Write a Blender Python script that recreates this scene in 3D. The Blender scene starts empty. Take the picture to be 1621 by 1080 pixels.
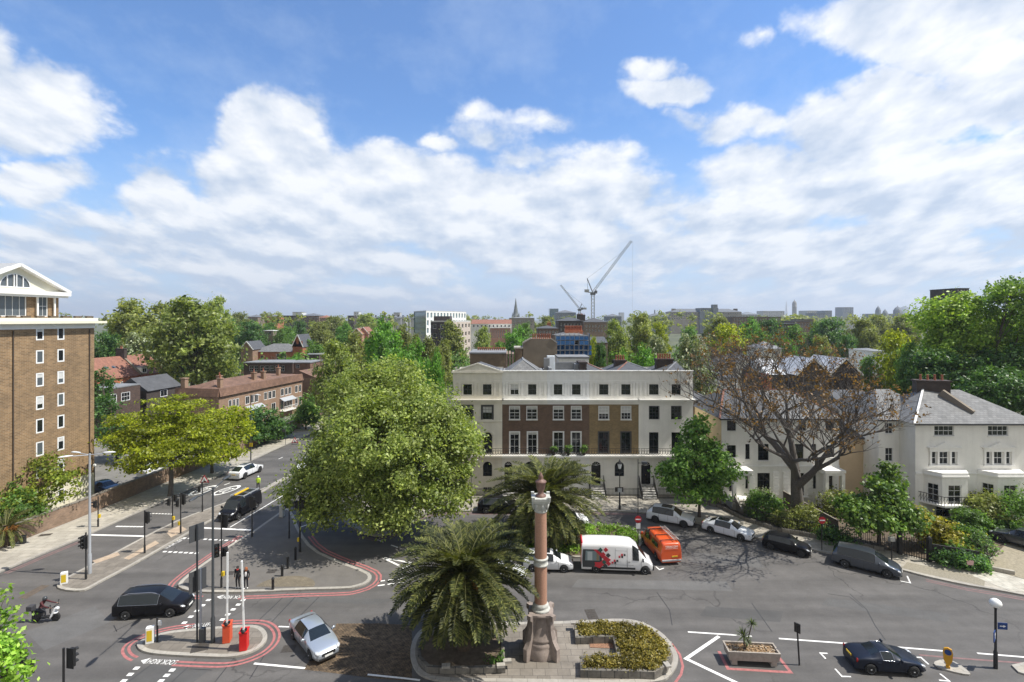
import bpy, bmesh, math, random
import numpy as np
from mathutils import Vector, Matrix
random.seed(7)
R = math.radians
scene = bpy.context.scene
COL = scene.collection
# ---------------------------------------------------------------- camera, sky, sun
F, CX, HY, H = 800.0, 810.5, 505.0, 21.3      # focal length / centre / horizon in photo pixels, eye height in m
cam_d = bpy.data.cameras.new('camera'); cam = bpy.data.objects.new('camera', cam_d); COL.objects.link(cam)
cam.location = (0, 0, H); cam.rotation_euler = (R(90), 0, 0)
cam_d.sensor_width = 36; cam_d.lens = 36*F/1621; cam_d.shift_y = -35/1621
cam_d.clip_start = .1; cam_d.clip_end = 30000
scene.camera = cam
SUN_EL, SUN_FR = R(57), R(5.3)                # sun stands to the right, a little in front of the terrace plane
sun_dir = Vector((math.cos(SUN_EL)*math.cos(SUN_FR), -math.cos(SUN_EL)*math.sin(SUN_FR), math.sin(SUN_EL)))
sd = bpy.data.lights.new('sun', 'SUN'); sd.energy = 5.0; sd.angle = R(.5); sd.color = (1, .955, .87)
so = bpy.data.objects.new('sun', sd); COL.objects.link(so)
so.rotation_euler = sun_dir.to_track_quat('Z', 'Y').to_euler()
scene.view_settings.view_transform = 'Standard'; scene.view_settings.look = 'None'
scene.view_settings.exposure = .42; scene.view_settings.gamma = 1
scene.cycles.max_bounces = 6; scene.cycles.transparent_max_bounces = 8
scene.cycles.diffuse_bounces = 3; scene.cycles.glossy_bounces = 3
scene.cycles.use_denoising = True

def nd(nt, typ, ins=None, **props):
    n = nt.nodes.new(typ)
    for k, v in props.items(): setattr(n, k, v)
    if ins:
        for k, v in ins.items():
            s = n.inputs[k]
            if hasattr(v, 'is_output'): nt.links.new(v, s)
            else: s.default_value = v
    return n
def math_(nt, op, a, b=0.0, c=0.0, clamp=False):
    return nd(nt, 'ShaderNodeMath', {0: a, 1: b, 2: c}, operation=op, use_clamp=clamp).outputs[0]
def mixc(nt, f, a, b, mode='MIX'):
    n = nd(nt, 'ShaderNodeMix', data_type='RGBA', blend_type=mode)
    for s, v in ((n.inputs[0], f), (n.inputs[6], a), (n.inputs[7], b)):
        if hasattr(v, 'is_output'): nt.links.new(v, s)
        else: s.default_value = v if not isinstance(v, tuple) or len(v) == 4 else v+(1,)
    return n.outputs[2]
def rng(nt, v, a, b, c, d, typ='LINEAR'):
    return nd(nt, 'ShaderNodeMapRange', {0: v, 1: a, 2: b, 3: c, 4: d}, interpolation_type=typ).outputs[0]

world = bpy.data.worlds.new('World'); scene.world = world; world.use_nodes = True
nt = world.node_tree; nt.nodes.clear()
sky = nd(nt, 'ShaderNodeTexSky', sky_type='NISHITA', sun_disc=False, sun_elevation=SUN_EL,
         sun_rotation=R(90)+SUN_FR, altitude=20, air_density=1.0, dust_density=.6, ozone_density=2.0)
tc = nd(nt, 'ShaderNodeTexCoord')
sep = nd(nt, 'ShaderNodeSeparateXYZ', {0: tc.outputs['Generated']})
ay = math_(nt, 'MAXIMUM', math_(nt, 'ABSOLUTE', sep.outputs[1]), .12)
zc = math_(nt, 'MAXIMUM', sep.outputs[2], 0.0)
u = math_(nt, 'DIVIDE', sep.outputs[0], ay); v = math_(nt, 'DIVIDE', zc, ay)
uv = nd(nt, 'ShaderNodeCombineXYZ', {0: u, 1: v, 2: 0.0}).outputs[0]
# warp so that cloud outlines billow
nz1 = nd(nt, 'ShaderNodeTexNoise', {'Vector': uv, 'Scale': 5.0, 'Detail': 5.0, 'Roughness': .6})
warp = nd(nt, 'ShaderNodeVectorMath', {0: nz1.outputs['Color'], 1: (.5, .5, .5)}, operation='SUBTRACT').outputs[0]
uvw = nd(nt, 'ShaderNodeVectorMath', {0: warp, 1: (.17, .13, 0), 2: uv}, operation='MULTIPLY_ADD').outputs[0]
# cloud banks: centre and radii (as tangents of azimuth/elevation), weight
BANKS = [(60,165,125,85,1.0),(-60,130,100,110,1),(40,285,100,36,.75),(-80,300,100,40,.7),
 (432,215,85,80,1.1),(395,170,48,45,.9),(255,300,78,60,1),(450,300,140,95,1.15),(580,300,130,75,1.1),(660,290,120,50,.9),
 (800,335,290,85,1.15),(965,318,80,50,1),(420,400,560,85,.62),(120,400,300,60,.5),(900,400,400,60,.62),
 (770,215,80,35,.42),(830,250,120,30,.45),(930,250,120,35,.42),(690,226,40,16,.5),(860,190,55,25,.36),(735,185,50,20,.33),
 (1058,135,58,30,.8),(1035,100,45,22,.55),(1165,195,70,30,.62),(1100,185,60,25,.4),(1200,65,30,20,.3),
 (1420,35,170,70,1.1),(1600,10,200,70,1.2),(1590,130,120,75,1.15),(1450,170,110,60,.95),(1350,225,120,60,1),
 (1290,290,170,65,1.0),(1480,290,260,90,1.15),(1640,290,160,100,1.1),(1190,345,130,50,.95),(1350,400,420,75,.65),
 (500,470,900,40,.42),(1300,470,700,40,.42)]
dens = None
for (px, py, rx, ry, w) in BANKS:
    cu, cv = (px-CX)/F, (HY-py)/F; ru, rv = 1.28*rx/F, 1.28*ry/F
    q = nd(nt, 'ShaderNodeVectorMath', {0: uvw, 1: (1/ru, 1/rv, 0), 2: (-cu/ru, -cv/rv, 0)}, operation='MULTIPLY_ADD').outputs[0]
    l = nd(nt, 'ShaderNodeVectorMath', {0: q}, operation='LENGTH').outputs['Value']
    d = math_(nt, 'MULTIPLY_ADD', l, -w, w)
    dens = d if dens is None else math_(nt, 'MAXIMUM', dens, d)
dens = math_(nt, 'MAXIMUM', dens, -.3)
iv = math_(nt, 'DIVIDE', 1.0, math_(nt, 'ADD', v, .36))            # cloud decks crowd together towards the horizon
uvs = nd(nt, 'ShaderNodeCombineXYZ', {0: math_(nt, 'MULTIPLY', u, iv), 1: iv, 2: 0.0}).outputs[0]
nz2 = nd(nt, 'ShaderNodeTexNoise', {'Vector': uvs, 'Scale': 3.6, 'Detail': 9.0, 'Roughness': .58}).outputs['Fac']
uvo = nd(nt, 'ShaderNodeVectorMath', {0: uvs, 1: (.045, -.09, 0)}, operation='ADD').outputs[0]
nz3 = nd(nt, 'ShaderNodeTexNoise', {'Vector': uvo, 'Scale': 3.6, 'Detail': 6.0, 'Roughness': .55}).outputs['Fac']
cover = math_(nt, 'MULTIPLY_ADD', math_(nt, 'SUBTRACT', nz2, .5), 1.35, dens)
mask = rng(nt, cover, .08, .40, 0, 1, 'SMOOTHSTEP')
relief = math_(nt, 'SUBTRACT', nz2, nz3)                       # lit side of the billows against the shaded side
thick = rng(nt, cover, .3, 1.1, 0, 1)
shade = math_(nt, 'ADD', rng(nt, relief, -.17, .13, .0, 1.0), math_(nt, 'MULTIPLY', thick, .14), clamp=True)
lowv = rng(nt, v, 0.0, .30, .78, 0.0)                           # cloud bases far off are greyer and bluer
shade = math_(nt, 'SUBTRACT', shade, math_(nt, 'MULTIPLY', lowv, .5), clamp=True)
cloudc = mixc(nt, shade, (.43, .505, .62, 1), (.82, .825, .83, 1))
skyc = mixc(nt, 1.0, sky.outputs[0], (.074, .112, .150, 1), 'MULTIPLY')
hz = rng(nt, v, 0.0, .42, .9, 0.0, 'SMOOTHSTEP')
skyc = mixc(nt, hz, skyc, (.40, .52, .68, 1))
vl = nd(nt, 'ShaderNodeTexNoise', {'Vector': uvs, 'Scale': 1.7, 'Detail': 7.0, 'Roughness': .66}).outputs['Fac']   # thin high veil
skyc = mixc(nt, rng(nt, vl, .46, .74, .03, .34), skyc, (.62, .70, .80, 1))
final = mixc(nt, math_(nt, 'MULTIPLY', mask, .93), skyc, cloudc)
final = mixc(nt, rng(nt, sep.outputs[1], -.25, .0, 1, 0, 'SMOOTHSTEP'), final, (.43, .435, .44, 1))   # unseen neutral grey behind the viewer, added to lift and neutralise ambient light
bg = nd(nt, 'ShaderNodeBackground', {'Color': final, 'Strength': 1.0})
out = nd(nt, 'ShaderNodeOutputWorld', {0: bg.outputs[0]})
world.cycles.sampling_method = 'MANUAL'; world.cycles.sample_map_resolution = 512

# ---------------------------------------------------------------- helpers
def G(px, py, z=0.0):
    "ground point (height z) seen at a photo pixel"
    Y = F*(H-z)/(py-HY); return Vector(((px-CX)*Y/F, Y, z))
def P(px, py, Y):
    return Vector(((px-CX)*Y/F, Y, H-(py-HY)*Y/F))
def V(*a): return Vector(a)
def tag(o, label=None, cat=None, group=None, kind=None):
    if label: o['label'] = label
    if cat: o['category'] = cat
    if group: o['group'] = group
    if kind: o['kind'] = kind
    return o
def empty(name, loc, rz=0, label=None, cat=None, group=None):
    o = bpy.data.objects.new(name, None); COL.objects.link(o); o.location = loc; o.rotation_euler = (0, 0, rz)
    o.empty_display_size = .3
    return tag(o, label, cat, group)
CHILD = {}
def link(o, parent=None):
    COL.objects.link(o)
    if parent is not None:
        o.parent = parent; CHILD.setdefault(parent.name, []).append(o)
    return o
def copy_tree(o, parent=None):
    c = o.copy(); link(c, parent)
    for ch in list(CHILD.get(o.name, [])): copy_tree(ch, c)
    return c

class MB:
    "collects shapes and links them as one mesh object"
    def __init__(s): s.v, s.f, s.m, s.s = [], [], [], []; s.xf = None
    def add(s, vs, fs, m=0, smooth=False):
        b = len(s.v)
        if s.xf is not None: vs = [s.xf @ Vector(p) for p in vs]
        s.v += [tuple(p) for p in vs]
        for f in fs: s.f.append(tuple(i+b for i in f)); s.m.append(m); s.s.append(smooth)
    def box(s, c, d, rz=0, m=0, taper=1.0):
        x, y, z = d[0]/2, d[1]/2, d[2]/2; ca, sa = math.cos(rz), math.sin(rz); vs = []
        for k in (-1, 1):
            t = 1 if k < 0 else taper
            for a, b in ((-1, -1), (1, -1), (1, 1), (-1, 1)):
                X, Y = a*x*t, b*y*t; vs.append((c[0]+X*ca-Y*sa, c[1]+X*sa+Y*ca, c[2]+k*z))
        s.add(vs, [(3, 2, 1, 0), (4, 5, 6, 7), (0, 1, 5, 4), (1, 2, 6, 5), (2, 3, 7, 6), (3, 0, 4, 7)], m); return s
    def bar(s, a, b, w, h=None, m=0):
        "square bar from a to b"
        h = h or w; a, b = Vector(a), Vector(b); t = (b-a).normalized()
        n = t.cross(V(0, 0, 1)); n = V(1, 0, 0) if n.length < 1e-4 else n.normalized(); u2 = n.cross(t)
        vs = []
        for p in (a, b):
            for i, j in ((-1, -1), (1, -1), (1, 1), (-1, 1)): vs.append(p+n*(i*w/2)+u2*(j*h/2))
        s.add(vs, [(3, 2, 1, 0), (4, 5, 6, 7), (0, 1, 5, 4), (1, 2, 6, 5), (2, 3, 7, 6), (3, 0, 4, 7)], m); return s
    def tube(s, pts, rad, n=8, m=0, cap=True):
        pts = [Vector(p) for p in pts]; k = len(pts)
        rads = rad if isinstance(rad, (list, tuple)) else [rad]*k
        vs = []; ref = None
        for i, p in enumerate(pts):
            t = (pts[min(i+1, k-1)]-pts[max(i-1, 0)]); t = t.normalized() if t.length > 1e-9 else V(0, 0, 1)
            if ref is None: ref = V(1, 0, 0) if abs(t.x) < .9 else V(0, 1, 0)
            a = (ref-t*ref.dot(t)).normalized(); ref = a; b = t.cross(a)
            for j in range(n):
                th = 2*math.pi*j/n; vs.append(p+(a*math.cos(th)+b*math.sin(th))*rads[i])
        fs = [(i*n+j, i*n+(j+1) % n, (i+1)*n+(j+1) % n, (i+1)*n+j) for i in range(k-1) for j in range(n)]
        s.add(vs, fs, m, True)
        if cap: s.add(vs, [tuple(range(n-1, -1, -1)), tuple((k-1)*n+j for j in range(n))], m)
        return s
    def lathe(s, c, prof, n=16, m=0, smooth=True):
        "prof = [(r, z)...] turned about the vertical through c"
        vs = [(c[0]+r*math.cos(2*math.pi*j/n), c[1]+r*math.sin(2*math.pi*j/n), c[2]+z) for r, z in prof for j in range(n)]
        k = len(prof)
        fs = [(i*n+j, i*n+(j+1) % n, (i+1)*n+(j+1) % n, (i+1)*n+j) for i in range(k-1) for j in range(n)]
        s.add(vs, fs, m, smooth)
        s.add(vs, [tuple(range(n-1, -1, -1)), tuple((k-1)*n+j for j in range(n))], m); return s
    def poly(s, pts, m=0): s.add(pts, [tuple(range(len(pts)))], m); return s
    def prism(s, pts, z0, z1, m=0, mside=None):
        "vertical prism over a plan polygon (counter-clockwise or not)"
        pts = [(p[0], p[1]) for p in pts]
        a = sum(pts[i][0]*pts[(i+1) % len(pts)][1]-pts[(i+1) % len(pts)][0]*pts[i][1] for i in range(len(pts)))
        if a < 0: pts = pts[::-1]
        n = len(pts); vs = [(x, y, z0) for x, y in pts]+[(x, y, z1) for x, y in pts]
        s.add(vs, [tuple(range(n, 2*n))], m)
        s.add(vs, [(i, (i+1) % n, n+(i+1) % n, n+i) for i in range(n)], m if mside is None else mside)
        s.add(vs, [tuple(range(n-1, -1, -1))], m if mside is None else mside); return s
    def build(s, name, mats, parent=None, uv=True, bevel=0):
        me = bpy.data.meshes.new(name); me.from_pydata(s.v, [], s.f)
        if not isinstance(mats, (list, tuple)): mats = [mats]
        for q in mats: me.materials.append(q)
        me.polygons.foreach_set('material_index', s.m); me.polygons.foreach_set('use_smooth', s.s)
        if uv: planar_uv(me)
        me.update()
        o = bpy.data.objects.new(name, me); link(o, parent)
        if bevel:
            md = o.modifiers.new('bevel', 'BEVEL'); md.width = bevel; md.segments = 2; md.limit_method = 'ANGLE'
        return o
def planar_uv(me):
    "metres along the wall / up the wall (or along and up the slope)"
    ul = me.uv_layers.new(name='m'); co = [v.co for v in me.vertices]; buf = []
    for p in me.polygons:
        n = p.normal
        if abs(n.z) > .97: t, b = V(1, 0, 0), V(0, 1, 0)
        else:
            t = V(-n.y, n.x, 0).normalized(); b = n.cross(t)
        for vi in p.vertices: buf += [co[vi].dot(t), co[vi].dot(b)]
    ul.data.foreach_set('uv', buf)

MATS = {}
def mat(name, col, rough=.6, metal=0.0, var=0.0, vscale=2.0, bump=0.0, bscale=40.0, tex=None, spec=.5, coat=0.0, emit=0, var2=0.0, streak=0.0):
    if name in MATS: return MATS[name]
    m = bpy.data.materials.new(name); MATS[name] = m; m.use_nodes = True; nt = m.node_tree
    b = nt.nodes['Principled BSDF']; c4 = tuple(col)+(1,)
    b.inputs['Roughness'].default_value = rough; b.inputs['Metallic'].default_value = metal
    b.inputs['Specular IOR Level'].default_value = spec; b.inputs['Coat Weight'].default_value = coat
    b.inputs['Coat Roughness'].default_value = .04
    tcn = nd(nt, 'ShaderNodeTexCoord'); cs = c4; hgt = None
    if tex:
        kind, c2, c3, bw, bh, ms = tex
        br = nd(nt, 'ShaderNodeTexBrick', {'Vector': tcn.outputs['UV'], 'Color1': c4, 'Color2': tuple(c2)+(1,), 'Mortar': tuple(c3)+(1,),
             'Scale': 1.0, 'Mortar Size': ms, 'Mortar Smooth': .3, 'Brick Width': bw, 'Row Height': bh, 'Bias': 0.0})
        if kind == 'slab': br.offset = .35
        cs = br.outputs['Color']; hgt = br.outputs['Fac']
    if var:
        nz = nd(nt, 'ShaderNodeTexNoise', {'Vector': tcn.outputs['Object'], 'Scale': vscale, 'Detail': 6.0, 'Roughness': .65})
        k = rng(nt, nz.outputs['Fac'], .28, .72, 1-var, 1+var)
        if var2:
            nz_ = nd(nt, 'ShaderNodeTexNoise', {'Vector': tcn.outputs['Object'], 'Scale': vscale*.13, 'Detail': 3.0, 'Roughness': .55})
            k = math_(nt, 'MULTIPLY', k, rng(nt, nz_.outputs['Fac'], .32, .68, 1-var2, 1+var2))
        if streak:                                               # rain stains run down the wall
            mp = nd(nt, 'ShaderNodeMapping', {'Vector': tcn.outputs['Object'], 'Scale': (1.6, 1.6, .16)})
            ns = nd(nt, 'ShaderNodeTexNoise', {'Vector': mp.outputs[0], 'Scale': 1.3, 'Detail': 5.0, 'Roughness': .6}); k = math_(nt, 'MULTIPLY', k, rng(nt, ns.outputs['Fac'], .42, .72, 1, 1-streak))
        cs = mixc(nt, 1.0, cs, nd(nt, 'ShaderNodeCombineXYZ', {0: k, 1: k, 2: k}).outputs[0], 'MULTIPLY')
    if hasattr(cs, 'is_output'): nt.links.new(cs, b.inputs['Base Color'])
    else: b.inputs['Base Color'].default_value = cs
    if bump:
        nb = nd(nt, 'ShaderNodeTexNoise', {'Vector': tcn.outputs['Object'], 'Scale': bscale, 'Detail': 4.0})
        hh = nb.outputs['Fac']
        if hgt is not None: hh = math_(nt, 'MULTIPLY_ADD', hgt, -1.5, hh)
        bp = nd(nt, 'ShaderNodeBump', {'Strength': bump, 'Distance': .02, 'Height': hh})
        nt.links.new(bp.outputs[0], b.inputs['Normal'])
    if emit: b.inputs['Emission Color'].default_value = c4; b.inputs['Emission Strength'].default_value = emit
    return m
def brick(name, c1, c2, mo=(.30, .27, .23), var=.18): return mat(name, c1, .85, tex=('b', c2, mo, .225, .075, .009), var=var, vscale=1.2, bump=.25, var2=.1)
def leaf_mat(name, c_dark, c_mid, c_light, trans=.35, rough=.45):
    m = bpy.data.materials.new(name); MATS[name] = m; m.use_nodes = True; nt = m.node_tree; nt.nodes.clear()
    geo = nd(nt, 'ShaderNodeNewGeometry')
    rp = nd(nt, 'ShaderNodeValToRGB', {0: geo.outputs['Random Per Island']}); e = rp.color_ramp.elements
    e[0].color = tuple(c_dark)+(1,); e[1].color = tuple(c_light)+(1,); x = rp.color_ramp.elements.new(.5); x.color = tuple(c_mid)+(1,)
    tcn = nd(nt, 'ShaderNodeTexCoord')
    nz = nd(nt, 'ShaderNodeTexNoise', {'Vector': tcn.outputs['Object'], 'Scale': .55, 'Detail': 2.0})
    k = rng(nt, nz.outputs['Fac'], .3, .7, .55, 1.35)
    oi = nd(nt, 'ShaderNodeObjectInfo')
    k = math_(nt, 'MULTIPLY', k, rng(nt, oi.outputs['Random'], 0, 1, .85, 1.15))
    c = mixc(nt, 1.0, rp.outputs[0], nd(nt, 'ShaderNodeCombineXYZ', {0: k, 1: k, 2: k}).outputs[0], 'MULTIPLY')
    p = nd(nt, 'ShaderNodeBsdfPrincipled', {'Base Color': c, 'Roughness': rough, 'Specular IOR Level': .35})
    t = nd(nt, 'ShaderNodeBsdfTranslucent', {0: mixc(nt, 1.0, c, (1.5, 1.5, .6, 1), 'MULTIPLY')})
    mx = nd(nt, 'ShaderNodeMixShader', {0: trans, 1: p.outputs[0], 2: t.outputs[0]})
    nd(nt, 'ShaderNodeOutputMaterial', {0: mx.outputs[0]})
    return m
# ---------------------------------------------------------------- ground, roads, pavements, markings
def asphalt(name, col, var2=.2, cracks=True):
    m = bpy.data.materials.new(name); MATS[name] = m; m.use_nodes = True; nt = m.node_tree; b = nt.nodes['Principled BSDF']
    tcn = nd(nt, 'ShaderNodeTexCoord'); ob = tcn.outputs['Object']
    fine = nd(nt, 'ShaderNodeTexNoise', {'Vector': ob, 'Scale': 9.0, 'Detail': 8.0, 'Roughness': .75}).outputs['Fac']
    med = nd(nt, 'ShaderNodeTexNoise', {'Vector': ob, 'Scale': .9, 'Detail': 6.0, 'Roughness': .62}).outputs['Fac']
    st = nd(nt, 'ShaderNodeMapping', {'Vector': ob, 'Scale': (.05, .42, 1)}); stn = nd(nt, 'ShaderNodeTexNoise', {'Vector': st.outputs[0], 'Scale': 1.6, 'Detail': 4.0}).outputs['Fac']
    k = math_(nt, 'MULTIPLY', rng(nt, fine, .25, .75, .82, 1.18), rng(nt, med, .3, .7, .86, 1.12))
    k = math_(nt, 'MULTIPLY', k, rng(nt, stn, .35, .65, 1-var2, 1+var2*.8))
    if cracks:
        wn = nd(nt, 'ShaderNodeTexNoise', {'Vector': ob, 'Scale': .7, 'Detail': 5.0}).outputs['Color']
        wv = nd(nt, 'ShaderNodeVectorMath', {0: wn, 1: (2.2, 2.2, 0), 2: ob}, operation='MULTIPLY_ADD').outputs[0]
        vo = nd(nt, 'ShaderNodeTexVoronoi', {'Vector': wv, 'Scale': .12}, feature='DISTANCE_TO_EDGE').outputs['Distance']
        on = rng(nt, nd(nt, 'ShaderNodeTexNoise', {'Vector': ob, 'Scale': .11, 'Detail': 2.0}).outputs['Fac'], .5, .6, 0, 1)
        cr = math_(nt, 'MULTIPLY', rng(nt, vo, .003, .009, .45, 0), on)
        k = math_(nt, 'MULTIPLY', k, math_(nt, 'SUBTRACT', 1.0, cr))
    c = mixc(nt, 1.0, tuple(col)+(1,), nd(nt, 'ShaderNodeCombineXYZ', {0: k, 1: k, 2: k}).outputs[0], 'MULTIPLY')
    nt.links.new(c, b.inputs['Base Color']); b.inputs['Roughness'].default_value = .82
    bp = nd(nt, 'ShaderNodeBump', {'Strength': .35, 'Distance': .01, 'Height': fine}); nt.links.new(bp.outputs[0], b.inputs['Normal'])
    return m
M_road = asphalt('asphalt', (.097, .091, .086)); M_tar = mat('tar seal', (.03, .03, .032), .6)
M_roadnew = asphalt('newer asphalt', (.085, .083, .083), .05, False)
M_slab = mat('paving slabs', (.37, .34, .285), .85, tex=('slab', (.30, .275, .23), (.17, .155, .13), .9, .6, .014), var=.2, vscale=1.1, bump=.1, var2=.14)
M_slabd = mat('island paving', (.215, .19, .16), .85, tex=('slab', (.165, .145, .12), (.09, .08, .07), .75, .6, .016), var=.22, vscale=1.3, bump=.1, var2=.12)
M_kerb = mat('granite kerb', (.36, .335, .29), .8, tex=('slab', (.30, .28, .25), (.16, .15, .13), .9, 5, .012), var=.15, vscale=3)
M_white = mat('road paint white', (.74, .73, .70), .7, var=.16, vscale=5, spec=.3)
M_red = mat('red route paint', (.35, .135, .13), .75, var=.3, vscale=4, spec=.3)
M_soil = mat('soil', (.10, .075, .05), .95, var=.45, vscale=3, bump=.4, bscale=14)
M_grass = mat('rough ground', (.085, .095, .05), .95, var=.4, vscale=.12, var2=.3)
M_tact = mat('buff tactile paving', (.42, .33, .24), .85, tex=('slab', (.38, .29, .21), (.25, .2, .15), .4, .4, .012), var=.15)
M_cobble = mat('brown setts', (.145, .10, .058), .95, tex=('b', (.10, .07, .042), (.055, .04, .027), .22, .13, .02), var=.75, vscale=2.6, bump=1, bscale=9, var2=.3)
M_bitpave = asphalt('footway asphalt', (.128, .118, .107), .04, False)

def off(pts, d, closed=True):
    "mitred offset of a plan polyline to its left"
    pts = [Vector((p[0], p[1])) for p in pts]; n = len(pts); res = []
    for i, p in enumerate(pts):
        a = pts[(i-1) % n] if (closed or i > 0) else None; c = pts[(i+1) % n] if (closed or i < n-1) else None
        t1 = (p-a).normalized() if a is not None else (c-p).normalized()
        t2 = (c-p).normalized() if c is not None else t1
        n1 = Vector((-t1.y, t1.x)); n2 = Vector((-t2.y, t2.x)); m = (n1+n2)
        if m.length < 1e-6: m = n1
        m.normalize(); k = max(.35, m.dot(n1)); res.append(p+m*(d/k))
    return res
def area(pts): return sum(pts[i][0]*pts[(i+1) % len(pts)][1]-pts[(i+1) % len(pts)][0]*pts[i][1] for i in range(len(pts)))/2
def smooth(pts, closed=True, it=2):
    "Chaikin corner cutting"
    pts = [Vector((p[0], p[1])) for p in pts]
    for _ in range(it):
        q = []; n = len(pts)
        for i in range(n if closed else n-1):
            a, b = pts[i], pts[(i+1) % n]; q += [a*.75+b*.25, a*.25+b*.75]
        if not closed: q = [pts[0]]+q+[pts[-1]]
        pts = q
    return pts
def gp(pix, z=0): return [G(x, y, z).xy for x, y in pix]
def ribbon(mb, a, b, z, m=0, closed=False, zb=None):
    n = len(a)
    for i in range(n if closed else n-1):
        j = (i+1) % n
        q = [(a[i][0], a[i][1], z), (a[j][0], a[j][1], z), (b[j][0], b[j][1], z), (b[i][0], b[i][1], z)]
        mb.add(q, [(0, 1, 2, 3)], m)
def up(o):
    "turn every face of a flat sheet upwards"
    bm = bmesh.new(); bm.from_mesh(o.data)
    for f in bm.faces:
        f.normal_update()
        if f.normal.z < 0: f.normal_flip()
    bm.to_mesh(o.data); bm.free(); return o
def island(name, plan, m_in, kerbw=.3, h=.13):
    "raised footway: kerb ring round a paved top"
    if area(plan) < 0: plan = plan[::-1]
    inner = off(plan, kerbw); mb = MB(); n = len(plan)
    for i in range(n):
        j = (i+1) % n
        mb.add([(*plan[i], -.02), (*plan[j], -.02), (*plan[j], h), (*plan[i], h)], [(0, 1, 2, 3)], 1)
    ribbon(mb, plan, inner, h, 1, True)
    mb.poly([(p[0], p[1], h-.004) for p in inner], 0)
    return tag(mb.build(name, [m_in, M_kerb]), kind='structure')

# far ground sheet, reaching the horizon
mb = MB(); xs = [-14000, -2500, -500, -120, 120, 500, 2500, 14000]; ys = [-60, 60, 200, 600, 2000, 6000, 20000]
for i in range(7):
    for j in range(6):
        mb.add([(xs[i], ys[j], -.06), (xs[i+1], ys[j], -.06), (xs[i+1], ys[j+1], -.06), (xs[i], ys[j+1], -.06)], [(0, 1, 2, 3)])
tag(mb.build('ground', M_grass), kind='structure')
# carriageways (one sheet)
mb = MB()
st_l = gp([(0, 907), (230, 805), (398, 730), (496, 686), (600, 636), (655, 608), (686, 588), (704, 573), (714, 562)])
st_r = gp([(610, 900), (610, 800), (640, 740), (690, 680), (720, 640), (736, 612), (744, 592), (748, 575), (748, 563)])
ribbon(mb, st_l[1:], st_r[1:], -.0, 0)
mb.poly([(-75, 8, 0), (75, 8, 0), (75, 60.6, 0), (-75, 60.6, 0)], 0)
rd = tag(up(mb.build('road', M_road)), kind='structure')
for p in rd.data.vertices:
    if p.co.y > 60.5 and abs(p.co.x) < 74: p.co.z = -.004

# footway along the boundary wall on the left (north side of the street)
kl = gp([(-420, 1094), (0, 907), (66.7, 878.5), (124, 855), (220, 811.5), (303, 774), (398, 730), (452, 705), (496, 686), (600, 640), (655, 610), (690, 585)])
wl = gp([(-420, 1041), (0, 871), (118, 825), (240, 774.5), (341, 732.6), (418, 701), (499, 669), (560, 643), (600, 626), (640, 606), (670, 585)])
island('pavement', smooth(kl[:-1], False, 1)+[Vector(p) for p in wl[::-1]], M_slab, .3)
wall_line = wl
# yard of the estate behind the wall
mb = MB(); mb.poly([(p[0]-.3, p[1], .02) for p in wl[:7]]+[(-60, 160, .02), (-190, 160, .02), (-190, 12, .02)])
tag(up(mb.build('yard', mat('yard ground', (.17, .16, .14), .9, var=.25, vscale=.5))), kind='structure')

I1 = smooth(gp([(88, 931), (96, 921), (134, 900.5), (185, 874.5), (265, 832), (319, 810), (408, 779), (448, 757.5), (500, 731), (560, 704), (562, 707), (500, 736), (448, 761), (409, 784), (346, 819), (302, 843.5), (240, 879.5), (200, 902), (163, 921), (138, 935.5), (122, 938), (100, 936)]), True, 1)
island('traffic_island', I1, M_slabd, .28)
I2 = smooth(gp([(281, 926), (300, 909), (333, 886), (363, 865), (398, 844.5), (425, 825), (452, 806), (461, 808), (476, 845), (497, 872), (536, 890), (583, 907), (590, 916), (581, 926), (560, 932.5), (548, 934), (474, 936), (400, 939.5), (336, 940), (303, 938.5), (284, 933)]), True, 1)
island('traffic_island', I2, M_bitpave, .3)
I3 = smooth(gp([(215, 1024), (221, 1017), (240, 1009), (269, 1001.5), (304, 998), (352, 994), (399, 991.5), (415, 995), (424, 1006), (422, 1018), (409, 1030), (387, 1039), (365, 1043), (340, 1043), (254, 1039), (224, 1034)]), True, 2)
island('traffic_island', I3, M_slabd, .28)
I4 = smooth(gp([(655, 1010), (672, 994), (700, 989), (800, 988), (905, 986), (985, 981), (1018, 987), (1052, 1006), (1073, 1036), (1074, 1052), (1064, 1070), (1048, 1083), (960, 1086), (800, 1083), (700, 1082), (668, 1074), (654, 1060), (648, 1035)]), True, 2)
island('memorial_pavement', I4, M_slabd, .3)
# footway of the terrace and villas on the far side of the square
kr = gp([(452, 858), (500, 823), (535, 818), (553, 834), (575, 846), (598, 851), (616, 847), (640, 830), (668, 815), (700, 810), (940, 810), (1000, 811), (1050, 817), (1110, 831), (1195, 853), (1291, 873), (1322, 879.5), (1428, 904), (1464, 914), (1526, 927.5), (1572, 935), (1621, 944), (1760, 972), (2000, 1020)])
kr[0:2] = gp([(610, 765), (545, 806)])
bk = [V(95, 46), V(60, 46.5)]
plan = smooth(kr, False, 1)+[V(95, 62), V(60, 62.7), V(-8, 62.7), V(-9.5, 95)]
island('pavement', plan, M_slab, .3)
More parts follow.
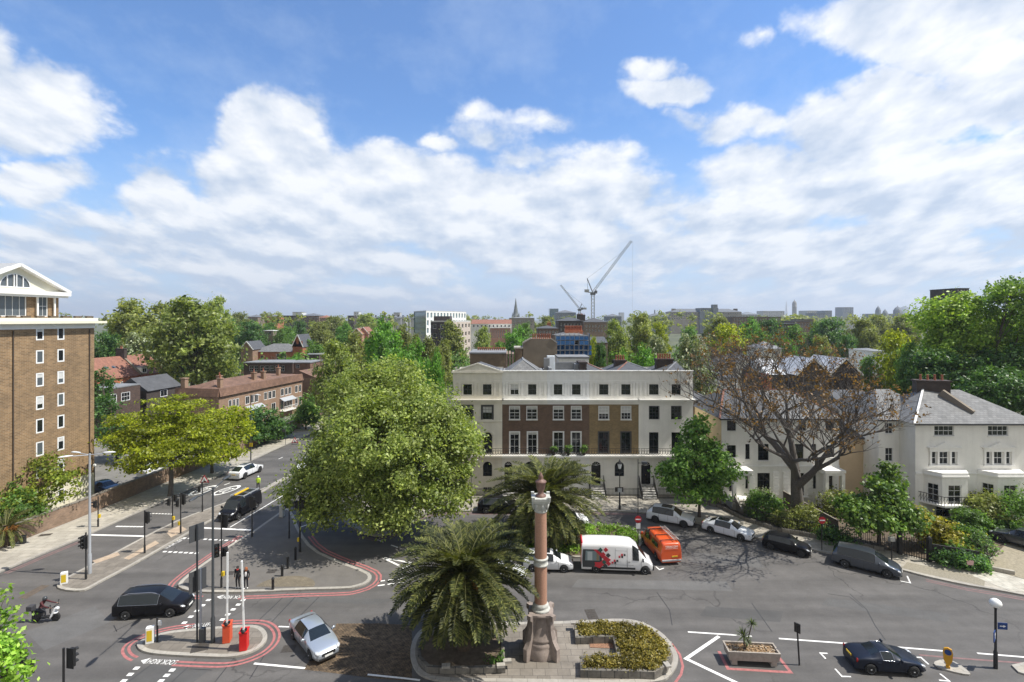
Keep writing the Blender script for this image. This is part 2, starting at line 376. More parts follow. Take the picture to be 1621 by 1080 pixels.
# asphalt footway strip on the right and white paved driveway mouth
mb = MB(); f1 = gp([(1428, 899), (1464, 908), (1526, 921), (1558, 928)], .13); f2 = gp([(1436, 890), (1470, 897), (1530, 909), (1560, 915)], .13)
ribbon(mb, f1, f2, .134); up(tag(mb.build('footway_strip', mat('exposed aggregate', (.24, .215, .165), .9, var=.3, vscale=9)), kind='structure'))
mb = MB(); mb.poly([(*p, .138) for p in gp([(1540, 912), (1556, 900), (1625, 914), (1640, 938), (1600, 936)], .13)])
up(tag(mb.build('driveway', mat('pale driveway slabs', (.46, .44, .38), .85, tex=('slab', (.40, .37, .31), (.2, .19, .16), .8, .6, .015), var=.25)), kind='structure'))
# gardens of the villas
gd = gp([(1140, 806), (1180, 824), (1232, 841), (1322, 857), (1425, 878), (1475, 890), (1552, 903)])
mb = MB(); mb.poly([(p[0], p[1], .18) for p in gd]+[(*G(1556, 897).xy, .18), (*G(1600, 858).xy, .18), (78, 62, .18), (78, 66, .18), (23, 66, .18)])
up(tag(mb.build('garden', M_soil), kind='structure'))
mb = MB(); mb.poly([(*G(1556, 901).xy, .16), (*G(1600, 856).xy, .16), (90, 60, .16), (90, 38, .16), (*G(1640, 925).xy, .16)])
up(tag(mb.build('forecourt', mat('gravel forecourt', (.27, .235, .17), .95, var=.3, vscale=5)), kind='structure'))
# planted refuge behind the parked van
I5 = smooth(gp([(775, 862), (790, 846), (830, 838), (884, 834), (972, 832), (1002, 837), (1016, 850), (1016, 866), (1000, 878), (940, 884), (860, 884), (800, 882), (778, 874)]), True, 1)
island('planted_island', I5, M_soil, .25)

# ---- painted markings
wm, rm, tm, rw = MB(), MB(), MB(), MB(); ZM = .006; M_redw = mat('worn red paint', (.20, .115, .11), .8, var=.3, vscale=3)
def stripe(mb, pix, w, closed=False, z=ZM):
    c = gp(pix); a, b = off(c, w/2, closed), off(c, -w/2, closed); ribbon(mb, a, b, z, 0, closed)
def dashes(mb, p0, p1, n, w, fill=.5):
    a, b = G(*p0).xy, G(*p1).xy; t = (b-a).normalized(); s = Vector((-t.y, t.x))*w/2
    for i in range(n):
        q0 = a.lerp(b, (i+.5-fill/2)/n); q1 = a.lerp(b, (i+.5+fill/2)/n)
        mb.add([(*(q0+s), ZM), (*(q1+s), ZM), (*(q1-s), ZM), (*(q0-s), ZM)], [(0, 1, 2, 3)])
# stop lines, lane lines
stripe(wm, [(144, 846.8), (236, 849.2)], .3); stripe(wm, [(318, 835.7), (398, 839.3)], .3)
stripe(wm, [(364, 835), (420, 801.5), (446, 785.5), (478, 768)], .13)
stripe(wm, [(476, 834.5), (500, 826), (535, 815.5)], .16)
for a in [((355, 768), (364, 764.5)), ((441, 726.8), (447.5, 724)), ((500, 702), (506, 699.5)), ((212, 812), (219, 809))]: stripe(wm, a, .14)
for a in [((596, 854), (607, 858.5)), ((619, 863), (630, 867)), ((641, 871.5), (652, 875.5))]: stripe(wm, a, .13)
stripe(wm, [(1089, 1000.6), (1190, 1007.3)], .14); stripe(wm, [(1233, 1011), (1330, 1018)], .14)
stripe(wm, [(1330, 1018), (1424, 1025), (1497, 1031)], .14); stripe(wm, [(1547, 1034.3), (1640, 1042)], .14)
stripe(wm, [(1138, 1007.5), (1086, 1043), (1185, 1090)], .22)
stripe(wm, [(402, 1050.5), (483, 1058)], .16); stripe(wm, [(441, 992), (463, 992.8)], .13); stripe(wm, [(582, 1068), (640, 1074), (665, 1077)], .14)
for br in [[(1310, 1034.5), (1298.5, 1034), (1307, 1043)], [(1322, 1059), (1333, 1071), (1347, 1071.4)], [(1448, 1040.7), (1458, 1041), (1470, 1052)], [(1488, 1066.7), (1503, 1078.5), (1486.7, 1077)], [(1425.4, 920), (1441, 923), (1436, 912)], [(1038, 897), (1044, 902), (1051, 899.5)]]:
    stripe(wm, br, .1)
for k in range(3):                                             # give-way dashes
    x = 599+k*15.5; stripe(wm, [(x, 920.5-k*1.9), (x+10.5, 919.2-k*1.9)], .16); stripe(wm, [(x-1, 927.4-k*2.2), (x+10, 925.9-k*2.2)], .16)
stripe(wm, [(606, 883), (650, 891), (641, 900), (606, 883)], .2)
# speed roundels
def text(s, origin, uvec, w, h, name, m, parent=None, extrude=0):
    "lettering as a mesh: starts at origin, runs along uvec, height vector h"
    cu = bpy.data.curves.new('txt', 'FONT'); cu.body = s; cu.extrude = 0
    t = bpy.data.objects.new('txt', cu); COL.objects.link(t)
    dg = bpy.context.evaluated_depsgraph_get(); me = bpy.data.meshes.new_from_object(t.evaluated_get(dg))
    bpy.data.objects.remove(t); co = [v.co.copy() for v in me.vertices]
    x0, x1 = min(c.x for c in co), max(c.x for c in co); y0, y1 = min(c.y for c in co), max(c.y for c in co)
    uvec, hv = Vector(uvec), Vector(h)
    for v in me.vertices: v.co = Vector(origin)+uvec*((v.co.x-x0)/(x1-x0)*w)+hv*((v.co.y-y0)/(y1-y0))
    me.materials.clear(); me.materials.append(m); me.name = name
    o = bpy.data.objects.new(name, me); link(o, parent); return o
for (a, b) in [((299, 784.5), (344, 768.5)), ((336, 784.5), (380, 768.5))]:
    pa, pb = G(*a).xy, G(*b).xy; c = (pa+pb)/2; t = (pb-pa); L = t.length; t.normalize(); s = Vector((-t.y, t.x))
    ring = [c+t*(math.cos(x)*L/2)*(1.0)+s*(math.sin(x)*.85) for x in [i*2*math.pi/40 for i in range(40)]]
    inner = [c+t*(math.cos(x)*(L/2-.45))+s*(math.sin(x)*.68) for x in [i*2*math.pi/40 for i in range(40)]]
    ribbon(wm, ring, inner, ZM, 0, True)
    ts = -t; us = Vector((ts.y, -ts.x))                           # read by drivers coming towards the junction
    o3 = c-us*.45-ts*(L*.22)
    tag(text('20', (*o3, ZM), (*us, 0), .9, (ts.x*L*.44, ts.y*L*.44, 0), 'road_marking', M_white), kind='structure')
# crossing studs
def studs(p0, p1, n, sz=.16):
    a, b = G(*p0).xy, G(*p1).xy
    for i in range(n):
        c = a.lerp(b, i/max(1, n-1)); wm.add([(c.x-sz, c.y-sz*.8, ZM), (c.x+sz, c.y-sz*.8, ZM), (c.x+sz, c.y+sz*.8, ZM), (c.x-sz, c.y+sz*.8, ZM)], [(0, 1, 2, 3)])
studs((261, 873.5), (311, 876), 7); studs((292, 852), (375, 856.5), 11); studs((330, 950), (292, 986), 5); studs((385, 950), (352, 981), 5)
studs((216, 1058), (196, 1078), 3); studs((272.5, 1061), (255, 1078), 3); studs((186, 833.5), (224, 834), 8); studs((238, 813), (272, 814), 8, .12)
def word(s, p0, p1, hpx, flip=False):
    "LOOK LEFT / LOOK RIGHT painted along p0->p1 (left to right in the reader's view)"
    a, b = G(*p0), G(*p1); t = (b-a); L = t.length; t.normalize(); hv = V(-t.y, t.x, 0)*hpx
    tag(text(s, a+V(0, 0, ZM), t, L, hv, 'road_marking', M_white), kind='structure')
def arrow(p0, p1):
    a, b = G(*p0).xy, G(*p1).xy; t = (b-a).normalized(); s = Vector((-t.y, t.x)); w = .07
    wm.add([(*(a+s*w), ZM), (*(b-t*.3+s*w), ZM), (*(b-t*.3-s*w), ZM), (*(a-s*w), ZM)], [(0, 1, 2, 3)])
    wm.add([(*(b-t*.45+s*.3), ZM), (*b, ZM), (*(b-t*.45-s*.3), ZM), (*(b-t*.3), ZM)], [(0, 1, 2, 3)])
word('LOOK RIGHT', (283.5, 1045.5), (234, 1043), .42); arrow((232, 1046.5), (223, 1046))
word('LOOK RIGHT', (390, 943.2), (352, 943.2), .42); arrow((350, 945), (343, 945))
word('LOOK LEFT', (298, 994.5), (334, 991), .42); arrow((296, 992.5), (289, 993))
word('LOOK LEFT', (264, 868.5), (294, 853), .45)
# red double lines beside the kerbs
def redline(plan, i0, i1, sgn):
    n = len(plan); seq = [plan[i % n] for i in range(i0, i1)]
    if sgn*area(plan) > 0: sg = -1
    else: sg = 1
    for d in (.34, .66):
        a = off(seq, sg*d, False); b = off(seq, sg*(d+.16), False); ribbon(rm, a, b, ZM)
def near(plan, pix):
    g = G(*pix).xy; return min(range(len(plan)), key=lambda i: (plan[i]-g).length)
def redspan(plan, pa, pb):
    "lines outside the island from pixel a to pixel b, following the plan's own order"
    i, j = near(plan, pa), near(plan, pb)
    if j <= i: j += len(plan)
    redline(plan, i, j+1, 1)
redspan(I3, (344, 995), (287, 1043)) ; redspan(I3, (226, 1034), (296, 998.5))
redspan(I2, (480, 852), (392, 939.5)); redspan(I2, (338, 940), (398, 845))
for d in (.34, .66):                                                # along the long wall-side kerb and the right hand kerbs
    a = kl[1:4]; ribbon(rw, off(a, -d, False), off(a, -d-.13, False), ZM)
    a = kr[4:13]; ribbon(rw, off(a, -d, False), off(a, -d-.13, False), ZM)
    a = kr[18:22]; ribbon(rw, off(a, -d, False), off(a, -d-.13, False), ZM)
stripe(rm, [(1063, 1019), (1076, 1036), (1081, 1055), (1078, 1068), (1066, 1085)], .15)
stripe(rm, [(868, 985.5), (907, 984.5)], .25)
stripe(rm, [(1138, 1031), (1152.5, 1058.8), (1252, 1064.6), (1229, 1036)], .2)
stripe(rw, [(1455, 1037), (1500, 1041), (1621, 1050)], .14); up(tag(rw.build('worn_red_lines', M_redw), kind='structure'))
up(tag(wm.build('road_markings', M_white), kind='structure')); up(tag(rm.build('red_route_lines', M_red), kind='structure'))
# resurfaced strips and trench repairs
for nm, q, c_ in [('dark', [(1108, 975), (1235, 985), (1240, 968), (1118, 960)], .074), ('dark', [(240, 1052), (330, 1062), (300, 1085), (190, 1080)], .082), ('pale', [(905, 930), (1160, 936), (1150, 921), (915, 917)], .112), ('dark', [(452, 952), (600, 957), (620, 949), (462, 945)], .088),
                  ('pale', [(40, 1000), (150, 960), (175, 985), (70, 1030)], .108), ('dark', [(1300, 958), (1500, 985), (1505, 972), (1310, 946)], .09), ('dark', [(690, 860), (760, 862), (750, 838), (690, 838)], .085), ('pale', [(1090, 890), (1210, 900), (1200, 882), (1095, 874)], .108)]:
    b_ = MB(); b_.poly([(*p, .003) for p in gp(q)]); up(tag(b_.build('road_repair', asphalt('repair %g' % c_, (c_, c_*.97, c_*.94), .1, False)), kind='structure'))
# tar seams between repaired lanes
for a in [[(180, 1000), (245, 968), (400, 905)], [(205, 1078), (240, 1052)], [(272, 1080), (302, 1052), (312, 1042)], [(340, 1080), (372, 1040)], [(395, 1075), (420, 1035)], [(392, 999), (456, 938)], [(430, 985), (505, 905)], [(505, 945), (475, 975)], [(452, 941), (488, 948)], [(1190, 955), (1222, 1000)], [(1345, 940), (1372, 965), (1385, 990), (1402, 1014)], [(1310, 940), (1345, 945), (1366, 962)], [(1040, 938), (1060, 966), (1064, 990)],
          [(180, 990), (185, 1000)], [(300, 1059), (335, 1061)], [(430, 980), (380, 990)]]:
    stripe(tm, a, .055, z=.004)
up(tag(tm.build('tar_seams', M_tar), kind='structure'))
mb = MB(); mb.poly([(*p, .004) for p in gp([(533, 987.5), (600, 987), (652, 990), (652, 1078), (600, 1075), (515, 1064), (480, 1060)])])
up(tag(mb.build('cobbled_patch', M_cobble), kind='structure'))
mb = MB(); mb.poly([(*p, .0045) for p in gp([(28, 947), (66, 926.5), (79, 927), (42, 948)])])
up(tag(mb.build('road_patch', mat('old brown patch', (.10, .078, .06), .9, var=.3, vscale=4)), kind='structure'))
mb = MB()
for q in [[(152, 892), (190, 879), (186, 874), (146, 888)], [(196, 884), (246, 856), (252, 860), (204, 886)], [(262, 842), (285, 832), (296, 838), (271, 851)]]:
    mb.poly([(*p, .134) for p in gp(q, .13)])
up(tag(mb.build('tactile_paving', M_tact), kind='structure'))
mb = MB(); c = G(458, 930, .13).xy
mb.poly([(c.x+2.3*math.cos(a)-.4, c.y+.1+1.7*math.sin(a), .134) for a in [i*math.pi/14 for i in range(15)]])
up(tag(mb.build('footway_patch', mat('brown sett apron', (.20, .165, .115), .9, tex=('b', (.15, .125, .09), (.09, .08, .06), .2, .12, .015), var=.2)), kind='structure'))
# covers let into the surfaces
def cover(px, w, d, z, label, rz=.1):
    b = MB(); g = G(*px); b.box((0, 0, 0), (w, d, .012)); 
    for i in range(5): b.box((0, -d/2+d*(i+.5)/5, .007), (w*.86, d*.07, .004))
    o = tag(b.build('manhole_cover', mat('iron cover', (.075, .065, .055), .6, .3, var=.3, vscale=6)), label, 'manhole cover'); o.location = (g.x, g.y, z); o.rotation_euler.z = rz; return o
cover((936.5, 973), .75, 1.3, .008, 'rectangular iron cover in the open road behind the memorial flower bed')
cover((457, 1027), .8, .7, .008, 'small pale drain cover in the road left of the silver saloon')
cover((430, 907), .7, .6, .136, 'iron cover in the footway between the bollards and the two pedestrians')
cover((360, 910), 1.1, .6, .136, 'brown iron cover in the footway left of the two pedestrians')
cover((317, 1028), 1.0, .9, .136, 'dark iron cover in the paving of the barrier island', .4)
cover((72, 849), 1.0, .5, .136, 'iron cover in the pale pavement near the litter bin by the brick wall', .3)
cover((988, 801), .5, .4, .136, 'small iron cover in the pavement before the terrace steps')
# ---------------------------------------------------------------- buildings: helpers
M_stucco = mat('cream stucco', (.74, .70, .61), .75, var=.09, vscale=.8, var2=.05, streak=.1)
M_stuccow = mat('white stucco', (.80, .785, .74), .75, var=.06, vscale=.8, var2=.04, streak=.08)
M_stuccob = mat('cool white stucco', (.79, .795, .79), .75, var=.05, vscale=.8, streak=.07)
M_trim = mat('white painted trim', (.78, .77, .74), .6, var=.05, vscale=3)
M_frame = mat('white window paint', (.76, .76, .75), .5)
M_framed = mat('dark window paint', (.06, .06, .06), .5)
M_glass = mat('window glass', (.013, .016, .018), .06, spec=.6)
M_glass2 = mat('window glass pale', (.09, .105, .115), .1, spec=.6)
M_glassb = mat('blue office glass', (.12, .19, .22), .1, spec=.7)
M_blind = mat('window blind', (.55, .55, .53), .8, var=.15, vscale=4)
M_slate = mat('roof slate', (.085, .088, .096), .75, tex=('b', (.06, .064, .07), (.05, .05, .055), .4, .28, .012), var=.25, vscale=1.5, bump=.15)
M_slatel = mat('weathered pale slate', (.175, .175, .175), .75, tex=('b', (.125, .128, .13), (.06, .06, .06), .45, .3, .014), var=.25, vscale=1.2, bump=.15)
M_tile = mat('red clay tile', (.29, .13, .085), .8, tex=('b', (.23, .10, .07), (.12, .06, .045), .3, .3, .02), var=.25, vscale=1.5)
M_tileb = mat('brown clay tile', (.20, .115, .075), .8, tex=('b', (.155, .088, .06), (.09, .05, .04), .3, .3, .02), var=.3, vscale=1.0, var2=.15)
M_lead = mat('lead flat roof', (.20, .205, .21), .6, var=.25, vscale=.8)
M_felt = mat('dark felt roof', (.07, .072, .078), .8, var=.3, vscale=.7)
M_pot = mat('terracotta pot', (.33, .12, .07), .8, var=.2)
M_iron = mat('black iron', (.014, .014, .015), .45, spec=.5)
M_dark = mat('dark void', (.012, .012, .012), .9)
M_bk_brown = brick('dark brown stock brick', (.165, .098, .064), (.11, .07, .05), (.14, .11, .085))
M_bk_yel = brick('yellow stock brick', (.29, .205, .095), (.21, .15, .072), (.21, .17, .115))
M_bk_tower = mat('buff brown brick', (.30, .185, .09), .85, tex=('b', (.185, .112, .055), (.33, .255, .165), .45, .15, .02), var=.2, vscale=.9, bump=.2, var2=.16, streak=.2)
M_bk_row = brick('pink brown brick', (.30, .185, .12), (.24, .145, .092), (.27, .215, .165))
M_bk_wall = brick('old garden wall brick', (.255, .165, .11), (.175, .115, .08), (.21, .175, .135), .3)
M_bk_red = brick('orange red brick', (.42, .135, .06), (.35, .105, .05), (.30, .16, .1))
M_bk_dark = brick('dark chimney brick', (.07, .05, .042), (.05, .038, .034), (.05, .043, .038), .3)
M_render = mat('grey brown render', (.20, .165, .125), .9, var=.2, vscale=.5, var2=.15)

class B:
    "one building: an Empty at its base and builders whose coordinates are world metres"
    def __init__(s, name, base, label, cat='house', group=None):
        s.root = empty(name, base, 0, label, cat, group); s.off = -Vector(base)
    def mb(s):
        m = MB(); m.xf = Matrix.Translation(s.off); return m
    def part(s, m, name, mats, parent=None, uv=True, bevel=0):
        o = m.build(name, mats, s.root, uv, bevel); return o
    def put(s, me, name, pos, ang, parent=None):
        o = bpy.data.objects.new(name, me); link(o, parent or s.root)
        if parent is None: o.location = Vector(pos)+s.off; o.rotation_euler.z = ang
        else: o.location = pos
        return o

def facade(mb, o, ang, W, z0, z1, holes, m=0, reveal=.14, mrev=None, x0=0.0):
    "wall from o along ang (outside to the right of the direction, i.e. towards -n), holes = (x0,x1,z0,z1[,arch])"
    u = V(math.cos(ang), math.sin(ang), 0); n = V(u.y, -u.x, 0); o = Vector(o); mrev = m if mrev is None else mrev
    xs = sorted({x0, W}|{h[0] for h in holes}|{h[1] for h in holes}); zs = sorted({z0, z1}|{h[2] for h in holes}|{h[3] for h in holes})
    pt = lambda x, z, d=0: V(o.x, o.y, 0)+u*x-n*d+V(0, 0, z)
    for i in range(len(xs)-1):
        for j in range(len(zs)-1):
            cx, cz = (xs[i]+xs[i+1])/2, (zs[j]+zs[j+1])/2
            if any(h[0] < cx < h[1] and h[2] < cz < h[3] for h in holes): continue
            mb.add([pt(xs[i], zs[j]), pt(xs[i+1], zs[j]), pt(xs[i+1], zs[j+1]), pt(xs[i], zs[j+1])], [(0, 1, 2, 3)], m)
    for h in holes:
        a, b, c, d = h[:4]; arch = len(h) > 4 and h[4]; r = (b-a)/2; sp = d-r if arch else d
        mb.add([pt(a, c), pt(a, c, reveal), pt(a, sp, reveal), pt(a, sp)], [(3, 2, 1, 0)], mrev)
        mb.add([pt(b, c), pt(b, c, reveal), pt(b, sp, reveal), pt(b, sp)], [(0, 1, 2, 3)], mrev)
        mb.add([pt(a, c), pt(b, c), pt(b, c, reveal), pt(a, c, reveal)], [(0, 1, 2, 3)], mrev)
        if not arch: mb.add([pt(a, d), pt(b, d), pt(b, d, reveal), pt(a, d, reveal)], [(3, 2, 1, 0)], mrev)
        else:
            N_ = 10; q = [(a+r-r*math.cos(math.pi*k/N_), sp+r*math.sin(math.pi*k/N_)) for k in range(N_+1)]
            mb.add([pt(a, d)]+[pt(*p) for p in q[:N_//2+1]], [tuple(range(N_//2+2))[::-1]], m)
            mb.add([pt(b, d)]+[pt(*p) for p in q[N_//2:]], [tuple(range(N_//2+2))[::-1]], m)
            for k in range(N_): mb.add([pt(*q[k]), pt(*q[k+1]), pt(*q[k+1], reveal), pt(*q[k], reveal)], [(3, 2, 1, 0)], mrev)
WC = {}
def window(b, pos, ang, w, h, cols=2, rows=2, arch=False, fm=None, gm=None, sill=None, blind=0.0, fw=.06, rec=.10, surround=0.0, name='window'):
    "sash window: the frame is the part, its pane (and sill, blind) the sub-parts; pos = bottom left corner on the wall face"
    fm = fm or M_frame; gm = gm or M_glass; key = (round(w, 2), round(h, 2), cols, rows, arch, fm.name, gm.name, fw, rec, surround)
    if key not in WC:
        f, g = MB(), MB(); y = rec
        def br(x0, x1, z0, z1, d=.05, yy=None): yy = y if yy is None else yy; f.box(((x0+x1)/2, yy, (z0+z1)/2), (x1-x0, d, z1-z0))
        r = w/2; sp = h-r if arch else h
        br(0, fw, 0, sp); br(w-fw, w, 0, sp); br(fw, w-fw, 0, fw)
        if not arch: br(fw, w-fw, h-fw, h)
        else:
            n = 10
            for k in range(n):
                a0, a1 = math.pi*k/n, math.pi*(k+1)/n
                f.bar((r-(r-fw/2)*math.cos(a0), y, sp+(r-fw/2)*math.sin(a0)), (r-(r-fw/2)*math.cos(a1), y, sp+(r-fw/2)*math.sin(a1)), .05, fw)
        bw = .028
        for i in range(1, cols): br(w*i/cols-bw/2, w*i/cols+bw/2, fw, (h-fw) if not arch else h-.08, .03)
        for j in range(1, rows):
            q = bw*1.8 if (rows % 2 == 0 and j == rows//2) else bw
            br(fw, w-fw, sp*j/rows-q/2, sp*j/rows+q/2, .036)
        if surround:
            s_ = surround; br(-s_, 0, -.02, h, .05, -.01); br(w, w+s_, -.02, h, .05, -.01); br(-s_, w+s_, h, h+s_, .06, -.012)
        if not arch: g.poly([(0, y+.015, 0), (w, y+.015, 0), (w, y+.015, h), (0, y+.015, h)])
        else: g.poly([(0, y+.015, 0), (w, y+.015, 0)]+[(r+r*math.cos(math.pi*k/10), y+.015, sp+r*math.sin(math.pi*k/10)) for k in range(11)])
        fo, go = f.build('window', fm, uv=False), g.build('pane', gm, uv=False)
        WC[key] = (fo.data, go.data); bpy.data.objects.remove(fo); bpy.data.objects.remove(go)
    fme, gme = WC[key]
    o = b.put(fme, name, pos, ang); b.put(gme, 'pane', (0, 0, 0), 0, o)
    if sill:
        k2 = ('sill', round(w, 2), sill.name)
        if k2 not in WC:
            m = MB(); m.box((w/2, -.03, -.05), (w+.2, .2, .1)); so_ = m.build('sill', sill, uv=False); WC[k2] = so_.data; bpy.data.objects.remove(so_)
        b.put(WC[k2], 'sill', (0, 0, 0), 0, o)
    if blind:
        k3 = ('blind', round(w, 2), round(h, 2), blind, rec)
        if k3 not in WC:
            m = MB(); z0 = h*(1-blind); m.poly([(fw, rec+.008, z0), (w-fw, rec+.008, z0), (w-fw, rec+.008, h-fw), (fw, rec+.008, h-fw)])
            so_ = m.build('blind', M_blind, uv=False); WC[k3] = so_.data; bpy.data.objects.remove(so_)
        b.put(WC[k3], 'blind', (0, 0, 0), 0, o)
    return o
def chimney(b, c, w, d, z0, z1, mats=None, pots=3, ang=0, parent=None):
    m = b.mb(); m.box((c[0], c[1], (z0+z1)/2), (w, d, z1-z0), ang); m.box((c[0], c[1], z1+.08), (w+.2, d+.2, .18), ang)
    o = b.part(m, 'chimney', mats or M_bk_dark)
    if pots:
        for i in range(pots):
            t = (i+.5)/pots-.5; pm = b.mb()
            pm.lathe((c[0]+math.cos(ang)*w*t*.85, c[1]+math.sin(ang)*w*t*.85, z1+.17), [(.13, 0), (.12, .1), (.10, .5), (.13, .55), (.12, .62)], 8)
            p = pm.build('chimney_pot', M_pot, o)
            p.location = (0, 0, 0)
    return o
def hip(m, x0, x1, y0, y1, z0, z1, ins=None, mi=0, ridge_dir='x', over=.25):
    "hipped roof"
    x0 -= over; x1 += over; y0 -= over; y1 += over; ins = ins if ins is not None else min(x1-x0, y1-y0)/2
    if ridge_dir == 'x': a, c = V(x0+ins, (y0+y1)/2, z1), V(x1-ins, (y0+y1)/2, z1)
    else: a, c = V((x0+x1)/2, y0+ins, z1), V((x0+x1)/2, y1-ins, z1)
    p = [V(x0, y0, z0), V(x1, y0, z0), V(x1, y1, z0), V(x0, y1, z0), a, c]
    if ridge_dir == 'x': fs = [(0, 1, 5, 4), (1, 2, 5), (2, 3, 4, 5), (3, 0, 4)]
    else: fs = [(0, 1, 4), (1, 2, 5, 4), (2, 3, 5), (3, 0, 4, 5)]
    m.add(p, fs, mi); m.add(p[:4], [(3, 2, 1, 0)], mi)
    return p
def railing(m, a, c, h=1.0, gap=.13, t=.022, finial=True):
    a, c = Vector(a), Vector(c); L = (c-a).length; n = max(2, int(L/gap))
    m.bar(a+V(0, 0, h*.9), c+V(0, 0, h*.9), .04); m.bar(a+V(0, 0, .1), c+V(0, 0, .1), .04)
    for i in range(n+1):
        p = a.lerp(c, i/n); m.bar(p, p+V(0, 0, h), t)

# ---------------------------------------------------------------- the white and brick terrace in the middle
TY = 61.0; TK = TY/F
tx = lambda px: (px-CX)*TK
tz = lambda py: H-(py-HY)*TK
ZP = tz(588); ZC0, ZC1 = tz(639), tz(631)            # parapet top, cornice
EDG = [717, 795, 866, 933, 1011, 1097]
TL = [('cream stucco house with a pediment at the left end of the terrace', M_stucco, M_stucco),
      ('dark brown brick house with white painted frieze, next to the pediment house', M_bk_brown, M_stuccow),
      ('dark brown brick house with pots on its balcony, third house of the terrace', M_bk_brown, M_stuccob),
      ('yellow brick house in the terrace with a black door and chequered steps', M_bk_yel, M_stuccow),
      ('plain white stucco house at the right end of the terrace', M_stuccow, M_stuccow)]
TOP = [[(733.5, 747), (764.5, 778)], [(808, 821), (836, 849)], [(876.7, 890), (905.5, 919)], [(948.5, 963), (983.5, 998)], [(1027.5, 1042.5), (1063, 1077.5)]]
SEC = [[(732, 747), (764, 779)], [(806.7, 822.5), (834, 850)], [(876, 892), (904.5, 920)], [(948, 963.5), (983.5, 998.5)], [(1028, 1043), (1063, 1078)]]
FIR = [[(732, 747), (764, 779)], [(807.5, 821.7), (835.5, 850)], [(876.5, 891.5), (905, 919)], [(948, 963), (983.5, 998)], [(1027.5, 1042.5), (1063, 1078)]]
GRO = [[(733, 747), (764.5, 779)], [(798.5, 811), (831, 845)], [(872, 886), (901, 916)], [(936, 951), (973, 988)], [(1015, 1030), (1056, 1071)]]
rnd = random.Random(3)
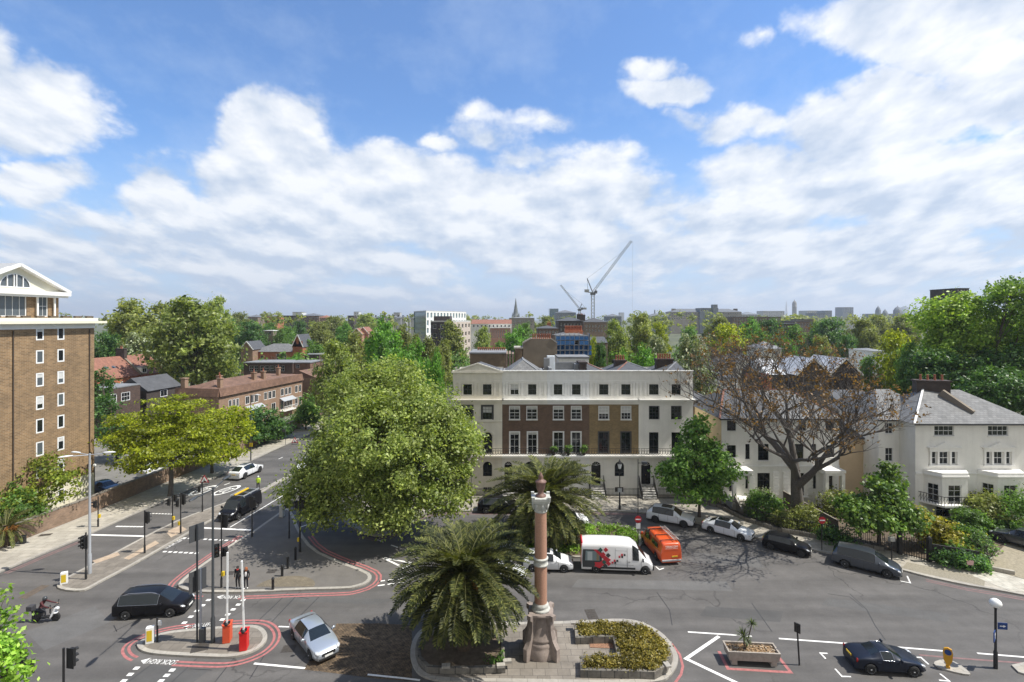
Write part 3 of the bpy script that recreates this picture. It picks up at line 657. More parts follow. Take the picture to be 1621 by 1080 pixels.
for hi in range(5):
    lab, mw, mt = TL[hi]; x0, x1 = tx(EDG[hi]), tx(EDG[hi+1]); W = x1-x0; ov = .05
    b = B('terraced_house', (x0+W/2, TY, .13), lab, 'house', None)
    rel = lambda pr: (tx(pr[0])-x0, tx(pr[1])-x0)
    bottom = .12
    # top storey above the cornice, brick or stucco middle, stucco ground floor
    h1 = [(*rel(p), tz(625), tz(608.5)) for p in TOP[hi]]
    h2 = [(*rel(p), tz(664), tz(643.5)) for p in SEC[hi]]
    arch1 = hi == 0
    h3 = [(*rel(p), tz(718), tz(684.5), arch1) for p in FIR[hi]]
    doors = {1: 0, 2: 0, 3: 0, 4: 0}
    h4 = []
    for k, p in enumerate(GRO[hi]):
        isd = hi in doors and doors[hi] == k
        h4.append((*rel(p), tz(767) if isd else tz(758), tz(731), True))
    h5 = [(*rel(p), .3, 1.0) for k, p in enumerate(GRO[hi]) if not (hi in doors and doors[hi] == k)]
    m = b.mb(); zb = tz(721)
    facade(m, (x0, TY), 0, W, ZC1-.05, ZP, h1, 1); facade(m, (x0, TY), 0, W, zb, ZC0, h2+h3, 0, .14)
    facade(m, (x0, TY), 0, W, bottom, zb, h4+h5, 1, .2)
    m.add([(x0, TY, bottom), (x0, TY+10, bottom), (x0, TY+10, ZP-.4), (x0, TY, ZP-.4)], [(0, 3, 2, 1)][:1], 0)
    m.add([(x1, TY, bottom), (x1, TY+10, bottom), (x1, TY+10, ZP-.4), (x1, TY, ZP-.4)], [(0, 1, 2, 3)], 0)
    m.add([(x0, TY+10, bottom), (x1, TY+10, bottom), (x1, TY+10, ZP-.4), (x0, TY+10, ZP-.4)], [(1, 0, 3, 2)], 0)
    m.box((x0+W/2, TY+.15, ZP-.3), (W-.004, .296, .6), m=1)          # back of the parapet
    # dark rooms behind the glass
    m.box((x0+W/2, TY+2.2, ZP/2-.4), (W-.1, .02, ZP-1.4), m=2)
    b.part(m, 'wall', [mw, mt, M_dark])
    m = b.mb()                                                       # cornice: projecting moulded slab with a frieze below
    m.box((x0+W/2, TY-.20, ZC1-.11), (W+(.3 if hi in (0, 4) else -.004), .56, .14)); m.box((x0+W/2, TY-.12, ZC1-.30), (W-.006, .34, .24))
    m.box((x0+W/2, TY-.03, ZC0+.12), (W-.004, .10, .42))
    b.part(m, 'cornice', mt)
    m = b.mb(); m.box((x0+W/2, TY-.05, ZP+.06), (W+(.1 if hi in (0, 4) else -.004), .34, .12)); b.part(m, 'coping', mt)
    m = b.mb()                                                       # shallow pilasters and panels of the top storey
    ps = [x0+.22, x1-.22]; q = TOP[hi]
    for p in q: ps += [tx(p[0])-.42, tx(p[1])+.42]
    ps = [X for i_, X in enumerate(sorted(ps)) if i_ == 0 or X-sorted(ps)[i_-1] > .33]
    for X in ps: m.box((X, TY-.03, tz(616.5)), (.3, .14, 1.55))
    m.box((x0+W/2, TY-.02, tz(604.5)), (W-.01, .05, .28)); m.box((x0+W/2, TY-.022, tz(628)), (W-.01, .055, .22))
    for p in q:
        for X in (tx(p[0])-.1, tx(p[1])+.1): m.box((X, TY-.035, tz(616.5)), (.15, .16, 1.4))
    b.part(m, 'pilaster_panels', mt)
    if hi == 0:
        m = b.mb(); xa, xb, zt, zq = x0-.1, x1+.1, tz(576), ZP-.1
        m.add([(xa, TY-.08, zq), (xb, TY-.08, zq), ((xa+xb)/2, TY-.08, zt), (xa, TY+.3, zq), (xb, TY+.3, zq), ((xa+xb)/2, TY+.3, zt)],
              [(0, 1, 2), (5, 4, 3), (0, 2, 5, 3), (1, 4, 5, 2)], 0)
        for (p0, p1) in (((xa, zq), ((xa+xb)/2, zt)), (((xa+xb)/2, zt), (xb, zq))):
            m.bar((p0[0], TY-.12, p0[1]+.06), (p1[0], TY-.12, p1[1]+.06), .22, .14)
        m.box(((xa+xb)/2, TY-.14, zq), (xb-xa+.1, .24, .14))
        b.part(m, 'pediment', M_stucco)
        m = b.mb(); m.box((x0+W/2, TY-.06, tz(667)), (W, .12, .12))
        p = FIR[0][1]
        for p in FIR[0]:
            c = (tx(p[0])+tx(p[1]))/2; r = (tx(p[1])-tx(p[0]))/2+.22; sp = tz(684.5)-(r-.22)
            pts = [(c-r, TY-.05, tz(718))]+[(c-r*math.cos(math.pi*k/12), TY-.05, sp+r*math.sin(math.pi*k/12)) for k in range(13)]+[(c+r, TY-.05, tz(718))]
            for k in range(len(pts)-1): m.bar(pts[k], pts[k+1], .14, .26)
        b.part(m, 'string_course', M_stucco)
    # windows
    def win(pr, za, zb_, cols, rows, **kw):
        return window(b, (tx(pr[0]), TY, za), 0, tx(pr[1])-tx(pr[0]), zb_-za, cols, rows, **kw)
    for k, p in enumerate(TOP[hi]): win(p, tz(625), tz(608.5), 2, 2, fm=M_framed if hi != 1 or k else M_frame, blind=.45 if (hi == 1 and k == 0) else 0, fw=.04)
    for k, p in enumerate(SEC[hi]):
        win(p, tz(664), tz(643.5), 3 if hi in (0, 3, 4) else 2, 4, sill=mt if hi else None, blind=rnd.choice([0, .25, .6, .5]) if hi in (2, 3, 4) else (.5 if hi == 0 and k else .2), surround=.06 if hi else .2, fw=.045,
            fm=M_frame if hi in (1, 2, 3) else M_framed)
    for k, p in enumerate(FIR[hi]):
        win(p, tz(718), tz(684.5), 2, 3 if hi else 4, arch=arch1, fm=M_frame if hi in (1, 2) else M_framed, blind=.12 if hi == 1 else 0, surround=(.13 if hi in (1, 2, 3) else 0), fw=.05)
    for k, p in enumerate(GRO[hi]):
        if hi in doors and doors[hi] == k:
            w, h = tx(p[1])-tx(p[0]), tz(731)-tz(767)
            d = b.mb(); X = tx(p[0]); z = tz(767); hh = h-w/2
            d.box((X+w/2, TY+.17, z+hh/2), (w-.12, .06, hh))
            for i in (0, 1):
                for j in (0, 1): d.box((X+w*(.3+.4*i), TY+.135, z+hh*(.27+.42*j)), (w*.27, .02, hh*.32))
            d.box((X+w/2, TY+.16, z+hh+.03), (w, .1, .07))
            dd = b.part(d, 'door', mat('black gloss door', (.012, .012, .014), .25, spec=.6), bevel=.006)
            k_ = MB(); k_.xf = Matrix.Translation(b.off); k_.lathe((X+w/2, TY+.10, z+hh*.5), [(.0, 0), (.05, .02), (.05, .05), (0, .07)], 8)
            k_.build('handle', mat('brass', (.5, .36, .12), .3, .9), dd)
            f = b.mb(); c = X+w/2; sp = z+hh+.06
            for a in range(5): f.bar((c, TY+.13, sp), (c-(w/2-.03)*math.cos(math.pi*(a+.5)/5), TY+.13, sp+(w/2-.08)*math.sin(math.pi*(a+.5)/5)), .03)
            f.poly([(c-(w/2)*math.cos(math.pi*q_/10), TY+.16, sp+(w/2-.06)*math.sin(math.pi*q_/10)) for q_ in range(11)][::-1], 1)
            b.part(f, 'fanlight', [M_frame, M_glass], uv=False)
            # stone steps with iron handrails
            s_ = b.mb(); nst = 6; rise = (z-.13)/nst
            for i in range(nst):
                y0 = TY-1.95+i*.28; s_.box((X+w/2, (y0+TY)/2, .13+rise*(i+.5)), (w+.5, TY-y0-.004, rise-.004))
            b.part(s_, 'steps', [mat('chequered step tiles', (.62, .60, .56), .7, tex=('b', (.05, .05, .05), (.3, .3, .3), .28, .14, .004), var=.1)])
            for sx in (-.3, w+.3):
                r_ = b.mb(); r_.bar((X+sx, TY-1.95, 1.1), (X+sx, TY-.1, 1.1+z), .05)
                for i in range(15):
                    t = i/14; r_.bar((X+sx, TY-1.95+1.85*t, .15+z*t*.8), (X+sx, TY-1.95+1.85*t, 1.1+z*t), .025)
                b.part(r_, 'handrail', M_iron, uv=False)
        else: win(p, tz(758), tz(731), 2, 2, arch=True, fm=M_framed, surround=0, fw=.05)
    for hh in h5: window(b, (x0+hh[0], TY, .3), 0, hh[1]-hh[0], .7, 2, 1, fm=M_frame, rec=.15)
    # first floor balcony slab and cast iron front
    s_ = b.mb(); zB = tz(720); s_.box((x0+W/2, TY-.42, zB), (W-.02, .9, .16)); s_.box((x0+W/2, TY-.06, zB-.26), (W-.006, .14, .3))
    b.part(s_, 'balcony', mt)
    r_ = b.mb(); zr = zB+.08; n = int(W/.30)
    r_.bar((x0+.03, TY-.82, zr+.85), (x1-.03, TY-.82, zr+.85), .05); r_.bar((x0+.03, TY-.82, zr+.12), (x1-.03, TY-.82, zr+.12), .04)
    r_.bar((x0+.03, TY-.82, zr+.62), (x1-.03, TY-.82, zr+.62), .03)
    for i in range(n):
        X = x0+W*(i+.5)/n; r_.bar((X-.15, TY-.82, zr+.12), (X+.12, TY-.82, zr+.62), .035); r_.bar((X+.15, TY-.82, zr+.12), (X-.12, TY-.82, zr+.62), .035); r_.bar((X, TY-.82, zr), (X, TY-.82, zr+.85), .025)
    b.part(r_, 'balcony_railing', M_iron, uv=False)
    # rusticated joints of the ground floor: thin shadow gaps are real grooves between courses
    g = b.mb(); hol = h4
    for j in range(6):
        z = 1.35+j*.5
        if z > zB-.5: break
        cuts = sorted([(hh[0]-.12, hh[1]+.12) for hh in hol if hh[2] < z < hh[3]]); a = 0
        for c0, c1 in cuts+[(W, W)]:
            if c0-a > .1: g.box((x0+(a+c0)/2, TY-.012, z+.25), (c0-a-.02, .03, .46))
            a = c1
    b.part(g, 'rusticated_courses', mt)
    # front area railings (their gap is where the steps are)
    r_ = b.mb(); segs = [(x0+.05, x1-.05)]
    if hi in doors:
        p = GRO[hi][doors[hi]]; a, c = tx(p[0])-.35, tx(p[1])+.35; segs = [(x0+.05, a), (c, x1-.05)]
    for a, c in segs:
        if c-a > .3: railing(r_, (a, 59.55, .13), (c, 59.55, .13), 1.25, .15, .03)
    b.part(r_, 'area_railing', M_iron, uv=False)
    # roofs
    m = b.mb(); zr0 = ZP-.55
    m.box((x0+W/2, TY+5.1, zr0-.05), (W-.05, 9.6, .1), m=1)
    if hi == 0: hip(m, x0+.4, x1-.4, TY+.6, TY+9.5, zr0, zr0+1.2, 3, 0, 'y', 0)
    elif hi == 1:
        xa, xb, xc = tx(798), tx(862), tx(829); p = [(xa, TY+.5, zr0), (xb, TY+.5, zr0), (xb, TY+9, zr0), (xa, TY+9, zr0), (xc, TY+2.6, P(829, 570, TY+2.6).z), (xc, TY+7, P(829, 570, TY+2.6).z)]
        m.add(p, [(0, 1, 4), (1, 2, 5, 4), (2, 3, 5), (3, 0, 4, 5)], 2)
        for q in ((0, 4), (1, 4), (4, 5)): m.bar(p[q[0]], p[q[1]], .14, .1, 1)
    elif hi == 2:
        m.box((tx(872), TY+3.9, ZP-.2), (.3, 6, 1.0), m=1); m.box((tx(905), TY+6.5, ZP+.05), (3.6, .25, 1.0), m=1); m.box((tx(924), TY+5.5, ZP), (.9, 1.4, .9), m=1)
    else:
        for (pa, pc) in (((935, 1011) if hi == 3 else (1011, 1096)),):
            xa, xb = tx(pa), tx(pc); xm = (xa+xb)/2; zt = P(0, 573, TY+6).z
            p = [(xa, TY+.5, zr0), (xb, TY+.5, zr0), (xm, TY+1.2, zr0), (xa, TY+6, zt), (xb, TY+6, zt), (xm, TY+9, zr0), (xa, TY+9.4, zt), (xb, TY+9.4, zt)]
            m.add(p, [(0, 2, 3), (2, 5, 6, 3), (1, 4, 2), (2, 4, 7, 5)], 0)
            for q in ((2, 3), (2, 4)): m.bar(p[q[0]], p[q[1]], .16, .12, 3 if hi == 3 else 1)
    b.part(m, 'roof', [M_slate, M_lead, M_slatel, M_tile])
    if hi == 2:
        m = b.mb(); X = tx(870)
        m.box((tx(869), TY+4, ZP+.5), (.7, .7, 1.6)); b.part(m, 'water_tank_stand', M_lead)
        m = b.mb(); m.box((tx(878)-.1, TY+4.5, P(0, 575, TY+4.5).z), (1.0, .9, 1.9)); b.part(m, 'roof_box', mat('white grp tank', (.66, .70, .74), .5), bevel=.03)
    if hi == 2: chimney(b, (tx(930), TY+5), .9, 2.6, zr0, P(0, 574, TY+5).z, M_bk_dark, 0)
    if hi == 3: chimney(b, (tx(999), TY+6.4), 1.5, .9, zr0, P(0, 572, TY+6).z, M_bk_dark, 4)
    if hi == 4: chimney(b, (tx(1076), TY+6.4), 2.2, .9, zr0, P(0, 570, TY+6).z, M_bk_dark, 6)
# pots and shrubs on the third house's balcony
for i, px in enumerate((876, 899, 923)):
    pt = MB(); pt.lathe((0, 0, 0), [(.16, 0), (.22, .38), (.24, .4), (.2, .4)], 10)
    ro = empty('balcony_plant', (tx(px), TY-.5, tz(720)+.08), 0, ['clipped shrub in a pot, left one on the brown house balcony', 'clipped shrub in a pot, middle one on the brown house balcony', 'clipped shrub in a pot, right one on the brown house balcony'][i], 'potted plant', 'pots on the balcony')
    pt.build('pot', M_bk_dark, ro)
    ro['leafy'] = 1
BALC = [o for o in COL.objects if o.name.startswith('balcony_plant')]

# ---------------------------------------------------------------- villas on the right
def bay_window(b, cx, y, z0, z1, w, dep, mw, sillz, headz, french=False, top_w=None):
    "canted bay with three openings, returned as wall + windows"
    half, fr = w/2, w*.30
    pts = [V(cx-half, y, 0), V(cx-fr, y-dep, 0), V(cx+fr, y-dep, 0), V(cx+half, y, 0)]
    m = b.mb()
    for i in range(3):
        a, c = pts[i], pts[i+1]; L = (c-a).length; ang = math.atan2(c.y-a.y, c.x-a.x); ww = min(L*.62, 1.35)
        hx = (L-ww)/2; facade(m, (a.x, a.y), ang, L, z0, z1, [(hx, hx+ww, sillz, headz)], 0, .12)
        uu = V(math.cos(ang), math.sin(ang), 0)
        window(b, a+uu*hx+V(0, 0, sillz), ang, ww, headz-sillz, 2, 4 if french else 3, fm=M_frame, rec=.1, fw=.07)
    m.poly([(p.x, p.y, z1) for p in pts]); m.poly([(p.x, p.y, z0) for p in pts][::-1])
    b.part(m, 'bay', mw)
    t = b.mb(); q = off([(p.x, p.y) for p in pts], -.14, False); t.prism([*q], z1, z1+.16); t.prism([(p.x, p.y) for p in off([(p.x, p.y) for p in pts], -.06, False)], z1+.162, z1+.45)
    b.part(t, 'bay_cornice', M_trim)
def pediment_window(b, cx, y, z0, z1, mw):
    "tripartite window with pilasters and a small pediment"
    for dx, w in ((-1.05, .55), (0, 1.0), (1.05, .55)):
        window(b, (cx+dx-w/2, y, z0), 0, w, z1-z0, 1 if w < .8 else 2, 2, fm=M_frame, rec=.1, fw=.06)
    t = b.mb()
    for dx in (-1.45, -.65, .65, 1.45): t.box((cx+dx, y-.06, (z0+z1)/2), (.2, .14, z1-z0+.1))
    t.box((cx, y-.07, z1+.22), (3.2, .18, .38)); t.box((cx, y-.14, z1+.47), (3.6, .32, .1)); t.box((cx, y-.08, z0-.12), (3.3, .2, .12))
    zt = z1+.52
    t.add([(cx-1.15, y-.28, zt), (cx+1.15, y-.28, zt), (cx, y-.28, zt+.55), (cx-1.15, y, zt), (cx+1.15, y, zt), (cx, y, zt+.55)], [(0, 1, 2), (0, 2, 5, 3), (2, 1, 4, 5), (0, 3, 4, 1)])
    b.part(t, 'window_surround', M_trim)
# villa nearest the right edge
VY = 53.5; vk = VY/F; vx = lambda px: (px-CX)*vk; vz = lambda py: H-(py-HY)*vk
b = B('villa', (vx(1535), VY, .15), 'large white stucco villa with two bays and a grey slate roof, at the right edge', 'house')
xl, xr = vx(1449), vx(1640); zt = vz(671)
c1, c2 = vx(1494), vx(1580)
holes = [(vx(1479)-xl, vx(1510)-xl, vz(690), vz(674)), (vx(1564)-xl, vx(1596)-xl, vz(690), vz(674))]
for c in (c1, c2):
    for dx, w in ((-1.05, .55), (0, 1.0), (1.05, .55)): holes.append((c+dx-w/2-xl, c+dx+w/2-xl, vz(735), vz(715)))
for c in (c1, c2): holes.append((c-.8-xl, c+.8-xl, .3, 1.9))
m = b.mb(); facade(m, (xl, VY), 0, xr-xl, .1, zt, holes, 0, .14)
yb = VY+9; yr = VY+2.2
facade(m, (xl, yr), -math.pi/2, yr-VY, .1, zt, [], 0)                 # shaded return
xw = xl-2.3
facade(m, (xw, yr), 0, xl-xw, .1, zt, [(.75, 1.6, zt-1.55, zt-.35), (.75, 1.6, zt-4.6, zt-3.1)], 0, .12)
facade(m, (xw, yb), -math.pi/2, yb-yr, .1, zt, [], 0)
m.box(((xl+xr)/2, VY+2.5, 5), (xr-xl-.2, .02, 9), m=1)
b.part(m, 'wall', [M_stuccow, M_dark])
for (a, c) in ((1479, 1510), (1564, 1596)):
    window(b, (vx(a), VY, vz(690)), 0, vx(c)-vx(a), vz(674)-vz(690), 4, 2, sill=M_trim, rec=.1, fw=.07)
window(b, (xw+.75, yr, zt-1.55), 0, .85, 1.2, 2, 2, sill=M_trim); window(b, (xw+.75, yr, zt-4.6), 0, .85, 1.5, 2, 2, sill=M_trim)
pediment_window(b, c1, VY, vz(735), vz(715), M_stuccow); pediment_window(b, c2, VY, vz(735), vz(715), M_stuccow)
for c in (c1, c2):
    bay_window(b, c+.05, VY, 2.0, vz(750), 4.4, 1.3, M_stuccow, vz(797), vz(762), True)
    m = b.mb(); pl = [(c-2.7, VY), (c-1.5, VY-1.9), (c+1.6, VY-1.9), (c+2.8, VY)]
    m.prism(pl, 2.0-.02, 2.16); b.part(m, 'balcony', M_trim)
    m = b.mb()
    for i in range(3):
        a, q = pl[i], pl[i+1]; n = 9; aa, qq = V(*a, 2.16), V(*q, 2.16); m.bar(aa+V(0, .05, .9), qq+V(0, .05, .9), .05)
        for k in range(n+1): p = aa.lerp(qq, k/n); m.bar(p+V(0, .05, 0), p+V(0, .05, .9), .03); m.bar(p+V(0, .05, .15), aa.lerp(qq, min(1, (k+1)/n))+V(0, .05, .75), .025)
    b.part(m, 'balcony_railing', M_iron, uv=False)
    window(b, (c-.8, VY, .3), 0, 1.6, 1.6, 2, 2, rec=.1)
m = b.mb(); zs = vz(749)
segs = [(xl, c1-2.3), (c1+2.4, c2-2.2), (c2+2.4, xr)]
for a, c in segs: m.box(((a+c)/2, VY-.05, zs), (c-a, .1, .16))
b.part(m, 'string_course', M_trim)
m = b.mb()
zrg = P(0, 617, VY+4.3).z
hip(m, xl, xr, VY, VY+8.6, zt+.06, zrg, 4.7, 0, 'x', .4); hip(m, xw, xl+5, yr, yb+2, zt+.03, zrg-.25, 3.2, 0, 'x', .35)
m.bar((xl-.4, VY-.4, zt+.1), (xl+4.3, VY+4.3, zrg+.04), .2, .1, 1); m.bar((xl-.4, VY-.45, zt+.0), (xr, VY-.45, zt+.0), .12, .14, 2); m.bar((xw-.35, yr-.42, zt-.02), (xl-.45, yr-.42, zt-.02), .12, .14, 2)
m.bar(P(1489, 622, 57), P(1538, 656, 54.6), .5, .9, 3)
b.part(m, 'roof', [M_slatel, M_trim, M_iron, M_render])
chimney(b, (P(1474, 0, 58).x, 58), 3.3, 1.0, zrg-1.2, P(0, 604, 58).z, M_bk_dark, 4, -.25)
# villa pair behind the bare tree
V1 = 57.6; k1 = V1/F; qx = lambda px: (px-CX)*k1; qz = lambda py: H-(py-HY)*k1
for half in (0, 1):
    b = B('villa', (qx(1190) if not half else qx(1285), V1, .15), ['stucco villa with yellow side wall, left half of the pair behind the gnarled tree', 'right half of the stucco villa pair, mostly hidden behind the gnarled tree'][half], 'house')
    xa, xb = (qx(1142), qx(1236)) if not half else (qx(1236), qx(1328)); s = 1 if not half else -1; mid = qx(1236)
    mx = lambda px: qx(px) if not half else 2*mid-qx(px)
    ze = qz(662)
    hs = [(1151, 1165, 682, 666), (1196, 1208, 682, 666), (1151, 1165, 724, 705), (1180, 1187, 727, 703), (1200, 1217, 729, 703), (1154, 1165, 778, 748), (1180, 1187, 774, 747), (1199, 1219, 785, 749)]
    hol = []
    for (a, c, zb_, zt_) in hs:
        p, q = sorted((mx(a), mx(c))); hol.append((p-xa, q-xa, qz(zb_), qz(zt_)))
    m = b.mb(); facade(m, (xa, V1), 0, xb-xa, .1, ze, hol, 0, .15)
    if not half: facade(m, (xa, V1+11), -math.pi/2, 11, .1, ze, [], 1)
    else: m.add([(xb, V1, .1), (xb, V1+11, .1), (xb, V1+11, ze), (xb, V1, ze)], [(0, 1, 2, 3)], 0)
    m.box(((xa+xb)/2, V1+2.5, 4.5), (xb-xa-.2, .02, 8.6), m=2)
    p, q = sorted((mx(1188), mx(1238 if not half else 1234)))
    b.part(m, 'wall', [M_stuccow, mat('yellow stucco', (.60, .47, .27), .8, var=.06), M_dark])
    for (a, c, z0_, z1_) in hol:
        window(b, (xa+a, V1, z0_), 0, c-a, z1_-z0_, 2, 2 if z1_-z0_ < 2 else 3, fm=M_framed, rec=.12, sill=M_trim if z0_ > 4 else None)
    m = b.mb(); p, q = sorted((mx(1149), mx(1181))); yy = V1-1.7                 # porch with square columns
    m.box(((p+q)/2, V1-.9, qz(740)), (q-p, 1.8, .3)); m.box(((p+q)/2, V1-.9, qz(744)), (q-p-.3, 1.6, .3))
    for X in (p+.25, q-.25): m.box((X, V1-1.55, (qz(744)+1.2)/2), (.38, .38, qz(744)-1.2)); 
    m.box(((p+q)/2, V1-.9, .62), (q-p, 1.8, 1.1))
    b.part(m, 'porch', M_stuccow)
    m = b.mb()
    for i in range(6): m.box(((p+q)/2, V1-1.9-.3*i, .13+(1.17-.19*i)/2), (1.5, .3, 1.17-.19*i))
    for X in ((p+q)/2-.95, (p+q)/2+.95): m.bar((X, V1-1.8, 1.7), (X, V1-3.6, .75), .22, .6)
    b.part(m, 'steps', M_kerb)
    m = b.mb(); p, q = sorted((mx(1186), mx(1236)))
    m.box(((p+q)/2, V1-.12, qz(695.5)), (q-p, .3, .16)); m.box(((xa+xb)/2, V1-.05, qz(738)), (xb-xa, .12, .2)); m.box(((p+q)/2, V1-.2, qz(786)), (2.4, .4, .14))
    for px in (1190, 1228):
        for j in range(7): m.box((mx(px), V1-.045, qz(784)+j*.38+.2), (.62, .1, .33))
    b.part(m, 'stone_dressings', M_trim)
    m = b.mb(); zr = P(0, 617, V1+5.5).z
    x0_, x1_ = xa-(.35 if not half else 0), xb+(.35 if half else 0); ym = V1+5.5
    if not half: pts = [V(x0_, V1-.35, ze), V(x1_, V1-.35, ze), V(x1_, V1+11.4, ze), V(x0_, V1+11.4, ze), V(qx(1178), ym, zr), V(x1_, ym, zr)]
    else: pts = [V(x0_, V1-.35, ze), V(x1_, V1-.35, ze), V(x1_, V1+11.4, ze), V(x0_, V1+11.4, ze), V(x0_, ym, zr), V(qx(1290), ym, zr)]
    m.add(pts, [(0, 1, 5, 4), (1, 2, 5), (2, 3, 4, 5), (3, 0, 4)], 0)
    m.bar(pts[0] if not half else pts[1], pts[4] if not half else pts[5], .22, .12, 1); m.bar(pts[4], pts[5], .22, .14, 1)
    m.bar((x0_, V1-.4, ze-.08), (x1_, V1-.4, ze-.08), .12, .14, 2)
    b.part(m, 'roof', [M_slatel if half else M_slate, M_tile, M_iron])
    chimney(b, (qx(1226) if not half else qx(1253), ym+.6), 1.3, .8, zr-.6, zr+1.2, M_bk_red if half else M_bk_dark, 3)
# low peach wing between the villas
b = B('side_wing', (qx(1350), V1+1, .15), 'low peach coloured side wing with a small window between the two villas', 'house wing')
m = b.mb(); x0, x1 = qx(1331), qx(1393); y = V1+.5; w = x1-x0
facade(m, (x0, y), 0, w, .1, 7.6, [(w-1.55, w-.75, 4.2, 5.9)], 0, .12); m.box((x0+w/2, y+3, 3.8), (w-.1, 5.7, 7.4), m=0)
b.part(m, 'wall', mat('peach stucco', (.56, .43, .28), .8, var=.1, vscale=.6))
window(b, (x1-1.55, y, 4.2), 0, .8, 1.7, 2, 2, fm=M_frame)
m = b.mb(); m.add([(x0, y-.25, 7.5), (x1+.1, y-.25, 7.5), (x1+.1, y+6, 9.3), (x0, y+6, 9.3), (x0, y-.25, 7.66), (x1+.1, y-.25, 7.66), (x1+.1, y+6, 9.46), (x0, y+6, 9.46)], [(4, 5, 6, 7), (0, 1, 5, 4), (3, 2, 1, 0), (0, 4, 7, 3), (1, 2, 6, 5)])
b.part(m, 'roof', M_slate)
# white rendered house seen between terrace and villas, and its neighbours
def simple_house(label, px0, px1, ye, yr, Y, dep, mw, mr, wins=(), name='house', cat='house', ridge='x', chim=(), group=None, gable=False, fm=None, gm=None, zbase=0.0):
    "front-on house: eaves at photo row ye, ridge row yr, windows = (px0,px1,ytop,ybot)"
    k = Y/F; X = lambda px: (px-CX)*k; Z = lambda py: H-(py-HY)*k
    b = B(name, (X((px0+px1)/2), Y, zbase), label, cat, group); x0, x1 = X(px0), X(px1); ze = Z(ye)
    hol = [(X(w[0])-x0, X(w[1])-x0, Z(w[3]), Z(w[2])) for w in wins]
    m = b.mb(); facade(m, (x0, Y), 0, x1-x0, zbase, ze, hol, 0, .12)
    facade(m, (x0, Y+dep), -math.pi/2, dep, zbase, ze, [], 0); facade(m, (x1, Y), math.pi/2, dep, zbase, ze, [], 0)
    facade(m, (x1, Y+dep), math.pi, x1-x0, zbase, ze, [], 0)
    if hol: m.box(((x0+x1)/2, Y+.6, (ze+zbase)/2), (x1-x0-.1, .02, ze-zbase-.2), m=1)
    if gable:
        xm = (x0+x1)/2; zr = Z(yr); m.add([(x0, Y, ze), (x1, Y, ze), (xm, Y, zr)], [(0, 1, 2)], 0)
    b.part(m, 'wall', [mw, M_dark])
    for h_ in hol: window(b, (x0+h_[0], Y, h_[2]), 0, h_[1]-h_[0], h_[3]-h_[2], 2, 2, fm=fm or M_frame, gm=gm, fw=.07)
    m = b.mb(); zr = P(0, yr, Y+(dep/2 if not gable else 0)).z
    if yr >= ye-.5: m.box(((x0+x1)/2, Y+dep/2, ze+.1), (x1-x0+.3, dep+.3, .24))
    elif gable:
        xm = (x0+x1)/2; e = .3
        p = [(x0-e, Y-e, ze-.2), (xm, Y-e, zr+.1), (x1+e, Y-e, ze-.2), (x0-e, Y+dep, ze-.2), (xm, Y+dep, zr+.1), (x1+e, Y+dep, ze-.2)]
        m.add(p, [(0, 1, 4, 3), (1, 2, 5, 4)]); m.bar(p[0], p[1], .15, .25, 1); m.bar(p[1], p[2], .15, .25, 1)
    elif ridge == 'g':                                            # ridge along x with gable ends
        ym = Y+dep/2; e = .3; p = [(x0, Y-e, ze-.1), (x1, Y-e, ze-.1), (x1, ym, zr), (x0, ym, zr), (x0, Y+dep+e, ze-.1), (x1, Y+dep+e, ze-.1)]
        m.add(p, [(0, 1, 2, 3), (3, 2, 5, 4), (0, 3, 4), (1, 5, 2)])
    else: hip(m, x0, x1, Y, Y+dep, ze, zr, None, 0, ridge, .3)
    b.part(m, 'roof', [mr, M_trim])
    for c in chim:
        chimney(b, (X(c[0]), Y+dep*c[2]), c[3], .8, ze-.3, P(0, c[1], Y+dep*c[2]).z, c[4] if len(c) > 4 else M_bk_dark, c[5] if len(c) > 5 else 3)
    return b
simple_house('plain white rendered house behind the terrace, half hidden by a leafy bough', 1090, 1168, 598, 588, 78, 9, M_stuccob, M_slate, [(1165, 1176, 599, 607)][:0])
simple_house('small grey roofed outhouse tucked between terrace and yellow villa wall', 1097, 1124, 633, 618, 66, 6, M_render, M_felt)
simple_house('cream house with dark slate roof and chimneys behind the white rendered house', 1135, 1172, 574, 561, 100, 8, M_stucco, M_slate, [(1141, 1146, 574.5, 580), (1148, 1153, 574.5, 580)], chim=[(1142, 556, .5, 1.6)])
simple_house('cream fronted house left of the white glazed gables', 1160, 1196, 570, 556, 112, 8, M_stucco, M_slate, [(1168, 1174, 572, 581)], chim=[(1182, 553, .5, 1.6)])
simple_house('house with curved grey roof and cream end behind the bare tree', 1210, 1237, 552, 540, 120, 9, M_stucco, M_lead, [(1226, 1231, 556, 562)])
for i, (a, c) in enumerate([(1213, 1243), (1262, 1312), (1314, 1362)]):
    simple_house(['white metal roofed gable behind the bare tree, left of three', 'white metal roofed gable behind the bare tree, middle of three', 'white metal roofed gable behind the bare tree, right of three'][i], a, c, 592, 568, 84+i, 9, M_bk_dark, mat('pale standing seam roof', (.50, .51, .53), .45, var=.1), ridge='g', gable=i > 0, group='white metal roofed gables')
simple_house('white house corner showing among leaves left of the tall green trees', 1384, 1402, 556, 551, 105, 8, M_stuccow, M_lead, [(1388, 1397, 558, 566)])
simple_house('slate roofed house glimpsed behind the right hand villa', 1590, 1680, 646, 634, 80, 8, M_stucco, M_slate)
simple_house('dark slate roof behind the bare tree between the villas', 1330, 1396, 636, 617, 66, 8, M_render, M_slate, ridge='g')

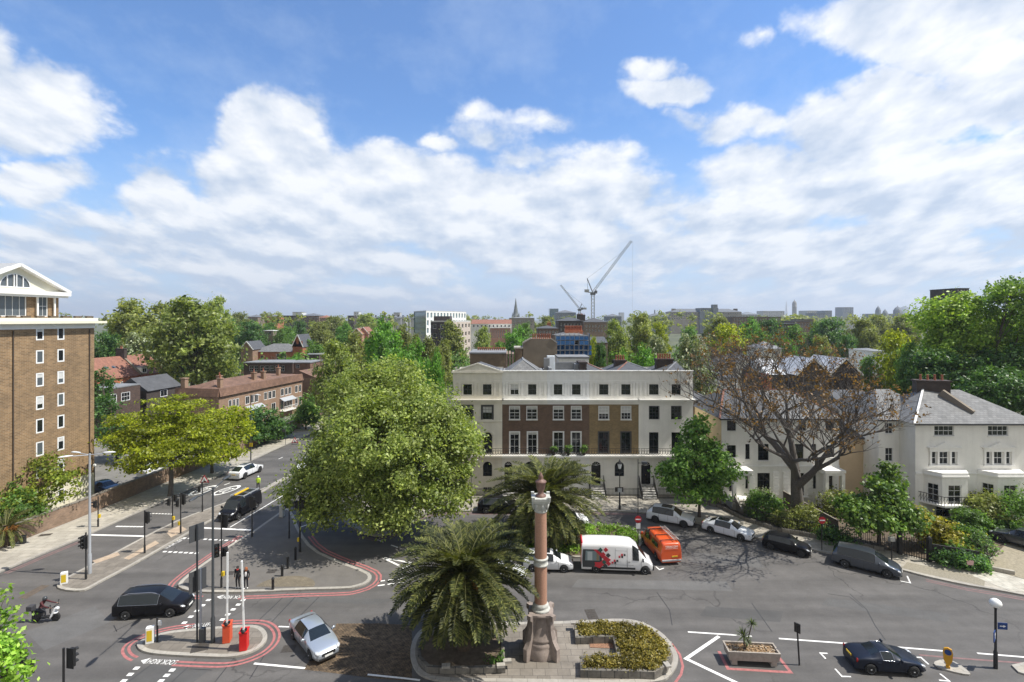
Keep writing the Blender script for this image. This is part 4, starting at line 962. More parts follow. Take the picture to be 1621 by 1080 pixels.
# ---------------------------------------------------------------- brick apartment tower on the left
SD = math.atan2(1, .130)                                     # direction of the street (leaning a little right)
su = V(math.cos(SD), math.sin(SD), 0); sn = V(su.y, -su.x, 0)  # sn points to the street side
tc_ = V(-49.6, 60.0, 0)                                       # far right corner of the street front
L = 24.0; o = tc_-su*L
b = B('apartment_tower', (tc_-su*8).to_tuple(), 'tall brown brick apartment block with a white gabled penthouse at the left edge', 'apartment block')
zc = H+.1
def on(px):                                                   # distance along the wall where a photo column meets it
    t = (px-CX)/F; return (t*o.y-o.x)/(su.x-t*su.y)
def wz(py, d): return H-(py-HY)*(o+su*d).y/F
hol = []; spec = []
for (pxa, pxb, y0, pit, tops) in [(57, 69.5, 518.3, 0, [(518.3, 538.7), (554.5, 575.5), (590.5, 612), (627, 648.5), (663, 685.5), (699.3, 722), (735, 757)]), (91, 102, 0, 0, [(518, 538), (552.8, 572.8), (587.5, 607.7), (622.3, 642.8), (657, 677.8), (691.5, 712.7), (727, 748)])]:
    d0, d1 = on(pxa), on(pxb)
    for (ya, yb_) in tops: hol.append((d0, d1, wz(yb_, (d0+d1)/2), wz(ya, (d0+d1)/2)))
dd = on(96); hol.append((on(92), on(102.5), wz(779, dd), wz(764, dd)))
m = b.mb(); zpl = 3.1; hu = [h_ for h_ in hol if h_[2] > zpl-.2]; hl = [h_ for h_ in hol if h_[2] <= zpl-.2]
facade(m, o, SD, L, zpl, zc-1.2, hu, 0, .12); facade(m, o, SD, L, 0, zpl, [(h_[0], h_[1], .9, 2.4) for h_ in hl], 1, .1)
q = o-sn*14
for (a_, c_, an) in ((tc_, tc_-sn*14, SD+math.pi/2), (tc_-sn*14, q, SD+math.pi), (q, o, SD-math.pi/2)):
    facade(m, a_, an, (c_-a_).length, 0, zc-1.2, [], 0)
pl = [o, tc_, tc_-sn*14, q]
m.prism([(p.x, p.y) for p in [x-sn*.5 for x in pl[:2]]+[x+sn*.5 for x in pl[2:]]], zc-1.4, zc-1.2, 0)
b.part(m, 'wall', [M_bk_tower, mat('cream plinth paint', (.70, .66, .52), .8, var=.06)])
for h_ in hu: window(b, o+su*h_[0]+V(0, 0, h_[2]), SD, h_[1]-h_[0], h_[3]-h_[2], 1, 1, fm=M_frame, gm=M_glass2 if rnd.random() < .35 else M_glass, fw=.13, rec=.03, blind=rnd.choice([0, 0, 0, .35, .6]))
for h_ in hl: window(b, o+su*h_[0]+V(0, 0, .9), SD, h_[1]-h_[0], 1.5, 1, 1, fm=M_frame, fw=.1, rec=.03)
m = b.mb()
for d_ in (on(141), on(20)): q_ = o+su*d_+sn*.08; m.tube([q_+V(0, 0, 3), q_+V(0, 0, zc-1.3)], .055, 6)
b.part(m, 'downpipe', mat('brown downpipe', (.06, .045, .035), .6))
M_coping = mat('cream coping', (.72, .68, .54), .7, var=.05)
m = b.mb()
def ring(z0, z1, e, mi=0): m.prism([((x+d).x, (x+d).y) for x, d in zip(pl, (sn*e-su*e, sn*e+su*e, -sn*e+su*e, -sn*e-su*e))], z0, z1, mi)
ring(zc-1.18, zc-.62, .06, 1); ring(zc-.615, zc-.35, .85, 0); ring(zc-.345, zc, .25, 0)
b.part(m, 'cornice', [M_coping, M_stuccob])
# penthouse: brick piers, glazed wall, gable with half round window
pc = on(107); D0 = on(-62); ph = o-sn*1.6; zt = P(0, 461, (o+su*pc).y).z
pz0 = zc+.0
def pp(px): return on(px)+.35
m = b.mb()
hw = [(pp(13.5), pp(57.5), pz0+.15, pz0+2.55), (pp(75.5), pp(91), pz0+.15, pz0+2.45), (pp(-40), pp(-9), pz0+.15, pz0+2.5)]
facade(m, ph, SD, pp(107.5), pz0-.3, zt-.35, hw, 0, .15, x0=D0)
e2 = ph+su*pp(107.5); facade(m, e2, SD+math.pi/2, 9, pz0-.3, zt-.35, [], 0)
b.part(m, 'penthouse_wall', M_bk_tower)
for i, (h_, c_) in enumerate(zip(hw, (4, 2, 3))): window(b, ph+su*h_[0]+V(0, 0, h_[2]), SD, h_[1]-h_[0], h_[3]-h_[2], c_, 1 if i != 1 else 2, fm=M_frame, gm=M_glass2, fw=.1, rec=.1)
m = b.mb()
for px in (71, 98): 
    p = ph+su*pp(px)+sn*.25; m.box((p.x, p.y, pz0+1.35), (.16, .16, 2.7), SD)
b.part(m, 'post', M_trim)
m = b.mb(); pk = pp(38.5); ge = pp(116)-.2; half_ = ge-pk; zg = P(0, 420.5, (o+su*pk).y).z; ga = ph+sn*.55
def gpt(d, z, back=0): return ga+su*d-sn*back+V(0, 0, z)
zb0 = zt-.35
r_ = 1.45; sp = zb0+.55; cz = 12
arc = [(pk-.15-r_*math.cos(math.pi*k/cz)*1.0, sp+r_*.95*math.sin(math.pi*k/cz)) for k in range(cz+1)]
bk_ = .3; slope = (zg-(zb0+.3))/half_
L0, R0 = (pk-half_, zb0+.3), (pk+half_, zb0+.3)
m.add([gpt(*L0, bk_), gpt(pk-.15-r_, sp, bk_)]+[gpt(*p, bk_) for p in arc[1:7]]+[gpt(pk, zg, bk_)], [tuple(range(9))], 0)
m.add([gpt(pk, zg, bk_)]+[gpt(*p, bk_) for p in arc[6:12]]+[gpt(pk-.15+r_, sp, bk_), gpt(*R0, bk_)], [tuple(range(9))], 0)
m.add([gpt(L0[0], zb0, bk_), gpt(R0[0], zb0, bk_), gpt(*R0, bk_), gpt(pk-.15+r_, sp, bk_), gpt(pk-.15-r_, sp, bk_), gpt(*L0, bk_)], [(0, 1, 2, 3, 4, 5)], 0)
b.part(m, 'gable', M_coping)
m = b.mb()
m.bar(gpt(pk-half_-.3, zb0+.02), gpt(pk+half_+.25, zb0+.02), .7, .42); m.bar(gpt(pk-half_-.3, zb0-.3, .1), gpt(pk+half_+.1, zb0-.3, .1), .5, .22)
m.bar(gpt(pk-half_-.35, zb0+.22), gpt(pk, zg+.1), .6, .3); m.bar(gpt(pk, zg+.1), gpt(pk+half_+.3, zb0+.22), .6, .3)
b.part(m, 'gable_moulding', M_trim)
m = b.mb(); m.add([gpt(*p, bk_+.06) for p in arc], [tuple(range(cz+1))], 1)
for k in range(cz): m.bar(gpt(*arc[k], bk_), gpt(*arc[k+1], bk_), .07)
for dx in (-.75, -.12, .12, .75): m.bar(gpt(pk-.15+dx, sp, bk_), gpt(pk-.15+dx, sp+math.sqrt(max(0, r_*r_-dx*dx))*.95, bk_), .09)
m.bar(gpt(pk-.15-r_, sp, bk_), gpt(pk-.15+r_, sp, bk_), .1)
b.part(m, 'half_round_window', [M_frame, M_glass2], uv=False)
m = b.mb()
q = [gpt(pk-half_-.4, zb0+.3), gpt(pk, zg+.28), gpt(pk+half_+.4, zb0+.3)]
m.add([q[0], q[1], q[2], q[0]-sn*12, q[1]-sn*12, q[2]-sn*12], [(0, 1, 4, 3), (1, 2, 5, 4)]); 
b.part(m, 'roof', mat('pale grey roof sheet', (.40, .40, .40), .5, var=.06))
m = b.mb(); 
for i in range(8):
    p = o+su*(on(5)+i*1.4)-sn*.9; m.box((p.x, p.y, zc+.12), (.8, .3, .22), SD)
b.part(m, 'terrace_planters', M_soil)

# brick boundary wall along the footway
b = B('boundary_wall', (*wl[1], 0), 'long old brown brick boundary wall with stone coping along the left footway', 'wall')
m = b.mb(); a = [Vector(p) for p in wl]; c = off(a, .32, False)
for i in range(len(a)-1):
    h0, h1 = 1.85, 1.85
    q = [(*a[i], .1), (*a[i+1], .1), (*a[i+1], h0), (*a[i], h0)]; q2 = [(*c[i], 0), (*c[i+1], 0), (*c[i+1], h0), (*c[i], h0)]
    m.add(q, [(0, 1, 2, 3)], 0); m.add(q2, [(3, 2, 1, 0)], 0)
b.part(m, 'wall_face', M_bk_wall)
m = b.mb(); a2, c2_ = off(a, -.04, False), off(a, .36, False)
for i in range(len(a)-1):
    m.add([(*a2[i], 1.85), (*a2[i+1], 1.85), (*c2_[i+1], 1.85), (*c2_[i], 1.85), (*a2[i], 1.95), (*a2[i+1], 1.95), (*c2_[i+1], 1.95), (*c2_[i], 1.95)], [(0, 1, 5, 4), (3, 7, 6, 2), (4, 5, 6, 7), (3, 2, 1, 0)])
b.part(m, 'coping', mat('weathered coping stone', (.20, .18, .155), .9, var=.35, vscale=3))
# ---------------------------------------------------------------- street row, mews and red roofs on the left
def long_house(label, o, ang, L, dep, z0, ze, zr, mw, mr, wins, name='house', cat='house', group=None, band=None, flat=False, fm=None, gm=None, cols=2, rows=1):
    "house whose front runs from o along ang; wins = (d0,d1,z0,z1); ridge parallel to the front"
    u = V(math.cos(ang), math.sin(ang), 0); n = V(u.y, -u.x, 0); o = V(o[0], o[1], 0)
    b = B(name, tuple(o+u*L/2-n*dep/2), label, cat, group); m = b.mb()
    facade(m, o, ang, L, z0, ze, wins, 0, .1); c = [o, o+u*L, o+u*L-n*dep, o-n*dep]
    facade(m, c[1], ang+math.pi/2, dep, z0, ze, [], 0); facade(m, c[2], ang+math.pi, L, z0, ze, [], 0); facade(m, c[3], ang-math.pi/2, dep, z0, ze, [], 0)
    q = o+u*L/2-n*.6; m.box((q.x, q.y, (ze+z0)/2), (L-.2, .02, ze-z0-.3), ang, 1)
    b.part(m, 'wall', [mw, M_dark])
    for w in wins: window(b, o+u*w[0]+V(0, 0, w[2]), ang, w[1]-w[0], w[3]-w[2], cols, rows, fm=fm or M_frame, gm=gm, fw=.1, rec=.04)
    m = b.mb()
    if band:                                                    # tile hung band that leans outwards over the front and the near end
        zb_, e = band
        for (p, d, nn, LL) in ((o, u, n, L), (o-n*dep, n, -u, dep)):
            a, c_ = p-d*.0, p+d*LL
            m.add([a+nn*e+V(0, 0, zb_), c_+nn*e+V(0, 0, zb_), c_+nn*.02+V(0, 0, ze+.3), a+nn*.02+V(0, 0, ze+.3), a+V(0, 0, zb_), c_+V(0, 0, zb_), c_-nn*.3+V(0, 0, ze+.3), a-nn*.3+V(0, 0, ze+.3)],
                  [(0, 1, 2, 3), (4, 5, 1, 0), (3, 2, 6, 7), (0, 3, 7, 4), (1, 5, 6, 2)])
    if flat: q = o+u*L/2-n*dep/2; m.box((q.x, q.y, ze+.08), (L+.1, dep+.1, .2), ang)
    else:
        e = .3; r0, r1 = o-n*dep/2+V(0, 0, zr), o+u*L-n*dep/2+V(0, 0, zr); zz = ze-.05
        p = [o+n*e+V(0, 0, zz), o+u*L+n*e+V(0, 0, zz), r1, r0, o-n*(dep+e)+V(0, 0, zz), o+u*L-n*(dep+e)+V(0, 0, zz)]
        m.add(p, [(0, 1, 2, 3), (3, 2, 5, 4), (0, 3, 4), (1, 5, 2)])
    b.part(m, 'roof', mr); return b, o, u, n
ra = math.atan2(24.9, 4.6); ro = V(-52.8, 91, 0); ru = V(math.cos(ra), math.sin(ra), 0)
def rd_(px): t = (px-CX)/F; return (t*ro.y-ro.x)/(ru.x-t*ru.y)
wins = []
for a, c in [(362, 367), (368.5, 373), (374, 378.5), (388.5, 395), (396.8, 402), (403, 409), (418, 423), (424.5, 430), (431, 436), (444.5, 449.5), (451, 455.5), (456.5, 461), (467, 471.5), (473, 477)]: wins.append((rd_(a), rd_(c), 4.7, 6.3))
for a, c in [(362, 367.5), (369, 374), (375, 380), (389, 393), (394, 398), (399, 403), (404, 408), (430, 436.5), (444.5, 449), (450, 454), (455, 459), (460, 463), (467, 471.5), (473, 477)]: wins.append((rd_(a), rd_(c), 1.7, 3.7))
b, o, u, n = long_house('long brown brick row with a rust tile parapet and white windows along the street', ro, ra, rd_(478.5), 9, 0, 8.4, 8.4, M_bk_row, M_tileb, wins, 'terrace_row', 'row of houses', band=(7.25, .35), flat=True)
for (pa, pb) in ((387, 414), (442.5, 463)):
    m = b.mb(); a, c = o+u*rd_(pa), o+u*rd_(pb)
    m.add([a+n*1.1+V(0, 0, 3.7), c+n*1.1+V(0, 0, 3.7), c+V(0, 0, 4.35), a+V(0, 0, 4.35)], [(0, 1, 2, 3)]); m.bar(a+n*1.1+V(0, 0, 3.68), c+n*1.1+V(0, 0, 3.68), .08)
    b.part(m, 'canopy', mat('lead canopy', (.36, .38, .40), .5))
    m = b.mb(); m.bar(a+n*.6+V(0, 0, 1.55), c+n*.6+V(0, 0, 1.55), 1.2, .12)
    k = 12
    for i in range(k+1): p = a.lerp(c, i/k)+n*1.15; m.bar(p+V(0, 0, 1.6), p+V(0, 0, 2.5), .05)
    m.bar(a+n*1.15+V(0, 0, 2.5), c+n*1.15+V(0, 0, 2.5), .07); b.part(m, 'balcony', M_trim)
m = b.mb(); q = o-n*4.6
hp = [q+u*1+V(0, 0, 8.5)+n*3, q+u*19+V(0, 0, 8.5)+n*3, q+u*19+V(0, 0, 8.5)-n*3, q+u*1+V(0, 0, 8.5)-n*3, q+u*4+V(0, 0, 9.7), q+u*17+V(0, 0, 9.7)]
m.add(hp, [(0, 1, 5, 4), (1, 2, 5), (2, 3, 4, 5), (3, 0, 4)]); b.part(m, 'low_roof', M_tileb)
for d, e in ((2.2, 1.6), (6, 5), (12.5, 2.5), (15, 2.2), (22.5, 4)):
    q = o+u*d-n*e; chimney(b, (q.x, q.y), .7, .7, 8.4, 10.2, M_bk_row, 1, ra)
q = o-n*7.5+u*.4; chimney(b, (q.x, q.y), .8, .9, 6, 10.3, M_bk_row, 0, ra)
m = b.mb(); q = o+u*1.2-n*6.2; m.lathe((0, 0, 0), [(.05, 0), (.5, .12), (.62, .3), (.5, .14), (.04, .04)], 14)
d_ = m.build('satellite_dish', M_frame, b.root, False); d_.location = q+b.off+V(0, 0, 9.4); d_.rotation_euler = (R(70), 0, R(30))
r2 = ro+ru*29; wn = [(1.5, 2.6, 4.9, 6.4), (3, 4.1, 4.9, 6.4), (7.5, 8.6, 2.0, 3.7), (9.5, 10.6, 4.3, 5.8), (12, 13.2, 2.0, 3.7), (13.6, 14.8, 2.0, 3.7), (19, 20, 4, 5.6)]
long_house('brick house with brown hipped roof at the far end of the row, half behind leaves', r2-V(-1.2, 0, 0), ra, 24, 9, 0, 7.3, 9.0, M_bk_row, M_tileb, wn, 'terrace_row', 'row of houses')
b = B('shop_front', (r2.x+6, r2.y+22, 0), 'small shop with a red front and white awning at the far end of the row', 'shop'); q = r2+ru*20+V(3.2, 0, 0)
m = b.mb(); m.box((q.x, q.y, 1.5), (12, 3, 3), ra); b.part(m, 'wall', M_bk_dark)
m = b.mb(); q2 = q+V(ru.y, -ru.x, 0)*1.56; m.box((q2.x, q2.y, 1.5), (5, .1, 2.6), ra); b.part(m, 'red_shutter', mat('red shutter', (.42, .07, .03), .6))
m = b.mb(); q2 = q+V(ru.y, -ru.x, 0)*1.9; m.box((q2.x, q2.y, 3.1), (11, 1.2, .2), ra); b.part(m, 'awning', M_trim)
# mews with white dormers, red roofed houses behind the tower
ma = math.atan2(1, .12); mo = P(163, 617, 90); mo.z = 0; mu = V(math.cos(ma), math.sin(ma), 0)
def md_(px, o_=mo, u_=mu): t = (px-CX)/F; return (t*o_.y-o_.x)/(u_.x-t*u_.y)
long_house('low mews house with dark tile hanging and white casement windows beside the tower', mo, ma, md_(222), 7, 0, 8.6, 8.6, mat('dark hung tiles', (.105, .066, .05), .85, tex=('b', (.075, .05, .04), (.04, .03, .025), .3, .2, .02), var=.25), M_lead,
           [(md_(171), md_(185), 6.0, 7.6), (md_(192), md_(206), 6.0, 7.6)], 'mews_house', 'house', flat=True, cols=3, rows=2)
po = P(166, 602, 112); po.z = 0
for i, (pa, pb, lb) in enumerate([(150, 222, 'orange brick house with a broad red tiled roof and roof lights behind the mews'), (223.5, 262, 'orange brick house with red tiled roof and white dormer, right of the broad red roof')]):
    d0, d1 = md_(pa, po), md_(pb, po); zE = 7.9
    w_ = [(md_(174, po)-d0, md_(179, po)-d0, 5.0, 6.7), (md_(191, po)-d0, md_(195, po)-d0, 5.3, 6.9)] if i == 0 else [(md_(232, po)-d0, md_(236, po)-d0, 5.0, 6.9)]
    b, o, u, n = long_house(lb, po+mu*d0, ma, d1-d0, 10, 0, zE, 12.4, M_bk_red, M_tile, w_, 'red_roofed_house', 'house', rows=2)
    if i == 0:
        q = o+u*(d1-d0)-n*5; chimney(b, (q.x, q.y), .8, 2.2, 11, 14.0, M_bk_dark, 2, ma)
        m = b.mb(); m.bar(o+u*(d1-d0)+n*.3+V(0, 0, zE+.15), o+u*(d1-d0)-n*5+V(0, 0, 12.6), .5, .3); b.part(m, 'parapet', M_render)
        for px in (183, 195):
            q = o+u*(md_(px, po)-d0)-n*2.2; m = b.mb(); a = q+V(0, 0, zE+2.05); m.add([a+u*.4+n*.5-V(0, 0, .40), a-u*.4+n*.5-V(0, 0, .40), a-u*.4-n*.5+V(0, 0, .50), a+u*.4-n*.5+V(0, 0, .50)], [(0, 1, 2, 3)])
            b.part(m, 'roof_light', M_glass2)
    else:
        q = o+u*(md_(228, po)-d0)-n*.8; m = b.mb(); m.box((q.x, q.y, zE+1.0), (1.6, 1.8, 1.5), ma); m.box((q.x, q.y, zE+1.85), (1.9, 2.1, .16), ma, 1); b.part(m, 'dormer', [M_trim, M_lead])
        window(b, q+n*.92-u*.6+V(0, 0, zE+.5), ma, 1.2, 1.0, 2, 1, rec=-.03)
long_house('dark roofed house with white attic window, right of the red roofs', P(232, 610, 100)*1, ma, 9, 7, 0, 7.0, 9.5, M_bk_dark, M_felt, [(3.4, 5.2, 5.3, 6.7)], 'mews_house', 'house')
w7 = [(395, 401), (402.5, 408.5), (411.5, 417.5), (419, 425.5), (427, 433.5), (436, 442.5), (444, 450.5)]
simple_house('dark mansard roofed mews with a strip of white windows behind the brick row', 386, 463, 575, 574.7, 140, 9, MATS['dark hung tiles'], M_lead, [(a, c, 579, 587.5) for a, c in w7], 'mews_house')
simple_house('brown end of the mansard mews with a white rooftop unit', 463.5, 491, 575, 574.7, 141, 9, M_tileb, M_lead, [(468, 474, 577, 583)], 'mews_house')
simple_house('grey mews block with two white windows behind the street tree tops', 482, 505, 562, 561.8, 165, 9, MATS['dark hung tiles'], M_lead, [(485, 490, 567, 575), (494, 501, 567, 575)], 'mews_house')
# ornate red brick mansion and other middle distance houses
simple_house('ornate orange brick mansion with slate roof and white balcony', 396, 470, 557, 544, 188, 12, M_bk_red, M_slatel, [(402, 407, 563, 572), (412, 417, 563, 572), (438, 442, 560, 572), (449, 453, 560, 572)], 'mansion')
simple_house('steep shaped brick gable at the right end of the ornate mansion', 463, 479, 549, 530, 184, 10, M_bk_red, M_slate, [(469, 473, 540, 545)], 'gabled_house', gable=True)
simple_house('plain brick gable at the left end of the ornate mansion', 381, 400, 553, 541, 184, 10, M_bk_row, M_slate, [(388, 392, 556, 562)], 'gabled_house', gable=True)
simple_house('small pale turret house with flat roof above the mansion', 417, 432, 524, 523.8, 215, 6, M_render, M_trim, [(420, 424, 526, 530), (425, 429, 526, 530)])
simple_house('pink gabled house with white bargeboards among the trees', 556, 573, 529, 520, 232, 10, mat('pink brick', (.38, .20, .15), .85, var=.15), M_tile, [(559, 563, 532, 537)], 'gabled_house', gable=True)
simple_house('pink house with a tall red roof right of the white bargeboard gable', 566, 583, 528, 518, 236, 10, MATS['pink brick'], M_tile, [(572, 577, 531, 538)], 'gabled_house', gable=True)

# ---------------------------------------------------------------- behind the terrace and along the far street
M_conc = mat('pale concrete', (.50, .49, .47), .8, var=.1); M_bk_mid = brick('mid brown brick', (.20, .13, .095), (.16, .10, .075))
def grid(px0, px1, y0, y1, nc, nr, fx=.55, fy=.6):
    r = []; cw, ch = (px1-px0)/nc, (y1-y0)/nr
    for j in range(nr):
        for i in range(nc): r.append((px0+cw*(i+.5-fx/2), px0+cw*(i+.5+fx/2), y0+ch*(j+.5-fy/2), y0+ch*(j+.5+fy/2)))
    return r
# party wall house with pots, brown low building with pots, scaffolded house
b = B('party_wall', P(855, 560, 88)*1, 'tall grey brown rendered party wall with a row of chimney pots behind the terrace', 'building'); Y = 88
m = b.mb(); pr = [(828, 600), (828, 544), (841, 536.5), (872, 536.5), (882, 544), (882, 600)]; fr = [P(x, y, Y) for x, y in pr]; bk_ = [p+V(0, 6, 0) for p in fr]
m.add(fr+bk_, [(0, 5, 4, 3, 2, 1), (6, 7, 8, 9, 10, 11)]+[(i, (i+1) % 6, 6+(i+1) % 6, 6+i) for i in range(6)])
b.part(m, 'wall', M_render)
m = b.mb()
for a, c in ((1, 2), (3, 4)): m.bar(fr[a]+V(0, .1, .1), fr[c]+V(0, .1, .1), .35, .2)
b.part(m, 'coping', M_kerb)
for i in range(9):
    p = P(844+i*3.3, 536.5, Y+.6); m = b.mb(); m.lathe(p, [(.16, 0), (.13, .15), (.12, .75), (.16, .8), (.14, .9)], 8); b.part(m, 'chimney_pot', M_pot)
b = simple_house('low brown brick building with rows of chimney pots behind the pediment', 744, 800, 560, 559.8, 84, 9, mat('sooty buff brick', (.20, .145, .085), .9, tex=('b', (.15, .11, .07), (.13, .1, .08), .225, .075, .01), var=.25, vscale=.8), M_lead, [], 'building')
for i in range(14):
    p = P(757+i*3.2, 558, 90); m = b.mb(); m.lathe(p, [(.16, 0), (.13, .15), (.12, .75), (.16, .8), (.14, .9)], 8); b.part(m, 'chimney_pot', M_pot)
for px in (802, 807, 812):
    p = P(px, 575, 84); m = b.mb(); m.box((p.x, p.y+4, 7.5), (.35, 8, 16.0)); b.part(m, 'pier', M_bk_mid)
simple_house('narrow brown rendered wall between the pots building and the party wall', 815, 827, 552, 551.8, 88, 5, MATS['sooty buff brick'], M_kerb, [], 'building')
b = simple_house('grey house wrapped in blue scaffolding with red chimney pots', 884, 929, 532, 524, 96, 9, M_render, M_slatel, grid(886, 928, 540, 562, 4, 2), 'building')
for i in range(11):
    p = P(895+i*2.5, 523, 99); m = b.mb(); m.lathe(p, [(.2, -.4), (.16, .0), (.14, .7), (.2, .8), (.17, .9)], 8); b.part(m, 'chimney_pot', M_pot)
m = b.mb(); p = P(908, 526, 99); m.box((p.x, p.y, p.z-.6), (3.6, 1.2, 1.8)); b.part(m, 'chimney', M_bk_red)
b = B('scaffolding', P(906, 560, 94)*1, 'scaffold with blue debris netting round the house behind the terrace', 'scaffolding'); Y = 94.2
m = b.mb(); zs = [P(0, y, Y).z for y in (572, 563, 554.5, 546, 538, 531)]
for i in range(8):
    X = P(880+i*7.4, 0, Y).x
    for yy in (Y, Y+1.2): m.bar((X, yy, 6), (X, yy, zs[-1]+.5), .07)
for z in zs:
    for yy in (Y, Y+1.2): m.bar((P(879, 0, Y).x, yy, z), (P(933, 0, Y).x, yy, z), .07)
    m.box((P(906, 0, Y).x, Y+.6, z-.06), (6.2, 1.1, .05))
b.part(m, 'poles', mat('galvanised tube', (.40, .42, .45), .4, .6))
nm = mat('blue debris netting', (.03, .13, .33), .7, var=.35, vscale=1.5)
for i in range(7):
    for j in range(3, 5):
        if (i*3+j) % 5 == 0 and j == 3: continue
        m = b.mb(); x0, x1 = P(880+i*7.4, 0, Y).x+.06, P(887.4+i*7.4, 0, Y).x-.04; m.box(((x0+x1)/2, Y-.06, (zs[j]+zs[j+1])/2-.1), (x1-x0, .02, (zs[j+1]-zs[j])*.8)); b.part(m, 'netting', nm)
for j in (1, 2):
    for i in range(0, 7, 2):
        m = b.mb(); x0, x1 = P(880+i*7.4, 0, Y).x+.06, P(894+i*7.4, 0, Y).x-.04; m.box(((x0+x1)/2, Y+1.27, (zs[j]+zs[j+1])/2-.1), (x1-x0, .02, (zs[j+1]-zs[j])*.75)); b.part(m, 'netting', nm)
m = b.mb(); x = P(932.5, 0, Y).x; m.box((x+.1, Y+.6, (zs[0]+zs[-1])/2+1), (.03, 1.4, (zs[-1]-zs[1])*.9)); b.part(m, 'netting', nm)
simple_house('white parapet of a flat roofed rear building below the scaffold', 884, 932, 567, 566.8, 82, 5, M_stuccow, M_lead, [], 'building')
simple_house('dark brick range with many chimneys left of the scaffolded house', 852, 884, 520, 515, 150, 10, brick('dark red brick', (.15, .075, .06), (.11, .06, .05)), M_slate, grid(853, 883, 522, 532, 6, 1), 'building', chim=[(871, 512, .5, 1.2, M_bk_red, 2)])
simple_house('dark gabled Victorian block left of the tall crane', 884, 924, 508, 502, 240, 14, M_bk_dark, M_slate, grid(886, 922, 511, 525, 7, 2, .4, .5), 'building', chim=[(921, 498, .5, 3)])
simple_house('dark gabled Victorian block right of the tall crane mast', 924, 962, 510, 503, 235, 14, M_bk_mid, M_slate, grid(926, 960, 513, 527, 7, 2, .4, .5), 'building', chim=[(925, 499, .4, 2.4)])
simple_house('low dark slate roofed houses below the crane', 925, 962, 542, 533, 130, 10, M_bk_mid, M_slate, grid(927, 960, 545, 552, 6, 1), 'building', ridge='g')
# modern office with white grid and glass end
def corner_block(label, pxc, Yc, pxl, Yl, pxr, Yr, ytop, matl, matr, gl, gr, name='office_building', fml=None, fmr=None, gm=None):
    c = P(pxc, 0, Yc); l = P(pxl, 0, Yl); r = P(pxr, 0, Yr); z = P(0, ytop, Yc).z
    b = B(name, (c.x, c.y, 0), label, 'office building')
    for (a, q, mt, g, fm) in ((l, c, matl, gl, fml), (c, r, matr, gr, fmr)):
        d = V(q.x-a.x, q.y-a.y, 0); Ln = d.length; an = math.atan2(d.y, d.x); nc, nr, zl, fx, fy = g; H_ = z-zl; hol = []
        for j in range(nr):
            for i in range(nc): hol.append((Ln*(i+.5-fx/2)/nc, Ln*(i+.5+fx/2)/nc, zl+H_*(j+.5-fy/2)/nr, zl+H_*(j+.5+fy/2)/nr))
        m = b.mb(); facade(m, (a.x, a.y), an, Ln, 0, z, hol, 0, .3); b.part(m, 'wall', mt)
        uu = V(math.cos(an), math.sin(an), 0)
        for h_ in hol: window(b, V(a.x, a.y, h_[2])+uu*h_[0], an, h_[1]-h_[0], h_[3]-h_[2], 1, 1, fm=fm or M_frame, gm=gm or M_glass, fw=.12, rec=.3)
    m = b.mb(); bk = l+r-c; pts = [(l.x, l.y), (c.x, c.y), (r.x, r.y), (bk.x, bk.y)]; m.prism(pts, z+.01, z+.5); b.part(m, 'roof', M_conc)
    m = b.mb(); m.add([(r.x, r.y, 0), (bk.x, bk.y, 0), (bk.x, bk.y, z), (r.x, r.y, z), (l.x, l.y, 0), (l.x, l.y, z)], [(0, 1, 2, 3), (1, 4, 5, 2)]); b.part(m, 'rear_wall', M_conc)
    return b
corner_block('modern white gridded office with a green glass end', 674.5, 300, 655, 330, 738, 352, 493, M_glassb, M_trim, (1, 4, 12, .96, .8), (13, 3, 12, .5, .68), fml=M_framed, gm=M_glassb)
corner_block('dark brown brick block of flats beside the far street', 717.5, 215, 682, 216, 745, 252, 510, mat('sooty brick', (.05, .04, .04), .9, var=.15), mat('pinkish rendered front', (.50, .42, .36), .85, var=.1), (3, 3, 8.5, .5, .5), (5, 5, 1, .5, .5), 'block_of_flats')
m = MB(); p = P(687, 0, 222); q = P(712, 0, 222); m.box(((p.x+q.x)/2, 226, 21.2), (q.x-p.x, 9, 2.6)); o_ = m.build('roof_storey', MATS['sooty brick'])
tag(o_, 'set back dark top storey on the dark brick flats', 'roof storey')
simple_house('long hospital block with orange roof and white upper floor', 745.5, 810, 512.5, 506, 285, 14, M_stuccow, M_tile, grid(747, 809, 513.5, 519, 10, 1, .4, .6), 'building', ridge='g')
simple_house('pink striped brick lower front of the orange roofed block', 776, 808, 519.5, 519.3, 280, 4, MATS['pink brick'], M_trim, grid(777, 807, 522, 536, 9, 1, .35, .9), 'building')
simple_house('grey stone block with flat roof below the church spire', 806, 846, 503.5, 501.5, 330, 16, mat('grey stone', (.26, .235, .20), .85, var=.2), M_lead, grid(808, 844, 506, 516, 8, 2, .4, .5), 'building')
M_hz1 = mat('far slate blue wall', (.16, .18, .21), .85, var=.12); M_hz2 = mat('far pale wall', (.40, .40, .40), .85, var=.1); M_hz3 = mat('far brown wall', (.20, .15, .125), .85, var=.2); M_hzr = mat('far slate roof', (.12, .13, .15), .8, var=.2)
def far(label, px0, px1, yt, Y, dep, mw, nc=0, nr=0, name='distant_building', yb=None, ridge=None, mr=None, cat='building', group=None, **kw):
    yb = yb or yt+14
    return simple_house(label, px0, px1, yt, ridge if ridge else yt-.1, Y, dep, mw, mr or M_hzr, grid(px0+.5, px1-.5, yt+1, yb, nc, nr, .5, .5) if nc else [], name, cat, group=group, **kw)
M_wsl = mat('white rooftop plant', (.62, .63, .64), .7)
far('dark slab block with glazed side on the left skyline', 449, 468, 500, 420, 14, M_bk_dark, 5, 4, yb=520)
far('blue glass slab beside the dark slab on the left skyline', 441, 449, 500, 424, 14, M_glassb, 2, 4, yb=520, fm=M_framed)
